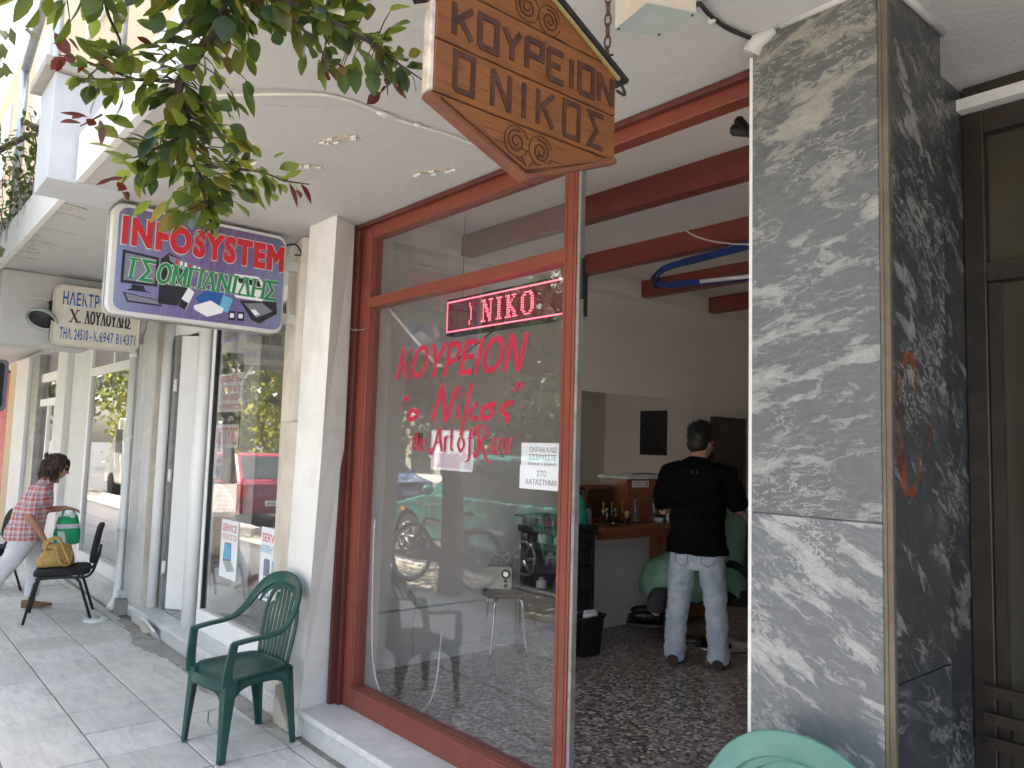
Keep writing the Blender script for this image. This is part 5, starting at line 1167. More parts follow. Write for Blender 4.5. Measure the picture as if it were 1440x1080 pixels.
# ------------------------------------------------------------------ green plastic armchairs
def garden_chair(mt, label, loc, rot, sc=1.0):
    t = thing('garden_chair', label, 'chair', (0, 0, 0), 'green plastic armchairs outside the barber shop')
    def hoop_pt(s):
        P = [(.232, -.185, .590), (.240, -.10, .600), (.247, .0, .607), (.250, .07, .625), (.243, .125, .672), (.225, .170, .735), (.185, .205, .797), (.11, .232, .838), (0, .243, .852)]
        return [Vector((s * x, y, z)) for x, y, z in P]
    half = hoop_pt(1); other = hoop_pt(-1)[::-1][1:]
    pts = crom([tuple(p) for p in half + other], 5)
    def sidef(i):
        p = pts[i]; return Vector((p.x, 0, max(0, p.z - .615) * 1.15)).normalized()
    n = len(pts)
    ws = [.052 + .016 * max(0, (p.z - .68) / .17) for p in pts]
    m = MB(); m.sweep(pts, ws, .017, sidef); m.build('arm_hoop', mt, t, bevel=.003)
    # slatted back panel
    m = MB(); inner = crom([(.150, .172, .415), (.165, .196, .56), (.160, .216, .68), (.115, .230, .765), (.05, .237, .798), (0, .238, .802), (-.05, .237, .798), (-.115, .230, .765), (-.160, .216, .68), (-.165, .196, .56), (-.150, .172, .415)], 5)
    m.sweep(inner, .026, .014, lambda i: Vector((inner[i].x, 0, max(0, inner[i].z - .62))).normalized() if abs(inner[i].x) + max(0, inner[i].z - .62) > .01 else Vector((0, 0, 1)))
    bk = m.build('back_frame', mt, t)
    for k in range(-3, 4):
        xb, xt = k * .0365, k * .040; zt = .795 - .0085 * k * k * (1 if abs(k) < 3 else 1.25)
        m = MB(); m.sweep(crom([(xb, .172, .425), (xb * 1.03, .192, .55), (xt, .218, .68), (xt, .236, zt)], 4), .025, .009, (1, 0, 0)); m.build('slat', mt, t)
    web = crom([(s * x, y, z) for s, x, y, z in [(1, .196, .187, .70), (1, .176, .206, .752), (1, .133, .227, .797), (1, .066, .239, .822), (1, 0, .2425, .830)] + [(-1, .066, .239, .822), (-1, .133, .227, .797), (-1, .176, .206, .752), (-1, .196, .187, .70)]], 4)
    m = MB(); m.sweep(web, [.012 + .034 * min(1, min(i, len(web) - 1 - i) / 8) for i in range(len(web))], .010, lambda i: Vector((web[i].x, 0, max(0, web[i].z - .615) * 1.15)).normalized()); m.build('back_web', mt, t)
    # dished seat with rolled front edge
    NU, NV = 18, 16
    def surf(u, v, dz):
        w = .205 + .018 * (1 - v) * .5 if v < 0 else .214 - .022 * (v ** 2)
        # superellipse-like plan
        x = u * w * (1 - .10 * abs(v) ** 6); y = v * .205 * (1 - .13 * abs(u) ** 4) - .012 + (-.018 * (1 - u * u) if v < -.9 else 0)
        z = .418 - .022 * (1 - u ** 4) * (1 - (v * .95) ** 4) + .006 * v
        if v < -.7: z -= .055 * ((-v - .7) / .3) ** 2
        return Vector((x, y, z + dz))
    m = MB(); vs = []; fs = []
    for dz in (0, -.012):
        for j in range(NV + 1):
            for i in range(NU + 1): vs.append(surf(-1 + 2 * i / NU, -1 + 2 * j / NV, dz))
    K = (NU + 1) * (NV + 1); id_ = lambda i, j, l: l * K + j * (NU + 1) + i
    for j in range(NV):
        for i in range(NU):
            fs.append((id_(i, j, 0), id_(i + 1, j, 0), id_(i + 1, j + 1, 0), id_(i, j + 1, 0))); fs.append((id_(i, j, 1), id_(i, j + 1, 1), id_(i + 1, j + 1, 1), id_(i + 1, j, 1)))
    rim = [(i, 0) for i in range(NU)] + [(NU, j) for j in range(NV)] + [(NU - i, NV) for i in range(NU)] + [(0, NV - j) for j in range(NV)]
    for a, b in zip(rim, rim[1:] + rim[:1]): fs.append((id_(*a, 0), id_(*a, 1), id_(*b, 1), id_(*b, 0)))
    m.add(vs, fs, True); st = m.build('seat', mt, t)
    # arched skirts between the legs
    m = MB()
    def skirt(p0, p1, top, drop_end, drop_mid, out):
        N = 12; rg = []
        for i in range(N + 1):
            f = i / N; p = Vector(p0) * (1 - f) + Vector(p1) * f + Vector(out) * (4 * f * (1 - f)); d = drop_mid + (drop_end - drop_mid) * (2 * f - 1) ** 4
            nn = Vector(out).normalized() * .006
            rg.append([p + nn + Vector((0, 0, top)), p - nn + Vector((0, 0, top)), p - nn + Vector((0, 0, top - d)), p + nn + Vector((0, 0, top - d))])
        m.rings(rg, True)
    skirt((-.195, -.195, 0), (.195, -.195, 0), .385, .12, .045, (0, -.022, 0)); skirt((.203, -.18, 0), (.185, .18, 0), .405, .15, .045, (.006, 0, 0)); skirt((-.203, -.18, 0), (-.185, .18, 0), .405, .15, .045, (-.006, 0, 0)); skirt((-.17, .185, 0), (.17, .185, 0), .41, .14, .05, (0, .008, 0))
    m.build('skirt', mt, st)
    def leg(x, y, xt, yt, zt, sx, sy, w0, w1):
        m = MB(); rg = []
        for f in (0, .25, .5, .75, 1):
            w = w0 + (w1 - w0) * f ** 1.3; px, py, pz = x + (xt - x) * f, y + (yt - y) * f, zt * f; th = .011
            L = [(0, 0), (-sx * w, 0), (-sx * w, -sy * th), (-sx * th, -sy * th), (-sx * th, -sy * w), (0, -sy * w)]
            rg.append([Vector((px + a, py + b, pz)) for a, b in L])
        m.rings(rg, False); m.build('leg', mt, t, bevel=.003)
    leg(.222, -.222, .212, -.205, .40, 1, -1, .034, .068); leg(-.222, -.222, -.212, -.205, .40, -1, -1, .034, .068)
    leg(.195, .225, .190, .19, .41, 1, 1, .030, .075); leg(-.195, .225, -.190, .19, .41, -1, 1, .030, .075)
    for s in (1, -1):
        m = MB(); m.sweep(crom([(s * .208, -.196, .37), (s * .213, -.198, .44), (s * .222, -.190, .52), (s * .232, -.180, .592)], 4), [.056, .056, .055, .054, .053, .052, .051, .05, .049, .048, .047, .046, .045], .016, (0, 1, 0)); m.build('arm_post', mt, t, bevel=.003)
    t.location = loc; t.rotation_euler = (0, 0, R(rot)); t.scale = (sc, sc, sc)
    return t
garden_chair('green_resin', 'dark green plastic armchair standing before the white pillar left of the red window', (-4.21, 1.735, .002), 6)
garden_chair('faded_green_resin', 'faded pale green plastic armchair standing against the marble column', (-1.085, 1.70, .002), -6, 1.015)

# ------------------------------------------------------------------ black visitor chairs
def visitor_chair():
    t = thing('visitor_chair', 'black padded visitor chair with a straw bag on its seat', 'chair', (0, 0, 0), 'black visitor chairs on the pavement')
    m = MB(); rg = []
    for z, s in ((.395, .93), (.405, 1.0), (.43, 1.0), (.448, .96), (.452, .85)): rg.append([Vector((p[0] * s, p[1] * s, z - .012 * ((p[1] < -.1)))) for p in rrect(-.235, .235, -.225, .215, .09, 6)])
    m.rings(rg); m.build('seat', 'black_fabric', t)
    m = MB(); rg = []
    for dy, s in ((-.028, .90), (-.012, 1.0), (.012, 1.0), (.028, .92)):
        ring = []
        for p in rrect(-.225, .225, -.175, .175, .13, 8):
            x, z = p[0] * s, p[1] * s; ring.append(Vector((x, .235 + dy + .15 * z + .25 * x * x * -1 + .02, .655 + z)))
        rg.append(ring)
    m.rings(rg); m.build('backrest', 'black_fabric', t)
    r = .012
    m = MB()
    for s in (1, -1): m.tube(crom([(s * .235, -.20, .375), (s * .238, 0, .385), (s * .225, .20, .385), (s * .14, .262, .50), (s * .13, .285, .62)], 5), r, 8)
    m.tube([(-.235, -.10, .382), (.235, -.10, .382)], r, 8); m.tube([(-.228, .13, .385), (.228, .13, .385)], r, 8)
    m.build('frame', 'black_plastic', t)
    for s in (1, -1):
        m = MB(); m.tube([(s * .238, -.16, .383), (s * .243, -.20, .34), (s * .255, -.265, 0.0)], r, 8); m.build('leg', 'black_plastic', t)
        m = MB(); m.tube([(s * .232, .10, .383), (s * .237, .14, .34), (s * .25, .25, 0.0)], r, 8); m.build('leg', 'black_plastic', t)
    return t
vc = visitor_chair(); vc2 = copy_tree(vc)
vc.location = (-8.02, 1.585, .003); vc.rotation_euler = (0, 0, R(-14))
vc2.location = (-9.75, 1.20, .003); vc2.rotation_euler = (0, 0, R(15)); vc2['label'] = 'black padded visitor chair half hidden behind the walking woman'

def straw_bag():
    cx_, cy_, z0 = -8.02, 1.51, .455
    t = thing('straw_bag', 'golden straw handbag with looped straps resting on the black chair', 'bag', (cx_, cy_, z0))
    m = MB(); rg = []
    for z, a, b, sl in ((0, .14, .06, 0), (.015, .155, .075, 0), (.07, .15, .075, .005), (.12, .13, .055, .01), (.155, .11, .03, .02)): rg.append([Vector((cx_ + b * math.sin(k * math.pi / 12), cy_ + sl + a * math.cos(k * math.pi / 12) * (1 + .04 * math.sin(5 * k)), z0 + z + .012 * math.sin(k * 1.3) * (z > .1))) for k in range(24)])
    m.rings(rg); m.build('body', 'straw', t)
    for dx, dy in ((.05, 0), (-.03, .02)):
        m = MB(); m.tube(crom([(cx_ + dx, cy_ - .10, z0 + .15), (cx_ + dx, cy_ - .07, z0 + .23), (cx_ + dx + .02, cy_ + dy, z0 + .25), (cx_ + dx + .05, cy_ + .06, z0 + .12), (cx_ + dx + .06, cy_ + .10, z0 + .03)], 5), .011, 8); m.build('strap', 'straw', t)
    m = MB(); m.tube(crom([(cx_ + .08, cy_ - .02, z0 + .19), (cx_ + .10, cy_ + .0, z0 + .10), (cx_ + .10, cy_ + .04, z0 + .02), (cx_ + .09, cy_ + .10, z0 + .03), (cx_ + .06, cy_ + .12, z0 + .13)], 5), .010, 8); m.build('strap', 'straw', t)
    m = MB(); m.ell((cx_ - .02, cy_ + .03, z0 + .17), (.05, .10, .035)); m.build('folded_flap', 'straw', t)
straw_bag()

# ------------------------------------------------------------------ people (built facing +Y in their own space, then turned)
def finger(m, p, d, L, r, curl, up_):
    d = Vector(d).normalized(); n = Vector(up_).normalized(); pts = [Vector(p)]
    for k, f in enumerate((.42, .32, .26)):
        pts.append(pts[-1] + d * (L * f)); d = (d + n * -curl).normalized()
    m.tube(pts, [r, r * .95, r * .85, r * .6], 7)
def hand(m, w, d, palm_n, side, L=.17, curl=.35):
    # w wrist, d direction of the hand, palm_n the way the palm faces, side towards the thumb
    w = Vector(w); d = Vector(d).normalized(); s = Vector(side).normalized(); n = Vector(palm_n).normalized()
    k = w + d * (L * .48); rg = []
    for f, hw, ht in ((0, .024, .018), (.25, .034, .017), (.6, .040, .016), (1, .038, .013)):
        c = w.lerp(k, f); rg.append([c + s * (hw * math.cos(a)) + n * (ht * math.sin(a)) for a in [i * math.pi / 5 for i in range(10)]])
    m.rings(rg)
    for i, (o, ln) in enumerate(((.029, .44), (.010, .50), (-.010, .47), (-.029, .37))): finger(m, k + s * o - d * .008, d + s * o * 2, L * ln, .0085, curl, -n)
    finger(m, w + d * (L * .14) + s * .026, d * .8 + s * .7, L * .42, .0095, curl * .5, -n)
def head(m, c, fwd, h=.225, n_=18):
    # c: centre of the head; ellipsoid skull, jaw, nose, ears, lips
    f = Vector(fwd).normalized(); s = f.cross(Z_).normalized() ; u = s.cross(f).normalized(); k = h / .225
    M = Matrix((s, f, u)).transposed().to_4x4(); c = Vector(c)
    P = lambda x, y, z: c + M @ (Vector((x, y, z)) * k)
    m.ell(P(0, -.012, .030), (.074 * k, .092 * k, .083 * k), 18, 12, M); m.ell(P(0, .022, -.045), (.056 * k, .066 * k, .068 * k), 16, 10, M); m.ell(P(0, .045, -.088), (.030 * k, .034 * k, .024 * k), 12, 8, M)
    m.tube([P(0, .080, .020), P(0, .098, -.010), P(0, .108, -.028), P(0, .088, -.036)], [.010 * k, .012 * k, .015 * k, .010 * k], 8)
    for sx in (1, -1):
        m.ell(P(.076 * sx, -.008, -.008), (.010 * k, .020 * k, .032 * k), 10, 8, M); m.ell(P(.036 * sx, .070, -.022), (.022 * k, .018 * k, .02 * k), 10, 8, M); m.ell(P(.032 * sx, .076, .030), (.026 * k, .014 * k, .010 * k), 10, 8, M)
    m.ell(P(0, .086, -.058), (.024 * k, .010 * k, .006 * k), 10, 6, M); m.ell(P(0, .084, -.068), (.022 * k, .010 * k, .007 * k), 10, 6, M)
    return P
def barber():
    t = thing('person', 'standing person seen from behind in black T-shirt and pale jeans', 'person', (0, 0, 0))
    b = MB()                                                       # the body: head, neck, torso, arms and legs as one skin
    hc = Vector((.015, .075, 1.555)); P = head(b, hc, (.45, .86, -.22))
    b.tube([(0, .0, 1.38), (.0, .02, 1.43), (.01, .05, 1.50)], [.075, .060, .058], 14)
    b.tube([(0, 0, .86), (0, 0, 1.0), (0, .0, 1.15), (0, -.005, 1.28), (0, 0, 1.36), (0, .01, 1.41)], [(.10, .15), (.095, .14), (.105, .155), (.110, .17), (.08, .13), (.055, .065)], 18, ref=(0, 1, 0))
    arms = {1: [(.20, .0, 1.345), (.255, .045, 1.19), (.275, .13, 1.085), (.24, .30, 1.13), (.215, .385, 1.16)], -1: [(-.20, .0, 1.345), (-.255, .03, 1.19), (-.265, .11, 1.06), (-.16, .27, 1.10), (-.11, .345, 1.14)]}
    for s, A in arms.items():
        b.tube([A[0], A[1], A[2], A[3], A[4]], [.055, .047, .042, .034, .026], 12)
        d = Vector(A[4]) - Vector(A[3]); hand(b, A[4], d, (-s * .3, 0, -1), (-s, .2, .1), curl=.5)
    for s in (1, -1):
        b.tube([(s * .085, 0, .86), (s * .115, .0, .66), (s * .135, .01, .45), (s * .145, -.005, .25), (s * .15, -.01, .08)], [.085, .078, .057, .052, .038], 12)
        b.ell((s * .155, .05, .035), (.038, .11, .032))
    remesh(b, 'body', 'skin', t, .011, 4)
    hm = MB(); rr = random.Random(6); M = Matrix.Identity(4)       # short spiky hair
    hm.ell(P(0, -.022, .040), (.086, .102, .092), 18, 12); hm.ell(P(0, -.05, -.015), (.078, .068, .075), 16, 10)
    for k in range(1300):
        th = rr.random() * 2 * math.pi; ph = rr.random() ** .8 * 2.3
        dv = Vector((math.sin(ph) * math.cos(th), math.sin(ph) * math.sin(th), math.cos(ph)))
        if dv.y > .35 and dv.z < .5: continue
        a = P(dv.x * .080, -.022 + dv.y * .094, .038 + dv.z * .085); L = .008 + .022 * rr.random() * (dv.z > .2) + .006 * rr.random()
        e = a + (a - hc).normalized() * L + Vector(((rr.random() - .5) * .02, (rr.random() - .5) * .02, .008 + .012 * rr.random()))
        hm.tube([a - (a - hc) * .1, (a + e) / 2, e], [.0065, .0045, .0008], 5)
    hm.build('hair', 'dark_hair', t)
    k = MB(); k.tube([P(.079, -.01, -.008), P(.08, .03, -.035), P(.066, .065, -.045)], .003, 6); k.ell(P(.0, .075, -.06), (.058, .045, .05), 14, 9); k.tube([P(-.079, -.01, -.008), P(-.08, .03, -.035), P(-.066, .065, -.045)], .003, 6); k.build('face_mask', 'black_fabric', t)
    s_ = MB()
    s_.tube([(0, -.005, .775), (0, -.005, .85), (0, 0, .98), (0, .0, 1.12), (0, -.008, 1.25), (0, -.005, 1.34), (0, .0, 1.40), (0, .012, 1.445)], [(.150, .224), (.144, .208), (.128, .194), (.132, .202), (.140, .214), (.126, .205), (.100, .145), (.070, .074)], 22, ref=(0, 1, 0))
    for s, A in arms.items():
        e = Vector(A[1]).lerp(Vector(A[2]), .75)
        s_.tube([(s * .12, 0, 1.36), A[0], A[1], tuple(e)], [.075, .077, .072, .074], 14)
    remesh(s_, 't_shirt', 'black_cotton', t, .012, 5, .011, 9, (1, 1, 1.6))
    j = MB()
    j.tube([(0, 0, .67), (0, 0, .76), (0, 0, .86), (0, 0, .90)], [(.10, .14), (.122, .185), (.118, .178), (.115, .172)], 20, ref=(0, 1, 0))
    for s in (1, -1):
        j.tube([(s * .085, 0, .80), (s * .10, -.01, .68), (s * .118, .0, .52), (s * .132, .005, .40), (s * .142, -.005, .26), (s * .15, .0, .14), (s * .152, .012, .075), (s * .152, .015, .035)], [(.115, .10), (.105, .094), (.086, .084), (.078, .078), (.074, .074), (.078, .074), (.086, .078), (.082, .075)], 16, ref=(0, 1, 0))
        j.ell((s * .085, -.065, .745), (.082, .058, .075))
    jj = remesh(j, 'jeans', 'pale_denim', t, .011, 4, .012, 15, (.8, .8, 1.5))
    m = MB()
    for s in (1, -1):
        p = [(s * .045, .805), (s * .13, .805), (s * .128, .72), (s * .088, .70), (s * .05, .72)]
        rg = []
        for x, z in p + p[:1]: rg.append(Vector((x, -.132 + .35 * abs(abs(x) - .085), z)))
        m.tube(rg, .0028, 5)
    m.build('pocket_seam', 'grey_ink', jj)
    for s in (1, -1):
        m = MB(); rg = []
        for f in range(9):
            y = -.085 + .27 * f / 8; wd = .036 + .014 * math.sin(f / 8 * 3.0); hh = (.075 if f < 3 else .075 - .006 * (f - 2) ** 1.2)
            rg.append([Vector((s * (.152 + .03 * f / 8) + wd * math.cos(a), y, max(.002, hh * .5 + hh * .5 * math.sin(a)))) for a in [i * math.pi / 7 for i in range(14)]])
        m.rings(rg); m.build('shoe', 'dark_shoe', t)
    m = MB(); m.tube(arc(-.008, 1.372, .010, 20, 320, 8) and [(x, -.135, z) for x, z in arc(-.012, 1.352, .010, 60, 300, 8)], .0016, 5); m.tube([(x, -.135, z) for x, z in arc(.012, 1.352, .010, 120, -120, 8)], .0016, 5); m.build('neck_print', 'grey_ink', t)
    t.location = (-3.345, 4.63, FL); t.rotation_euler = (0, 0, R(27))
barber()

def woman():
    t = thing('person', 'walking person with dark wavy hair, sunglasses, red checked shirt and white trousers', 'person', (0, 0, 0))
    b = MB(); hc = Vector((0, .155, 1.325)); P = head(b, hc, (.12, .93, -.34), .215)
    b.tube([(0, .05, 1.14), (0, .085, 1.20), (0, .13, 1.27)], [.065, .052, .050], 14)
    b.tube([(0, -.05, .78), (0, -.03, .92), (0, .02, 1.04), (0, .05, 1.14)], [(.12, .15), (.105, .13), (.11, .15), (.06, .10)], 16, ref=(0, 1, 0))
    AR = [(.165, .03, 1.105), (.205, -.045, .98), (.215, -.075, .885), (.175, .025, .74), (.15, .075, .655)]
    AL = [(-.165, .04, 1.105), (-.19, .05, .97), (-.185, .09, .905), (-.14, .20, .915), (-.115, .265, .925)]
    for A, hd, pn, sd_ in ((AR, (0.0, .45, -1), (-1, 0, 0), (0, 1, .3)), (AL, (.1, 1, -.25), (0, -.2, -1), (1, .1, .2))):
        b.tube(A, [.048, .043, .038, .031, .024], 12); hand(b, A[4], hd, pn, sd_, .155, .75)
    for s, L in ((1, [(.08, -.06, .76), (.085, -.13, .58), (.085, -.20, .43), (.085, -.33, .22), (.085, -.43, .10)]), (-1, [(-.08, -.05, .76), (-.08, .0, .58), (-.08, .04, .42), (-.08, .035, .22), (-.08, .03, .07)])):
        b.tube(L, [.085, .075, .055, .046, .032], 12)
        f = Vector(L[4]); b.tube([f + Vector((0, -.03, -.03)), f + Vector((0, .05, -.05)), f + Vector((0, .14, -.075 + (.02 if s == 1 else .03)))], [.030, .034, .022], 10)
    remesh(b, 'body', 'skin', t, .010, 4)
    h = MB(); rr = random.Random(9)
    h.ell(P(0, -.03, .035), (.090, .105, .092), 18, 12); h.ell(P(0, -.075, -.04), (.082, .062, .085), 16, 10); h.ell(P(.0, -.085, -.085), (.075, .045, .05), 14, 9)
    for s in (1, -1): h.ell(P(.072 * s, -.03, -.02), (.028, .055, .07), 12, 8)
    hh = remesh(h, 'hair', 'brown_hair', t, .009, 3, .010, 30, (1, 1, .5))
    m = MB()
    for k in range(320):
        th = rr.random() * 2 * math.pi; z = .10 - .20 * rr.random(); rx = .088 * math.sqrt(max(.1, 1 - max(0, (z - .03) / .1) ** 2))
        x, y = rx * math.cos(th), -.04 + (.10 if z > -.02 else .085) * math.sin(th)
        if y > .03 and z < .055: continue
        a = P(x, y, z); d = Vector(((rr.random() - .5) * .03, (rr.random() - .6) * .05, -.03 - .05 * rr.random()))
        o_ = (a - hc).normalized() * .012
        m.tube(crom([a, a + d * .4 + o_, a + d * .8 + o_ * .4, a + d + o_ * (1.2 * rr.random())], 3), [.0055] * 7 + [.004, .003, .001], 5)
    m.build('lock', 'brown_hair', hh)
    g = MB()
    for s in (1, -1): g.ell(P(.034 * s, .088, .012), (.030, .012, .023), 12, 8); g.tube([P(.062 * s, .08, .018), P(.078 * s, .03, .018), P(.082 * s, -.02, .01)], .004, 6)
    g.build('sunglasses', 'black_plastic', t)
    m = MB(); m.tube([P(.082, -.005 + .014 * math.sin(a), -.05 + .018 * math.cos(a)) for a in [k * math.pi / 6 for k in range(12)]], .002, 5, closed=True); m.build('earring', 'gold', t)
    s_ = MB(); s_.tube([(0, -.085, .64), (0, -.08, .70), (0, -.06, .80), (0, -.03, .92), (0, .01, 1.02), (0, .04, 1.10), (0, .065, 1.165), (0, .085, 1.195)], [(.165, .195), (.163, .19), (.15, .18), (.14, .172), (.135, .178), (.105, .165), (.068, .085), (.056, .06)], 20, ref=(0, 1, 0))
    s_.tube([(.10, .04, 1.11), AR[0], AR[1], tuple(Vector(AR[1]).lerp(Vector(AR[2]), .9))], [.066, .068, .064, .062], 14); s_.tube([(-.10, .04, 1.11), AL[0], AL[1], AL[2]], [.066, .066, .060, .056], 14)
    remesh(s_, 'shirt', 'plaid_cotton', t, .011, 5, .010, 9)
    m = MB(); m.tube([(.06 * math.cos(a), .088 + .06 * math.sin(a), 1.185 + .012 * math.sin(a)) for a in [k * math.pi / 8 for k in range(16)]], [(.022, .008)] * 16, 8, closed=True, ref=(0, -.4, 1)); m.build('collar', 'plaid_cotton', t)
    j = MB(); j.tube([(0, -.06, .60), (0, -.075, .68), (0, -.07, .78), (0, -.055, .84)], [(.12, .14), (.155, .185), (.14, .172), (.12, .15)], 18, ref=(0, 1, 0))
    j.tube([(.08, -.065, .72), (.088, -.12, .58), (.088, -.19, .44), (.086, -.30, .26), (.086, -.375, .155)], [(.115, .10), (.10, .092), (.08, .075), (.066, .062), (.062, .058)], 16, ref=(0, 1, .3)); j.tube([(-.08, -.055, .72), (-.082, -.005, .58), (-.08, .035, .44), (-.08, .035, .26), (-.08, .028, .105)], [(.11, .10), (.098, .092), (.08, .075), (.066, .064), (.062, .06)], 16, ref=(0, 1, 0))
    remesh(j, 'trousers', 'white_trousers', t, .011, 5, .008, 13, (.8, .8, 1.4))
    for sx, y0, z0, pit in ((-.08, -.05, .004, 0), (.085, -.50, .02, .35)):
        m = MB(); rg = []
        for f in range(9):
            y = .25 * f / 8; wd = .030 + .012 * math.sin(f / 8 * 3.0); hh_ = .075 if f < 2 else max(.03, .075 - .0065 * (f - 1) ** 1.15); zz = z0 + pit * (.25 - y) * .8 - (pit and .0)
            rg.append([Vector((sx + wd * math.cos(a), y0 + y, zz + max(0, hh_ * .5 + hh_ * .5 * math.sin(a)))) for a in [i * math.pi / 7 for i in range(14)]])
        m.rings(rg); m.build('shoe', 'tan_shoe', t)
    t.location = (-8.49, 1.405, .004); t.rotation_euler = (0, 0, R(-4))
woman()

def shopping_bag():
    cx_, cy_, zt = -8.585, 1.70, .86
    t = thing('shopping_bag', 'green and white plastic shopping bag carried by the walking woman', 'bag', (cx_, cy_, .56))
    m = MB(); rg = []
    for z, a, b in ((.575, .085, .03), (.59, .105, .04), (.68, .11, .042), (.78, .098, .035), (.845, .08, .022)): rg.append([Vector((cx_ + b * math.sin(k * math.pi / 12), cy_ + a * math.cos(k * math.pi / 12) * (1 + .10 * math.sin(k * 2.1 + z * 20)), z + .012 * math.sin(k * 1.7) * (z > .8))) for k in range(24)])
    m.rings(rg); m.build('bag_body', 'bag_green', t)
    m = MB(); rg = []
    for z, a, b in ((.73, .1046, .0389), (.775, .0987, .0354)): rg.append([Vector((cx_ + (b + .002) * math.sin(k * math.pi / 12), cy_ + (a + .001) * math.cos(k * math.pi / 12) * (1 + .10 * math.sin(k * 2.1 + z * 20)), z)) for k in range(24)])
    m.rings(rg); m.build('white_stripe', 'paper', t)
    m = MB(); m.prism([(cy_ - .085, .60), (cy_ - .01, .595), (cy_ - .03, .70), (cy_ - .085, .71)], 'x', cx_ + .02, cx_ + .043); m.build('white_panel', 'paper', t, bevel=.004)
    for dx in (.02, -.02):
        m = MB(); m.tube(crom([(cx_ + dx, cy_ - .06, .84), (cx_ + dx * .5 - .01, cy_ - .035, .91), (cx_ - .01, cy_ + .0, .925), (cx_ + dx * .5 - .01, cy_ + .035, .91), (cx_ + dx, cy_ + .07, .84)], 4), (.007, .004)[0], 6); m.build('handle', 'bag_green', t)
    m = MB(); m.ell((cx_, cy_ - .04, .85), (.02, .035, .03)); m.ell((cx_ + .01, cy_ + .03, .855), (.02, .03, .035)); m.build('contents', 'paper', t)
shopping_bag()

def client_and_chair():
    ang = R(128); base = Vector((-3.62, 5.28, FL)); M0 = Matrix.Translation(base) @ Matrix.Rotation(ang, 4, 'Z')
    t = thing('barber_chair', 'black padded barber chair with footrest in front of the mirror', 'chair', (0, 0, 0))
    m = MB(); m.lathe([(.01, 0), (.28, 0), (.28, .02), (.10, .05), (.05, .07), (.05, .34), (.01, .34)], n=24); m.build('pedestal', 'chrome', t)
    m = MB(); m.prism(rrect(-.26, .26, -.24, .26, .06), 'z', .34, .46); m.build('seat', 'black_fabric', t, bevel=.03, seg=3)
    m = MB(); m.box(-.24, .24, -.33, -.22, .44, .92); m.build('backrest', 'black_fabric', t, bevel=.04, seg=3)
    for s in (1, -1):
        m = MB(); m.tube(crom([(s * .29, -.24, .55), (s * .30, -.1, .66), (s * .30, .14, .64), (s * .29, .22, .52), (s * .28, .2, .42)], 4), .028, 10); m.build('armrest', 'black_fabric', t)
    m = MB(); m.box(-.20, .20, .42, .70, .13, .155); m.build('footrest', 'black_plastic', t, bevel=.01); m = MB(); m.tube([(-.1, .2, .36), (-.1, .46, .15)], .014, 8); m.tube([(.1, .2, .36), (.1, .46, .15)], .014, 8); m.build('footrest_bar', 'chrome', t)
    m = MB(); m.tube([(.29, -.05, .34), (.42, .02, .12)], .009, 8); m.tube([(.30, -.12, .34), (.46, -.09, .15)], .009, 8); m.build('lever', 'chrome', t)
    t.location = base; t.rotation_euler = (0, 0, ang)
    p = thing('person', 'person seated in the barber chair under a pale green cape', 'person', (0, 0, 0))
    b = MB(); P = head(b, (0, -.02, 1.20), (0, 1, -.1)); b.tube([(0, -.1, .98), (0, -.06, 1.06), (0, -.03, 1.12)], [.07, .058, .055], 12)
    b.tube([(0, -.08, .48), (0, -.11, .70), (0, -.12, .9), (0, -.09, 1.0)], [(.12, .16), (.11, .15), (.11, .18), (.06, .09)], 16, ref=(0, 1, 0))
    for s in (1, -1):
        b.tube([(s * .09, -.06, .53), (s * .11, .36, .53), (s * .11, .44, .38), (s * .11, .48, .22)], [.08, .06, .05, .036], 12); b.ell((s * .11, .54, .195), (.036, .11, .03)); b.tube([(s * .18, -.1, .94), (s * .25, -.02, .72), (s * .22, .14, .66), (s * .18, .24, .64)], [.05, .042, .036, .028], 10); hand(b, (s * .18, .24, .64), (-s * .1, 1, -.2), (0, 0, -1), (-s, .2, 0))
    remesh(b, 'body', 'skin', p, .012, 4)
    j = MB()
    for s in (1, -1): j.tube([(s * .09, -.06, .53), (s * .11, .38, .535), (s * .11, .455, .38), (s * .11, .485, .24)], [.095, .076, .068, .066], 14)
    j.tube([(0, -.12, .52), (0, 0, .53)], [.15, .14], 14); remesh(j, 'trousers', 'dark_grey_cloth', p, .012, 4, .006, 12)
    for s in (1, -1):
        m = MB(); m.ell((s * .11, .555, .20), (.045, .125, .042)); m.build('shoe', 'black_plastic', p)
    c = MB(); rg = []
    for z, rx, ry, cy_ in ((1.03, .075, .075, -.07), (1.0, .13, .11, -.08), (.95, .25, .15, -.07), (.80, .33, .22, .0), (.66, .36, .32, .10), (.60, .36, .40, .16), (.50, .37, .42, .17), (.42, .375, .43, .17)):
        rg.append([Vector((rx * math.cos(k * math.pi / 16) * (1 + .05 * math.sin(k * 2.6) * (z < .8)), cy_ + ry * math.sin(k * math.pi / 16) * (1 + .05 * math.cos(k * 2.1) * (z < .8)), z + .05 * math.sin(k * 1.1) * (z < .55))) for k in range(32)])
    c.rings(rg, True, False); co = c.build('cape', 'cape_green', p); sm = co.modifiers.new('thick', 'SOLIDIFY'); sm.thickness = .004
    h = MB(); h.ell(P(0, -.02, .04), (.083, .097, .087), 16, 10); h.ell(P(0, -.05, 0), (.075, .06, .07), 14, 9); h.build('hair', 'dark_hair', p)
    p.location = base; p.rotation_euler = (0, 0, ang)
client_and_chair()

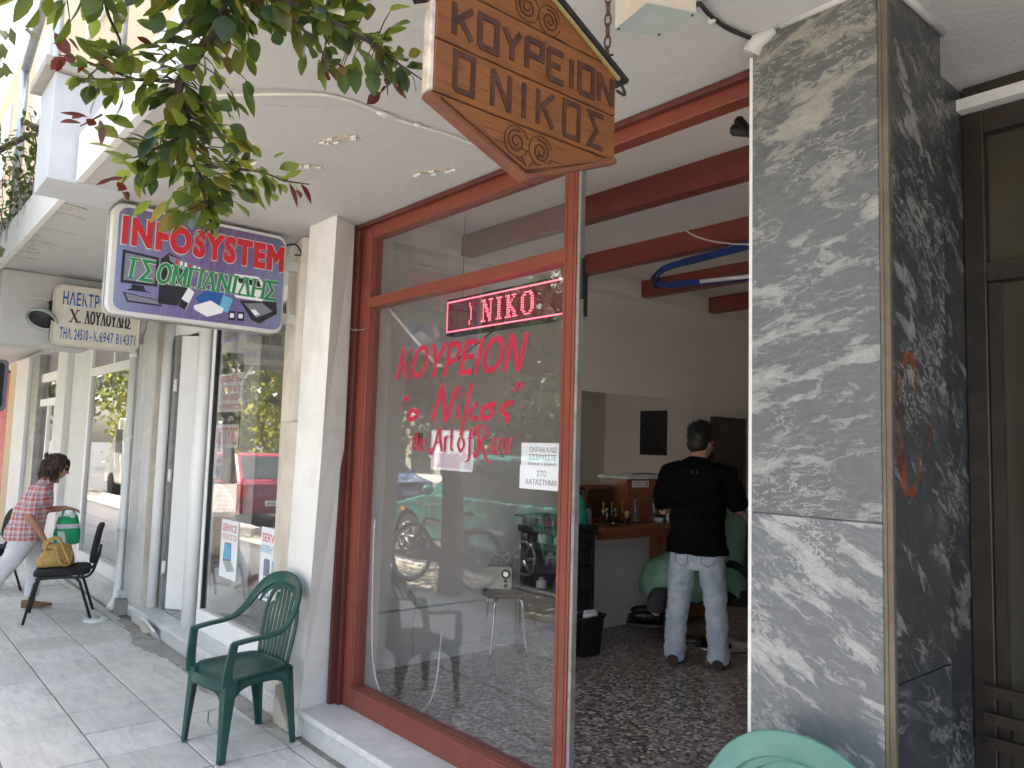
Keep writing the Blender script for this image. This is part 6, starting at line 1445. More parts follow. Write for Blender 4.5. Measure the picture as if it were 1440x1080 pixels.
# ------------------------------------------------------------------ inside the shop
def counter():
    t = thing('counter', 'brown laminate counter with rounded end along the shop wall under the mirror', 'counter', (-4.3, 5.1, FL))
    pl = [(-4.495, 4.40), (-4.20, 4.40)] + arc(-4.16, 4.48, .08, -90, 0, 6) + [(-4.08, 6.3), (-4.495, 6.3)]
    m = MB(); m.prism(pl, 'z', 1.005, 1.045); m.build('worktop', 'brown_laminate', t, bevel=.004)
    m = MB(); m.box(-4.485, -4.14, 5.50, 5.525, FL, 1.004); m.build('side_panel', 'brown_laminate', t); m = MB(); m.box(-4.49, -4.2, 5.53, 6.28, .2, 1.004); m.build('cupboard', 'brown_laminate', t, bevel=.004)
    m = MB(); m.prism([(-4.49, .80), (-4.49, 1.004), (-4.15, 1.004)], 'y', 4.47, 4.495); m.build('bracket', 'brown_laminate', t); m = MB(); m.box(-4.2, -4.12, 4.5, 5.5, .94, 1.004); m.build('apron', 'brown_laminate', t)
    b = MB(); b.box(-4.498, -4.34, 5.02, 6.3, 1.0455, 1.40); bx = b.build('back_cabinet', 'brown_laminate', t, bevel=.003)
    m = MB(); m.box(-4.498, -4.315, 5.0, 6.32, 1.4005, 1.425); m.build('cabinet_top', 'sign_rim', bx, bevel=.002)
    m = MB(); m.box(-4.3395, -4.337, 5.08, 5.30, 1.33, 1.385); lb = m.build('label_plate', 'paper', bx)
    m = MB(); m.text('\u0391\u03a0\u0391\u0393\u039f\u03a1\u0395\u03a5\u0395\u03a4\u0391\u0399', (-4.3368, 5.09, 1.362), Y_, Z_, .14, .014, .0004, bold=.02); m.text('\u03a4\u039f \u039a\u0391\u03a0\u039d\u0399\u03a3\u039c\u0391', (-4.3368, 5.10, 1.34), Y_, Z_, .11, .013, .0004, bold=.02); m.build('lettering', 'black_ink', lb)
    m = MB(); m.tube([(-4.336, 5.265 + .017 * math.cos(a), 1.357 + .017 * math.sin(a)) for a in [k * math.pi / 8 for k in range(16)]], .003, 5, closed=True); m.tube([(-4.336, 5.253, 1.345), (-4.336, 5.277, 1.369)], .003, 5); m.build('ban_mark', 'red_ink', lb)
counter()
t = thing('wall_mirror', 'large frameless mirror on the shop wall above the counter', 'mirror', (-4.49, 5.1, 1.05))
m = MB(); m.box(-4.497, -4.492, 4.56, 5.74, 1.046, 2.125); m.build('backing', 'lamp_grey', t); m = MB(); m.box(-4.4915, -4.488, 4.562, 5.738, 1.047, 2.123); m.build('mirror_glass', 'mirror', t)
t = thing('wall_mirror', 'narrow dark wooden framed mirror on the wall beyond the barber', 'mirror', (-4.49, 6.6, 1.2))
m = MB(); m.box(-4.498, -4.45, 6.42, 6.98, 1.05, 2.0); m.build('frame', 'dark_wood', t, bevel=.004); m = MB(); m.box(-4.449, -4.447, 6.50, 6.92, 1.12, 1.94); m.build('mirror_glass', 'dark_glass', t)
t = thing('picture', 'black and white abstract picture seen in the mirror above the counter', 'picture', (-2.3, 8.29, 1.6))
m = MB(); m.box(-2.62, -2.04, 8.27, 8.298, 1.60, 2.20); m.build('frame', 'black_plastic', t); m = MB(); m.box(-2.60, -2.06, 8.266, 8.2695, 1.62, 2.18); m.build('print', 'abstract_print', t)
def stool():
    x, y = -4.36, 3.72
    t = thing('stool', 'round brown topped stool on four bent chrome legs', 'stool', (x, y, FL))
    m = MB(); m.lathe([(.001, .415), (.15, .415), (.165, .42), (.168, .435), (.163, .447), (.12, .452), (.001, .452)], (x, y, FL), 32); m.build('seat', 'dark_wood', t)
    for k in range(4):
        a = R(20 + 90 * k); c, s = math.cos(a), math.sin(a)
        m = MB(); m.tube(crom([(x + .03 * c, y + .03 * s, FL + .405), (x + .11 * c, y + .11 * s, FL + .405), (x + .145 * c, y + .145 * s, FL + .37), (x + .155 * c, y + .155 * s, FL + .25), (x + .19 * c, y + .19 * s, FL)], 5), .0105, 10); m.build('leg', 'chrome', t)
    m = MB(); m.tube([(x + .165 * math.cos(a), y + .165 * math.sin(a), FL + .10) for a in [k * math.pi / 14 for k in range(28)]], .005, 6, closed=True); m.build('ring', 'chrome', t)
    zt = FL + .452; Mr = Matrix.Translation((x - .05, y - .02, zt)) @ Matrix.Rotation(R(42), 4, 'Z')
    t = thing('radio', 'small cream portable radio with handle and raised aerial on the stool', 'radio', (x, y, zt))
    m = MB(); m.prism(rrect(-.10, .10, .004, .165, .02), 'y', -.035, .035, Mr); m.build('case', 'cream_plastic', t, bevel=.006)
    m = MB(); m.sweep([Mr @ Vector(p) for p in [(-.065, 0, .165), (-.065, 0, .21), (.065, 0, .21), (.065, 0, .165)]], .014, .010, Mr.to_3x3() @ Vector((0, 1, 0))); m.build('handle', 'cream_plastic', t)
    m = MB(); m.cyl(Mr @ Vector((.055, -.035, .115)), Mr @ Vector((.055, -.041, .115)), .033, n=24); d = m.build('dial', 'black_plastic', t); m = MB(); m.cyl(Mr @ Vector((.055, -.0411, .115)), Mr @ Vector((.055, -.046, .115)), .020, n=20); m.build('dial_hub', 'chrome', d)
    for z in (.065, .032):
        m = MB(); m.cyl(Mr @ Vector((.055, -.035, z)), Mr @ Vector((.055, -.048, z)), .013, n=16); m.build('knob', 'black_plastic', t)
    m = MB()
    for i in range(7):
        for j in range(8): m.cyl(Mr @ Vector((-.08 + .014 * i, -.0352, .035 + .014 * j)), Mr @ Vector((-.08 + .014 * i, -.0358, .035 + .014 * j)), .0032, n=6)
    m.build('speaker_grille', 'lamp_grey', t)
    a = Mr @ Vector((.08, .02, .165)); m = MB(); m.tube([a, a + Vector((.055, .07, .22))], [.003, .0015], 6); m.build('aerial', 'chrome', t)
    m = MB(); m.tube([Mr @ Vector((.01 + .062 * math.cos(q), .045, .225 + .05 * math.sin(q))) for q in [k * math.pi / 12 for k in range(24)]], .0045, 6, closed=True)
    for q in (.5, 2.6, 4.7): m.tube([Mr @ Vector((.01, .045, .225)), Mr @ Vector((.01 + .062 * math.cos(q), .045, .225 + .05 * math.sin(q)))], .004, 6)
    m.tube([Mr @ Vector((.01, .045, .176)), Mr @ Vector((.01, .045, .165)), Mr @ Vector((.01, .02, .166))], .005, 6); m.build('loop_aerial', 'white_plastic', t)
    m = MB(); m.tube(crom([Mr @ Vector((.10, .02, .03)), (x + .10, y + .08, zt + .005), (x + .168, y + .06, zt - .06), (x + .2, y + .15, .33), (-4.28, 4.0, .24), (-4.35, 4.1, .22)]), .004, 6); m.build('power_cord', 'cable_black', t)
stool()
t = thing('wall_socket', 'white double wall socket low on the shop wall with a plug', 'socket', (-4.5, 3.0, .67))
m = MB(); m.prism(rrect(2.95, 3.03, .62, .72, .01), 'x', -4.4995, -4.488); m.build('plate', 'white_plastic', t); m = MB(); m.cyl((-4.488, 2.99, .645), (-4.45, 2.99, .645), .02); m.build('plug', 'white_plastic', t); m = MB(); m.tube(crom([(-4.45, 2.99, .64), (-4.43, 2.99, .55), (-4.47, 3.0, .4), (-4.48, 3.02, .2)]), .003, 6); m.build('cord', 'cable_white', t)
m = MB(); m.box(-4.4995, -4.486, 2.6, 4.4, .515, .53); o = m.build('cable_duct', 'lamp_grey'); tag(o, 'thin cable duct running level along the shop wall behind the stool', 'duct')
def trolley():
    Mt = Matrix.Translation((-4.13, 4.02, FL)) @ Matrix.Rotation(R(8), 4, 'Z'); T = lambda p: Mt @ Vector(p)
    t = thing('trolley', 'black barber trolley with open shelves full of tools behind the red mullion', 'trolley', (-4.13, 4.02, FL))
    for sx in (-.17, .17):
        for sy in (-.19, .19):
            m = MB(); m.box(sx - .015, sx + .015, sy - .015, sy + .015, .05, .90, Mt); m.build('post', 'black_plastic', t)
            m = MB(); m.cyl(T((sx - .012, sy, .028)), T((sx + .012, sy, .028)), .028); m.build('castor', 'black_plastic', t)
    for z in (.10, .26, .44, .60, .76):
        m = MB(); m.box(-.18, .18, -.20, .20, z, z + .012, Mt); m.box(-.18, -.17, -.2, .2, z, z + .05, Mt); m.box(.17, .18, -.2, .2, z, z + .05, Mt); m.box(-.17, .17, -.2, -.19, z, z + .05, Mt); m.box(-.17, .17, .19, .2, z, z + .05, Mt); m.build('shelf', 'black_plastic', t)
    m = MB(); m.box(-.20, .20, -.23, .23, .88, .93, Mt); m.build('top_tray', 'black_plastic', t, bevel=.008)
    m = MB(); m.box(.10, .14, .208, .25, .52, .62, Mt); m.build('hook_clip', 'black_plastic', t)
    m = MB(); m.box(-.17, -.16, -.185, .185, .27, .88, Mt); m.build('back_panel', 'black_plastic', t)
    m = MB(); m.box(-.16, .16, .202, .207, .12, .87, Mt); m.build('side_panel', 'black_plastic', t)
    m = MB(); m.box(.152, .166, .06, .187, .12, .87, Mt); m.build('front_panel', 'black_plastic', t)
    t2 = thing('basket', 'dark red plastic basket of clips on top of the black trolley', 'basket', tuple(T((-.03, -.14, .932))))
    m = MB(); m.box(-.17, .12, -.22, -.02, .932, 1.005, Mt); m.build('basket_body', 'dark_red_plastic', t2, bevel=.01); m = MB(); m.box(-.18, .13, -.29, -.0, .99, 1.005, Mt); m.build('rim', 'dark_red_plastic', t2, bevel=.004)
    t2 = thing('clipper', 'dark hair clipper standing upright on the black trolley', 'clipper', tuple(T((.10, -.06, .93))))
    m = MB(); m.tube([T((.15, -.12, .94)), T((.15, -.12, 1.06)), T((.15, -.10, 1.16))], [.026, .028, .020], 12); m.build('grip', 'black_plastic', t2); m = MB(); m.box(.125, .175, -.125, -.07, 1.155, 1.20, Mt); m.build('blade_head', 'grey_ink', t2, bevel=.006); m = MB(); m.tube(crom([T((.15, -.12, .95)), T((.20, -.18, .8)), T((.21, -.22, .55)), T((.22, -.1, .3))]), .004, 6); m.build('cord', 'cable_black', t2)
    rr = random.Random(5); k = 0
    spots = [(-.05, -.12, .456, 'cream_plastic'), (.05, -.06, .456, 'blue_plastic'), (-.08, .02, .616, 'lamp_grey'), (.04, -.1, .616, 'black_plastic'), (.0, .1, .776, 'cream_plastic'), (-.1, -.06, .776, 'white_plastic'), (.1, -.12, .776, 'lamp_grey')]
    names = ['pale round hair brush', 'blue comb case', 'grey tool case', 'black spray can', 'cream jar', 'white box of blades', 'grey tin']
    for (x, y, z, mt), nm in zip(spots, names):
        k += 1; t3 = thing('barber_tool', nm + ' on a shelf of the black trolley', 'tool', tuple(T((x, y, z))))
        m = MB(); m.lathe([(.001, .001), (.036, .001), (.04, .01), (.038, .07), (.02, .082), (.001, .083)], tuple(T((x, y, z))), 16); m.build('container', mt, t3)
        m = MB(); m.lathe([(.001, .0), (.02, .0), (.018, .014), (.001, .015)], tuple(T((x, y, z + .084))), 14); m.build('lid', 'lamp_grey', t3)
    t2 = thing('spray_bottle', 'teal spray bottle with black trigger standing on the trolley end', 'bottle', tuple(T((.10, .12, .93))))
    c = T((.08, .15, .932)); m = MB(); m.lathe([(.001, 0), (.062, 0), (.066, .02), (.055, .09), (.035, .165), (.018, .20), (.016, .215), (.001, .215)], c, 24); m.build('bottle_body', 'teal_plastic', t2)
    m = MB(); m.lathe([(.001, 0), (.019, 0), (.019, .03), (.001, .03)], c + Vector((0, 0, .2155)), 14); m.cbox(c + Vector((-.004, -.005, .262)), (.028, .075, .026)); m.tube([c + Vector((0, .03, .265)), c + Vector((0, .055, .24)), c + Vector((0, .05, .20))], .008, 8); m.build('trigger', 'black_plastic', t2, bevel=.003)
    t2 = thing('towel_basin', 'black basin with folded towels standing on the terrazzo beside the trolley', 'basin', (-3.97, 4.27, FL))
    m = MB(); c = (-4.02, 4.20, FL); m.tube([(c[0], c[1], FL), (c[0], c[1], FL + .06)], .03, 8)
    m = MB()
    rg = [[Vector((c[0] + p[0] * s, c[1] + p[1] * s, FL + z)) for p in rrect(-.11, .11, -.13, .13, .04)] for z, s in ((.0, .75), (.02, .78), (.26, .95), (.275, 1.05), (.29, 1.05), (.285, .92), (.06, .74))]
    m.rings(rg); m.build('basin_body', 'black_plastic', t2)
    m = MB()
    for k in range(3): m.ell((c[0] - .035 + .035 * k, c[1] + .02 * (k % 2), FL + .27 + .010 * k), (.065, .085, .035))
    remesh(m, 'towel', 'paper', t2, .008, 3, .014, 16)
    m = MB(); m.ell((c[0] - .05, c[1] - .06, FL + .28), (.045, .05, .025)); m.build('blue_cloth', 'cyan_ink', t2)
trolley()
def bottles():
    zc = 1.0455
    for x, y, nm, grp in ((-4.25, 5.02, 'clear plastic water bottle with blue cap, left of two on the counter', 1), (-4.22, 5.23, 'clear plastic water bottle with blue cap, right of two on the counter', 1)):
        t = thing('water_bottle', nm, 'bottle', (x, y, zc), 'water bottles on the counter')
        m = MB(); m.lathe([(.001, .001), (.03, .001), (.033, .01), (.031, .05), (.034, .055), (.034, .14), (.022, .18), (.013, .195), (.013, .205), (.001, .205)], (x, y, zc), 20); m.build('bottle_body', 'bottle_clear', t); m = MB(); m.lathe([(.001, 0), (.016, 0), (.016, .018), (.001, .018)], (x, y, zc + .2055), 16); m.build('cap', 'blue_plastic', t)
    for x, y, nm in ((-4.27, 5.42, 'teal and white shaving foam can, taller of the pair on the counter'), (-4.21, 5.46, 'white bottle with teal cap in front of the foam can')):
        t = thing('foam_can', nm, 'can', (x, y, zc)); tall = 'taller' in nm
        m = MB(); m.lathe([(.001, 0), (.03, 0), (.03, .13), (.022, .15), (.001, .15)], (x, y, zc), 20); m.build('can_body', 'white_plastic' if not tall else 'teal_plastic', t); m = MB(); m.lathe([(.001, 0), (.022, 0), (.022, .04), (.015, .05), (.001, .05)], (x, y, zc + .1505), 18); m.build('cap', 'cape_green' if not tall else 'white_plastic', t)
    for x, y, r, h, nm, mt in ((-4.14, 5.36, .045, .06, 'round white jar at the front of the counter', 'white_plastic'), (-4.16, 5.22, .038, .045, 'low grey jar with black lid on the counter', 'lamp_grey')):
        t = thing('jar', nm, 'jar', (x, y, zc)); m = MB(); m.lathe([(.001, 0), (r, 0), (r, h), (.001, h)], (x, y, zc), 20); m.build('jar_body', mt, t); m = MB(); m.lathe([(.001, 0), (r * 1.04, 0), (r * 1.04, .018), (.001, .018)], (x, y, zc + h + .0005), 20); m.build('lid', 'black_plastic' if 'black' in nm else 'white_plastic', t)
    t = thing('tool_rack', 'gold wire rack of scissors and razors on the counter', 'rack', (-4.3, 4.82, zc))
    m = MB(); m.box(-4.38, -4.24, 4.68, 4.95, zc, zc + .012); m.build('tray', 'dark_wood', t)
    m = MB()
    for y in (4.70, 4.80, 4.93): m.cyl((-4.31, y, zc + .012), (-4.31, y, zc + .15), .005); m.lathe([(.001, 0), (.011, 0), (.011, .02), (.001, .02)], (-4.31, y, zc + .15), 10)
    m.cyl((-4.31, 4.68, zc + .10), (-4.31, 4.95, zc + .10), .005); m.build('stand', 'gold', t)
    for k, y in enumerate((4.73, 4.76, 4.84, 4.88)):
        m = MB(); m.cyl((-4.30, y, zc + .09), (-4.30, y + .004, zc + .02), .006); m.ell((-4.30, y, zc + .105), (.008, .016, .02)); m.build('razor', 'black_plastic' if k % 2 else 'chrome', t)
    t = thing('shaving_brush', 'small shaving brush standing before the gold rack', 'brush', (-4.2, 4.86, zc)); m = MB(); m.lathe([(.001, 0), (.017, 0), (.013, .02), (.017, .045), (.001, .046)], (-4.2, 4.86, zc), 14); m.build('handle', 'black_plastic', t); m = MB(); m.lathe([(.012, 0), (.022, .04), (.015, .055), (.001, .058)], (-4.2, 4.86, zc + .0465), 14); m.build('bristle', 'straw', t)
    t = thing('saucer', 'shallow metal saucer near the rounded end of the counter', 'dish', (-4.17, 4.66, zc)); m = MB(); m.lathe([(.001, 0), (.03, 0), (.055, .012), (.053, .015), (.03, .004), (.001, .004)], (-4.17, 4.66, zc), 20); m.build('dish', 'chrome', t); m = MB(); m.ell((-4.17, 4.66, zc + .012), (.018, .014, .008)); m.build('soap', 'cream_plastic', t)
    t = thing('chair_back', 'brown rounded leather chair back leaning behind the counter end', 'chair', (-4.44, 4.75, zc)); m = MB(); m.prism(rrect(4.60, 4.98, zc + .0, zc + .30, .06), 'x', -4.485, -4.43); m.build('pad', 'brown_laminate', t, bevel=.012); m = MB(); m.prism(rrect(4.63, 4.95, zc + .03, zc + .27, .05), 'x', -4.429, -4.425); m.build('panel', 'dark_wood', t)
    for x, y in ((-4.3, 4.52), (-4.33, 4.46)):
        t = thing('lotion_bottle', 'dark lotion bottle at the rounded end of the counter' if y > 4.5 else 'dark lotion bottle nearest the trolley on the counter', 'bottle', (x, y, zc)); m = MB(); m.lathe([(.001, 0), (.024, 0), (.025, .1), (.012, .13), (.001, .13)], (x, y, zc), 14); m.build('bottle_body', 'grey_ink', t); m = MB(); m.lathe([(.001, 0), (.014, 0), (.014, .035), (.001, .035)], (x, y, zc + .1305), 12); m.build('cap', 'black_plastic', t)
    t = thing('magazine', 'flat dark magazine lying on the cabinet top below the mirror', 'magazine', (-4.4, 5.5, 1.426)); m = MB(); m.box(-4.46, -4.33, 5.30, 5.62, 1.4255, 1.437); m.build('pages', 'paper', t); m = MB(); m.box(-4.463, -4.327, 5.297, 5.623, 1.4375, 1.44); m.build('cover', 'black_ink', t)
bottles()
t = thing('tube_lamp', 'blue U-shaped tube lamp frame hung under the red ceiling beams', 'lamp', (-2.8, 4.0, 2.8))
y = 4.0
m = MB(); m.sweep([Vector(p) for p in [(-1.9, y, 2.905), (-3.02, y, 2.852)] ] , .034, .05, (0, 1, 0)); m.sweep(crom([(-3.02, y, 2.852), (-3.16, y, 2.838), (-3.23, y, 2.80), (-3.225, y, 2.755), (-3.15, y, 2.725), (-3.0, y, 2.712), (-1.9, y, 2.645)], 5), .034, .042, (0, 1, 0)); m.build('frame', 'blue_plastic', t, bevel=.004)
m = MB(); m.cyl((-2.86, y - .03, 2.70), (-1.9, y - .03, 2.64), .013); m.build('tube', 'white_plastic', t); m = MB(); m.tube(crom([(-3.23, y, 2.79), (-3.245, y, 2.77), (-3.22, y, 2.735)], 4), .03, 10); m.build('end_cap', 'black_plastic', t)
m = MB(); m.cyl((-2.2, y, 2.90), (-2.2, y, 3.121), .006); m.cyl((-1.95, y, 2.9), (-1.95, y, 3.121), .006); m.build('hanger', 'cable_white', t)
m = MB(); m.tube(crom([(-3.0, 3.97, 3.12), (-2.97, 3.95, 3.05), (-2.85, 3.95, 2.97), (-2.65, 3.96, 2.90), (-2.4, 3.98, 2.86), (-2.2, 3.99, 2.90)]), .005, 6); o = m.build('ceiling_cable', 'cable_white'); tag(o, 'cream cable looping from the shop ceiling towards the blue lamp', 'cable')

# ------------------------------------------------------------------ trees
def overhanging_tree():
    t = thing('street_tree', 'plum tree at the kerb whose leafy branch hangs before the soffit and the purple sign', 'tree', (-1.0, -.75, 0))
    rr = random.Random(21)
    m = MB(); m.tube(crom([(-1.0, -.75, -.05), (-1.02, -.74, .9), (-.98, -.70, 1.9), (-1.02, -.62, 2.7), (-1.1, -.5, 3.6)], 4), [.13, .12, .115, .11, .105, .10, .095, .09, .085, .08, .075, .07, .065, .06, .055, .05, .045], 12); m.build('trunk', 'bark', t)
    st = MB(); lf = MB(); cur = [lf]
    def limb(pts, r0, r1, k=5):
        q = crom(pts, k); st.tube(q, [r0 + (r1 - r0) * i / (len(q) - 1) for i in range(len(q))], 7); return q
    def spray(q, n, i0=0.0, i1=1.0, spread=.09, L=.068, W=.040, droop=-.4):
        for k in range(n):
            f = i0 + (i1 - i0) * (k + rr.random()) / n; x = f * (len(q) - 1); i = min(int(x), len(q) - 2); p = q[i].lerp(q[i + 1], x - i); tg = (q[i + 1] - q[i]).normalized()
            a = rr.random() * 2 * math.pi; o = tg.orthogonal().normalized(); o2 = tg.cross(o); rad = (o * math.cos(a) + o2 * math.sin(a))
            d = (rad * 1.0 + tg * .6 + Vector((0, 0, droop)) * rr.random()).normalized(); pt = p + rad * (spread * rr.random() ** 1.3) 
            if spread > .05 and rr.random() < .5: st.tube([p, p.lerp(pt, .6) + Vector((0, 0, .005)), pt], [.0016, .0013, .001], 4)
            nn = (Vector((0, 0, 1)) + Vector((rr.random() - .5, rr.random() - .5, rr.random() - .5)) * 1.3)
            leaf(cur[0], pt, rr, L * .81 * (.5 + .65 * rr.random()), W * .81 * (.6 + .55 * rr.random()), d, nn)
    hub = (-1.395, .47, 2.475)
    limb([(-1.1, -.5, 3.4), (-1.2, -.2, 3.15), (-1.30, .15, 2.85), (-1.37, .40, 2.58), hub], .035, .014)
    a = limb([hub, (-1.445, .465, 2.39), (-1.50, .43, 2.30), (-1.515, .445, 2.235), (-1.54, .482, 2.16), (-1.55, .51, 2.09), (-1.56, .528, 2.035)], .012, .0025); spray(a, 255, .0, .88, .10, .068, .042); spray(a, 6, .86, 1.0, .03, .045, .03)
    b = limb([(-1.54, .482, 2.16), (-1.525, .54, 2.165), (-1.51, .60, 2.17), (-1.50, .645, 2.16)], .004, .0015); spray(b, 40, .2, 1, .04, .05, .03)
    b = limb([(-1.52, .455, 2.21), (-1.55, .40, 2.17), (-1.56, .36, 2.14)], .004, .0015); spray(b, 46, .1, 1, .05, .058, .036)
    b = limb([(-1.50, .43, 2.30), (-1.53, .36, 2.29), (-1.545, .30, 2.275), (-1.55, .262, 2.265)], .004, .0015); spray(b, 42, .1, .8, .045, .058, .036); spray(b, 8, .75, 1, .03, .045, .022)
    c = limb([hub, (-1.37, .56, 2.46), (-1.345, .66, 2.445), (-1.315, .74, 2.415), (-1.29, .80, 2.375)], .010, .002); spray(c, 120, .0, .85, .075, .066, .040); spray(c, 26, .75, 1, .035, .05, .03)
    c = limb([(-1.37, .56, 2.46), (-1.36, .60, 2.42), (-1.35, .65, 2.375), (-1.345, .68, 2.345)], .004, .0015); spray(c, 14, .2, 1, .035, .055, .034)
    d = limb([hub, (-1.43, .40, 2.49), (-1.47, .30, 2.475), (-1.50, .20, 2.45), (-1.52, .08, 2.43)], .012, .003); spray(d, 250, .0, 1, .10, .072, .044)
    d = limb([(-1.43, .40, 2.49), (-1.42, .46, 2.52), (-1.42, .54, 2.54), (-1.40, .62, 2.545), (-1.36, .72, 2.53)], .009, .003); spray(d, 250, .0, 1, .10, .072, .044)
    d = limb([(-1.48, .28, 2.47), (-1.52, .30, 2.40), (-1.53, .33, 2.345), (-1.54, .30, 2.31)], .004, .0015); spray(d, 26, .1, 1, .05, .06, .036)
    d = limb([(-1.1, -.3, 3.2), (-1.3, -.05, 2.9), (-1.45, .12, 2.66), (-1.53, .165, 2.50)], .02, .004); spray(d, 60, .3, 1, .08, .066, .04)
    mr = MB(); cur[0] = mr                               # young maroon leaves at the tips
    q = limb([(-1.53, .36, 2.29), (-1.545, .30, 2.30), (-1.55, .262, 2.305), (-1.55, .235, 2.30)], .003, .001); spray(q, 8, .3, 1, .025, .055, .026)
    for p0, p1 in (((-1.54, .31, 2.21), (-1.56, .28, 2.185)), ((-1.50, .645, 2.16), (-1.495, .70, 2.165)), ((-1.34, .64, 2.37), (-1.345, .655, 2.335)), ((-1.29, .79, 2.38), (-1.28, .84, 2.36)), ((-1.30, .76, 2.37), (-1.31, .77, 2.32)), ((-1.55, .36, 2.11), (-1.56, .35, 2.08)), ((-1.50, .42, 2.33), (-1.50, .38, 2.36))):
        q = limb([p0, tuple((Vector(p0) + Vector(p1)) / 2), p1], .002, .001); spray(q, 5, .1, 1, .028, .05, .022)
    cur[0] = lf; mr.build('young_leaves', 'maroon_leaf', t)
    # crown above the frame
    for k in range(26):
        p = Vector((-1.1, -.6, 3.2 + rr.random() * .9)); e = p + Vector(((rr.random() - .5) * 2.6, .3 - rr.random() * 1.9, .3 + 1.3 * rr.random())); q = limb([p, p.lerp(e, .5) + Vector((0, 0, .12)), e], .018, .004, 4); spray(q, 75, .25, 1, .38, .085, .05, -.2)
    for k in range(34):                                      # unseen limbs added over the kerb to shade the right side
        p = Vector((-1.0, -.6, 2.9 + rr.random())); e = p + Vector((.3 + 2.6 * rr.random(), .35 - 2.0 * rr.random(), -.3 + 1.4 * rr.random())); q = limb([p, p.lerp(e, .5) + Vector((0, 0, .15)), e], .02, .004, 4); spray(q, 85, .2, 1, .42, .11, .065, -.2)
    st.build('limb', 'twig', t); lf.build('leaves', 'plum_leaf', t)
overhanging_tree()

def big_tree(label, x, y, h, rc, n, mt, seed, r0=.14, zc=None, fork=1.9, ls=.15, z0=0, low=.35, group='street trees reflected in the panes'):
    t = thing('street_tree', label, 'tree', (x, y, z0), group); rr = random.Random(seed)
    m = MB(); top = Vector((x + (rr.random() - .5) * .3, y + (rr.random() - .5) * .3, z0 + fork)); m.tube(crom([(x, y, z0 - .1), (x + .02, y, z0 + fork * .35), (x - .02, y + .02, z0 + fork * .7), tuple(top)], 4), [r0 * (1.25 - .5 * i / 12) for i in range(13)], 12)
    ends = []
    for k in range(7):
        a = k * 2 * math.pi / 7 + rr.random() * .6; L = rc * (.7 + .5 * rr.random()); e = top + Vector((math.cos(a) * L, math.sin(a) * L, (h - fork) * (low + .5 * rr.random()))); q = crom([tuple(top), tuple(top.lerp(e, .4) + Vector((0, 0, .35))), tuple(e)], 5); m.tube(q, [r0 * .6 * (1 - .85 * i / (len(q) - 1)) for i in range(len(q))], 7); ends += q[3:]
    m.build('trunk', 'bark', t)
    cl = []
    for e in ends:
        for _ in range(4): cl.append(e + Vector(((rr.random() - .5), (rr.random() - .5), (rr.random() - .4))) * rc * .75)
    lf = MB(); per = max(1, n // len(cl))
    for c in cl:
        R_ = rc * (.16 + .2 * rr.random())
        for _ in range(per):
            p = c + Vector((rr.gauss(0, 1), rr.gauss(0, 1), rr.gauss(0, .7))) * R_ * .6
            if p.y > .62: continue
            d = Vector((rr.random() - .5, rr.random() - .5, -.3 - rr.random() * .3)).normalized(); s = d.cross(Vector((rr.random() - .5, rr.random() - .5, 1))).normalized(); L = ls * (.6 + .7 * rr.random())
            lf.add([p, p + d * L * .5 + s * L * .38, p + d * L, p + d * L * .5 - s * L * .38], [(0, 1, 2), (0, 2, 3)])
    lf.build('crown', mt, t); return t
big_tree('street tree whose trunk stands beside the bicycle in the shop pane reflection', -7.15, -.70, 5.8, 1.8, 9500, 'plane_leaf', 1, .12, fork=1.9, ls=.12, low=.16)
big_tree('street tree at the kerb further along, behind the red hatchback', -14.5, -1.0, 6.0, 1.5, 2000, 'plane_leaf', 2, .12, fork=2.1)
big_tree('sunlit yellowish tree across the road behind the parked cars', -31.0, -10.6, 10.5, 3.8, 9000, 'yellow_leaf', 3, .2, fork=1.5, ls=.26, z0=-.02)
big_tree('broad green tree across the road opposite the barber shop', -19.0, -11.5, 9.5, 3.8, 9000, 'plane_leaf', 4, .24, fork=1.8, low=.12, ls=.26, z0=-.02)
big_tree('broad green tree across the road, nearest to the crossing', -12.0, -11.5, 9.0, 3.8, 8000, 'plane_leaf', 5, .22, fork=1.8, low=.12, ls=.26, z0=-.02)
big_tree('loose yellowish tree far along the opposite pavement', -39.0, -11.0, 11.0, 4.2, 8000, 'yellow_leaf', 6, .2, fork=1.6, ls=.32, z0=-.02)
big_tree('tall yellow green tree beyond the last parked car across the road', -49.0, -11.2, 12.0, 4.6, 7000, 'yellow_leaf', 9, .22, fork=1.7, ls=.36, z0=-.02)
big_tree('dense green tree at the far end of the parked row', -27.0, -.9, 7.0, 2.4, 2600, 'plane_leaf', 8, .15, fork=2.2, ls=.2)

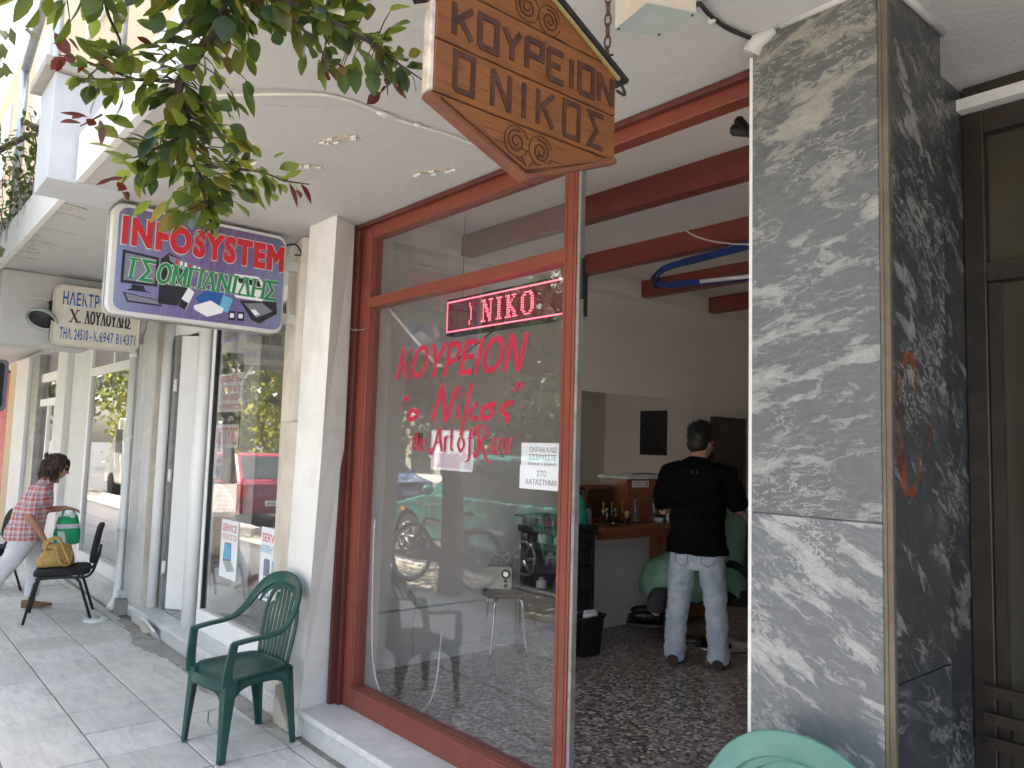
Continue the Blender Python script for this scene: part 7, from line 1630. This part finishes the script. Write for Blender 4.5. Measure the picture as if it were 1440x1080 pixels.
# ------------------------------------------------------------------ bicycle
def bicycle():
    t = thing('bicycle', 'dark bicycle leaning on the street tree, seen in the shop pane reflection', 'bicycle', (0, 0, 0))
    r = .335; wb = 1.06
    for x in (-wb / 2, wb / 2):
        m = MB(); m.tube([(x + r * math.cos(a), 0, r + .02 + r * math.sin(a)) for a in [k * math.pi / 20 for k in range(40)]], .022, 8, closed=True); wh = m.build('wheel', 'rubber', t)
        m = MB(); m.tube([(x + (r - .03) * math.cos(a), 0, r + .02 + (r - .03) * math.sin(a)) for a in [k * math.pi / 20 for k in range(40)]], .010, 6, closed=True)
        for k in range(18): a = k * math.pi / 9; m.cyl((x, (k % 2 - .5) * .04, r + .02), (x + (r - .03) * math.cos(a), 0, r + .02 + (r - .03) * math.sin(a)), .0016, n=4)
        m.cyl((x, -.04, r + .02), (x, .04, r + .02), .02, n=10); m.build('rim', 'galvanised', wh)
    bb = (.05, 0, .30); hd = (-.36, 0, .78); hdl = (-.39, 0, .66); se = (.20, 0, .76); rear = (wb / 2, 0, r + .02); fr = (-wb / 2, 0, r + .02)
    m = MB(); m.cyl(hd, (.185, 0, .72), .016); m.cyl(hdl, bb, .019); m.cyl(bb, se, .016)
    for s in (-.05, .05): m.cyl(bb, (rear[0], s, rear[2]), .010); m.cyl((.185, 0, .72), (rear[0], s, rear[2]), .009); m.tube([(hdl[0], s * .6, hdl[2]), (-.46, s, .5), (fr[0], s, fr[2])], .012, 8)
    m.cyl(hdl, hd, .021); m.build('frame', 'black_plastic', t)
    m = MB(); m.cyl(hd, (-.34, 0, .92), .014); m.tube(crom([(-.20, -.30, .93), (-.33, -.2, .97), (-.36, 0, .93), (-.33, .2, .97), (-.20, .30, .93)], 5), .013, 8); m.build('handlebar', 'chrome', t)
    m = MB(); m.cyl(se, (.225, 0, .84), .013); m.rings([[Vector((.22 + .14 * u, w * math.cos(a), .87 + .025 * math.sin(a))) for a in [k * math.pi / 5 for k in range(10)]] for u, w in ((-1, .02), (-.5, .03), (.2, .055), (.8, .085), (1, .07))]); m.build('saddle', 'black_plastic', t)
    m = MB(); m.tube([(bb[0] + .09 * math.cos(a), .05, bb[2] + .09 * math.sin(a)) for a in [k * math.pi / 10 for k in range(20)]], .008, 6, closed=True); m.cyl((bb[0], .07, bb[2]), (bb[0] - .12, .07, bb[2] - .12), .010); m.cyl((bb[0], -.07, bb[2]), (bb[0] + .12, -.07, bb[2] + .12), .010); m.cbox((bb[0] - .12, .12, bb[2] - .12), (.09, .09, .02)); m.cbox((bb[0] + .12, -.12, bb[2] + .12), (.09, .09, .02)); m.cyl((bb[0], -.07, bb[2]), (bb[0], .07, bb[2]), .02); m.build('crank', 'galvanised', t)
    m = MB(); m.tube([(wb / 2 + (r + .035) * math.cos(a), 0, r + .02 + (r + .035) * math.sin(a)) for a in [R(20 + 8 * k) for k in range(18)]], [(.02, .008)] * 18, 6, ref=(0, 1, 0)); m.build('mudguard', 'black_plastic', t)
    t.location = (-7.62, -.90, -.022); t.rotation_euler = (R(6), 0, R(-12))
bicycle()

# ------------------------------------------------------------------ parked cars
def car(label, mt, loc, rot, L=4.0, H=1.43, estate=False, plate='KZE 1679', W=1.68, sc=1.0, group='cars parked along the street'):
    t = thing('parked_car', label, 'car', (0, 0, 0), group)
    hl = L / 2; wr = .30; fx, rx = -hl + .78, hl - .72; zb = .22; belt = .88
    # x runs from the nose (-) to the tail (+)
    def archp(cx_): return [(cx_ - (wr + .06) * math.cos(a), .30 + (wr + .06) * math.sin(a)) for a in [k * math.pi / 10 for k in range(11)]]
    prof = [(-hl + .04, zb)] + archp(fx) + archp(rx) + [(hl - .05, zb + .02), (hl, .40), (hl - .01, .62), (hl - .07, belt + .02), (-hl + 1.22, belt + .03), (-hl + .55, belt - .12), (-hl + .10, .70), (-hl, .50)]
    prof = [(p[0], max(p[1], zb)) for p in prof]
    m = MB(); n = len(prof); rg = []
    for y, s in ((-W / 2, .965), (-W / 2 + .06, 1.0), (0, 1.012), (W / 2 - .06, 1.0), (W / 2, .965)):
        rg.append([Vector((p[0] * (s if abs(p[0]) > hl - .5 else 1), y, p[1] if p[1] < .75 else .75 + (p[1] - .75) * (s - .965 + .9) / .935)) for p in prof])
    m.rings(rg, False); bd = m.build('body', mt, t, bevel=.045, seg=3)
    xf0, xf1 = -hl + 1.10, -hl + 1.80; xr1, xr0 = (hl - .30, hl - .05) if estate else (hl - .85, hl - .12)
    bw, rw = W / 2 - .045, W / 2 - .26
    lo = [Vector(p) for p in ((xf0, -bw, belt), (xr0, -bw, belt), (xr0, bw, belt), (xf0, bw, belt))]; hi = [Vector(p) for p in ((xf1, -rw, H), (xr1, -rw, H), (xr1, rw, H), (xf1, rw, H))]
    m = MB(); m.rings([lo, [a.lerp(b, .9) for a, b in zip(lo, hi)], [a * 1.0 + Vector((0, 0, 0)) for a in hi]], False); m.build('cabin', mt, t, bevel=.07, seg=4)
    def pane(a, b, c, d, name='window'):
        ctr = (a + b + c + d) / 4; nn = (b - a).cross(d - a).normalized(); nn = nn if nn.dot(ctr - Vector((0, 0, .9))) > 0 else -nn
        q = [p + nn * .004 for p in (a, b, c, d)]; m = MB(); m.add([p for p in q] + [p + nn * .004 for p in q], [(0, 1, 2, 3), (4, 7, 6, 5), (0, 4, 5, 1), (1, 5, 6, 2), (2, 6, 7, 3), (3, 7, 4, 0)]); m.build(name, 'dark_glass', t)
    def on(i, j, f, g): return lo[i].lerp(lo[j], f).lerp(hi[i].lerp(hi[j], f), g)
    for i, j in ((0, 1), (3, 2)):
        for f0, f1 in ((.12, .46), (.50, .74), (.77, .94)): pane(on(i, j, f0, .10), on(i, j, f1, .10), on(i, j, f1 - .0, .88), on(i, j, f0 + (.06 if f0 < .2 else 0), .88))
    pane(on(0, 3, .06, .08), on(0, 3, .94, .08), on(0, 3, .92, .92), on(0, 3, .08, .92), 'windscreen'); pane(on(1, 2, .07, .15), on(1, 2, .93, .15), on(1, 2, .9, .88), on(1, 2, .1, .88), 'rear_window')
    for cx_ in (fx, rx):
        for s in (-1, 1):
            y = s * (W / 2 - .10)
            m = MB(); M = Matrix.Translation((cx_, y, .30)) @ Matrix.Rotation(R(90 * s), 4, 'X'); m.lathe([(.02, -.09), (.26, -.09), (.295, -.06), (.30, 0), (.295, .05), (.26, .08), (.20, .075), (.02, .06)], n=28, M=M @ Matrix.Scale(-1, 4, (0, 0, 1))); wh = m.build('wheel', 'rubber', t)
            m = MB(); M2 = Matrix.Translation((cx_, y + s * .086, .30)) @ Matrix.Rotation(R(90), 4, 'X'); m.tube([M2 @ Vector((.185 * math.cos(a), .185 * math.sin(a), 0)) for a in [k * math.pi / 14 for k in range(28)]], .014, 6, closed=True)
            for k in range(6): a = k * math.pi / 3; m.tube([M2 @ Vector((.03 * math.cos(a), .03 * math.sin(a), -s * .015)), M2 @ Vector((.18 * math.cos(a), .18 * math.sin(a), 0))], [.025, .018], 6)
            m.build('rim', 'galvanised', wh)
    for s in (-1, 1):
        m = MB(); m.prism(rrect(min(s * .52, s * .78), max(s * .52, s * .78), .56, .70, .03), 'x', -hl - .005, -hl + .12); m.build('headlight', 'bottle_clear', t); m = MB(); m.prism(rrect(min(s * .60, s * .80), max(s * .60, s * .80), .60, .84, .03), 'x', hl - .10, hl + .008); m.build('tail_light', 'lamp_red', t)
        m = MB(); m.box(-hl + .62, -hl + .72, min(s * (W / 2 - .01), s * (W / 2 + .008)), max(s * (W / 2 - .01), s * (W / 2 + .008)), .64, .69); m.build('indicator', 'lamp_amber', t)
        m = MB(); m.ell((-hl + 1.38, s * (W / 2 + .07), .96), (.05, .09, .07)); m.build('mirror', mt, t)
        m = MB(); m.box(-hl + 1.15, hl - 1.1, min(s * (W / 2 - .01), s * (W / 2 + .012)), max(s * (W / 2 - .01), s * (W / 2 + .012)), .52, .56); m.build('side_strip', 'black_plastic' if not estate else 'chrome', t)
    m = MB(); m.prism(rrect(-W / 2 + .03, W / 2 - .03, .28, .48, .04), 'x', -hl - .045, -hl + .1); m.prism(rrect(-W / 2 + .03, W / 2 - .03, .28, .46, .04), 'x', hl - .1, hl + .045); m.build('bumper', mt if not estate else 'black_plastic', t, bevel=.015)
    for x, sg in ((-hl - .047, -1), (hl + .047, 1)):
        m = MB(); m.box(min(x, x + sg * .006), max(x, x + sg * .006), -.26, .26, .42 if sg > 0 else .32, .53 if sg > 0 else .43); p = m.build('number_plate', 'paper', t); m = MB(); m.text(plate, (x + sg * .0065, -sg * .22, .445 if sg > 0 else .345), (0, sg, 0), Z_, .44, .06, .001, bold=.02); m.build('lettering', 'black_ink', p)
    m = MB(); m.prism(rrect(-.45, .45, .58, .68, .03), 'x', -hl - .004, -hl + .05); m.build('grille', 'black_plastic', t)
    m = MB(); m.tube([(hl - .2, -.1, belt + .05), (hl - .12, .25, belt + .12)], .008, 6); m.build('wiper', 'black_plastic', t)
    t.location = loc; t.rotation_euler = (0, 0, R(rot)); t.scale = (sc, sc, sc)
car('green estate car parked behind the bicycle, mirrored in the barber window', 'car_green', (-9.0, -3.15, -.118), 1, 4.0, 1.45, True, 'KZB 4207', sc=1.14)
car('red hatchback seen from behind, mirrored in the computer shop window', 'car_red', (-17.6, -2.35, -.118), -3, 4.0, 1.5, False, 'PZE 1679')
car('blue saloon across the road, mirrored in the barber window', 'car_blue', (-21.5, -8.3, -.118), 183, 4.2, 1.42, False, 'KZH 3351')
car('red small car across the road between the trees, mirrored under the notice', 'car_red', (-14.8, -8.6, -.118), 178, 3.7, 1.42, False, 'KZA 8840')
def van():
    t = thing('parked_van', 'cream box van parked beyond the red hatchback', 'van', (-24.5, -2.9, -.118)); x0, y = -27.0, -2.9; z = -.118
    m = MB(); m.prism([(x0, z + .35), (x0 + 4.9, z + .35), (x0 + 4.9, z + 2.3), (x0 + 1.3, z + 2.35), (x0 + .55, z + 1.35), (x0, z + 1.15)], 'y', y - .95, y + .95); m.build('body', 'van_white', t, bevel=.08, seg=3)
    m = MB(); m.box(x0 + 4.9, x0 + 4.91, y - .7, y + .7, z + 1.3, z + 2.0); m.build('rear_window', 'dark_glass', t); m = MB(); m.box(x0 + 1.2, x0 + 1.9, y + .95, y + .96, z + 1.3, z + 2.0); m.build('window', 'dark_glass', t)
    for cx_ in (x0 + .9, x0 + 3.9):
        for s in (-1, 1): m = MB(); m.cyl((cx_, y + s * .7, z + .34), (cx_, y + s * .97, z + .34), .34, n=24); m.build('wheel', 'rubber', t)
    for s in (-.78, .78): m = MB(); m.box(x0 + 4.9, x0 + 4.915, y + s - .08, y + s + .08, z + .8, z + 1.2); m.build('tail_light', 'lamp_red', t)
van()

# ------------------------------------------------------------------ houses across the road
def house(label, x0, x1, y, fl, mt, nb, seed):
    t = thing('apartment_house', label, 'building', ((x0 + x1) / 2, y, 0)); h = 3.0 * fl + .6; rr = random.Random(seed)
    m = MB(); m.box(x0, x1, y - 9, y, -.2, h); w_ = m.build('wall', mt, t); m = MB(); m.box(x0 - .2, x1 + .2, y - 9.2, y + .25, h + .002, h + .25); m.build('roof_edge', 'facade_white', t)
    bw = (x1 - x0) / nb
    for f in range(fl):
        z = .6 + 3.0 * f
        for k in range(nb):
            cx_ = x0 + bw * (k + .5)
            if f == 0:
                m = MB(); m.box(cx_ - bw * .38, cx_ + bw * .38, y + .002, y + .05, .05, 2.6); m.build('shop_window', 'dark_glass', t)
            else:
                m = MB(); m.box(cx_ - .6, cx_ + .6, y + .002, y + .06, z + .2, z + 2.1); wn = m.build('window', 'facade_white', t); m = MB(); m.box(cx_ - .52, cx_ + .52, y + .062, y + .07, z + .28, z + 2.02 - (.9 * (rr.random() < .4))); m.build('pane', 'dark_glass', wn)
        if f: m = MB(); m.box(x0 + .4, x1 - .4, y + .002, y + 1.1, z - .12, z); m.box(x0 + .4, x1 - .4, y + 1.04, y + 1.1, z, z + .9); m.build('balcony', 'facade_white', t)
    return t
house('ochre four storey house across the road', -34, -21, -22.5, 4, 'facade_ochre', 4, 1)
house('white four storey house across the road facing the barber shop', -20.6, -8, -22.8, 4, 'facade_white', 4, 2)
house('grey five storey house across the road at the near end', -7.6, 6, -22.2, 5, 'facade_grey', 4, 3)
house('pale three storey house far along the road', -50, -34.6, -22, 3, 'facade_white', 5, 4)
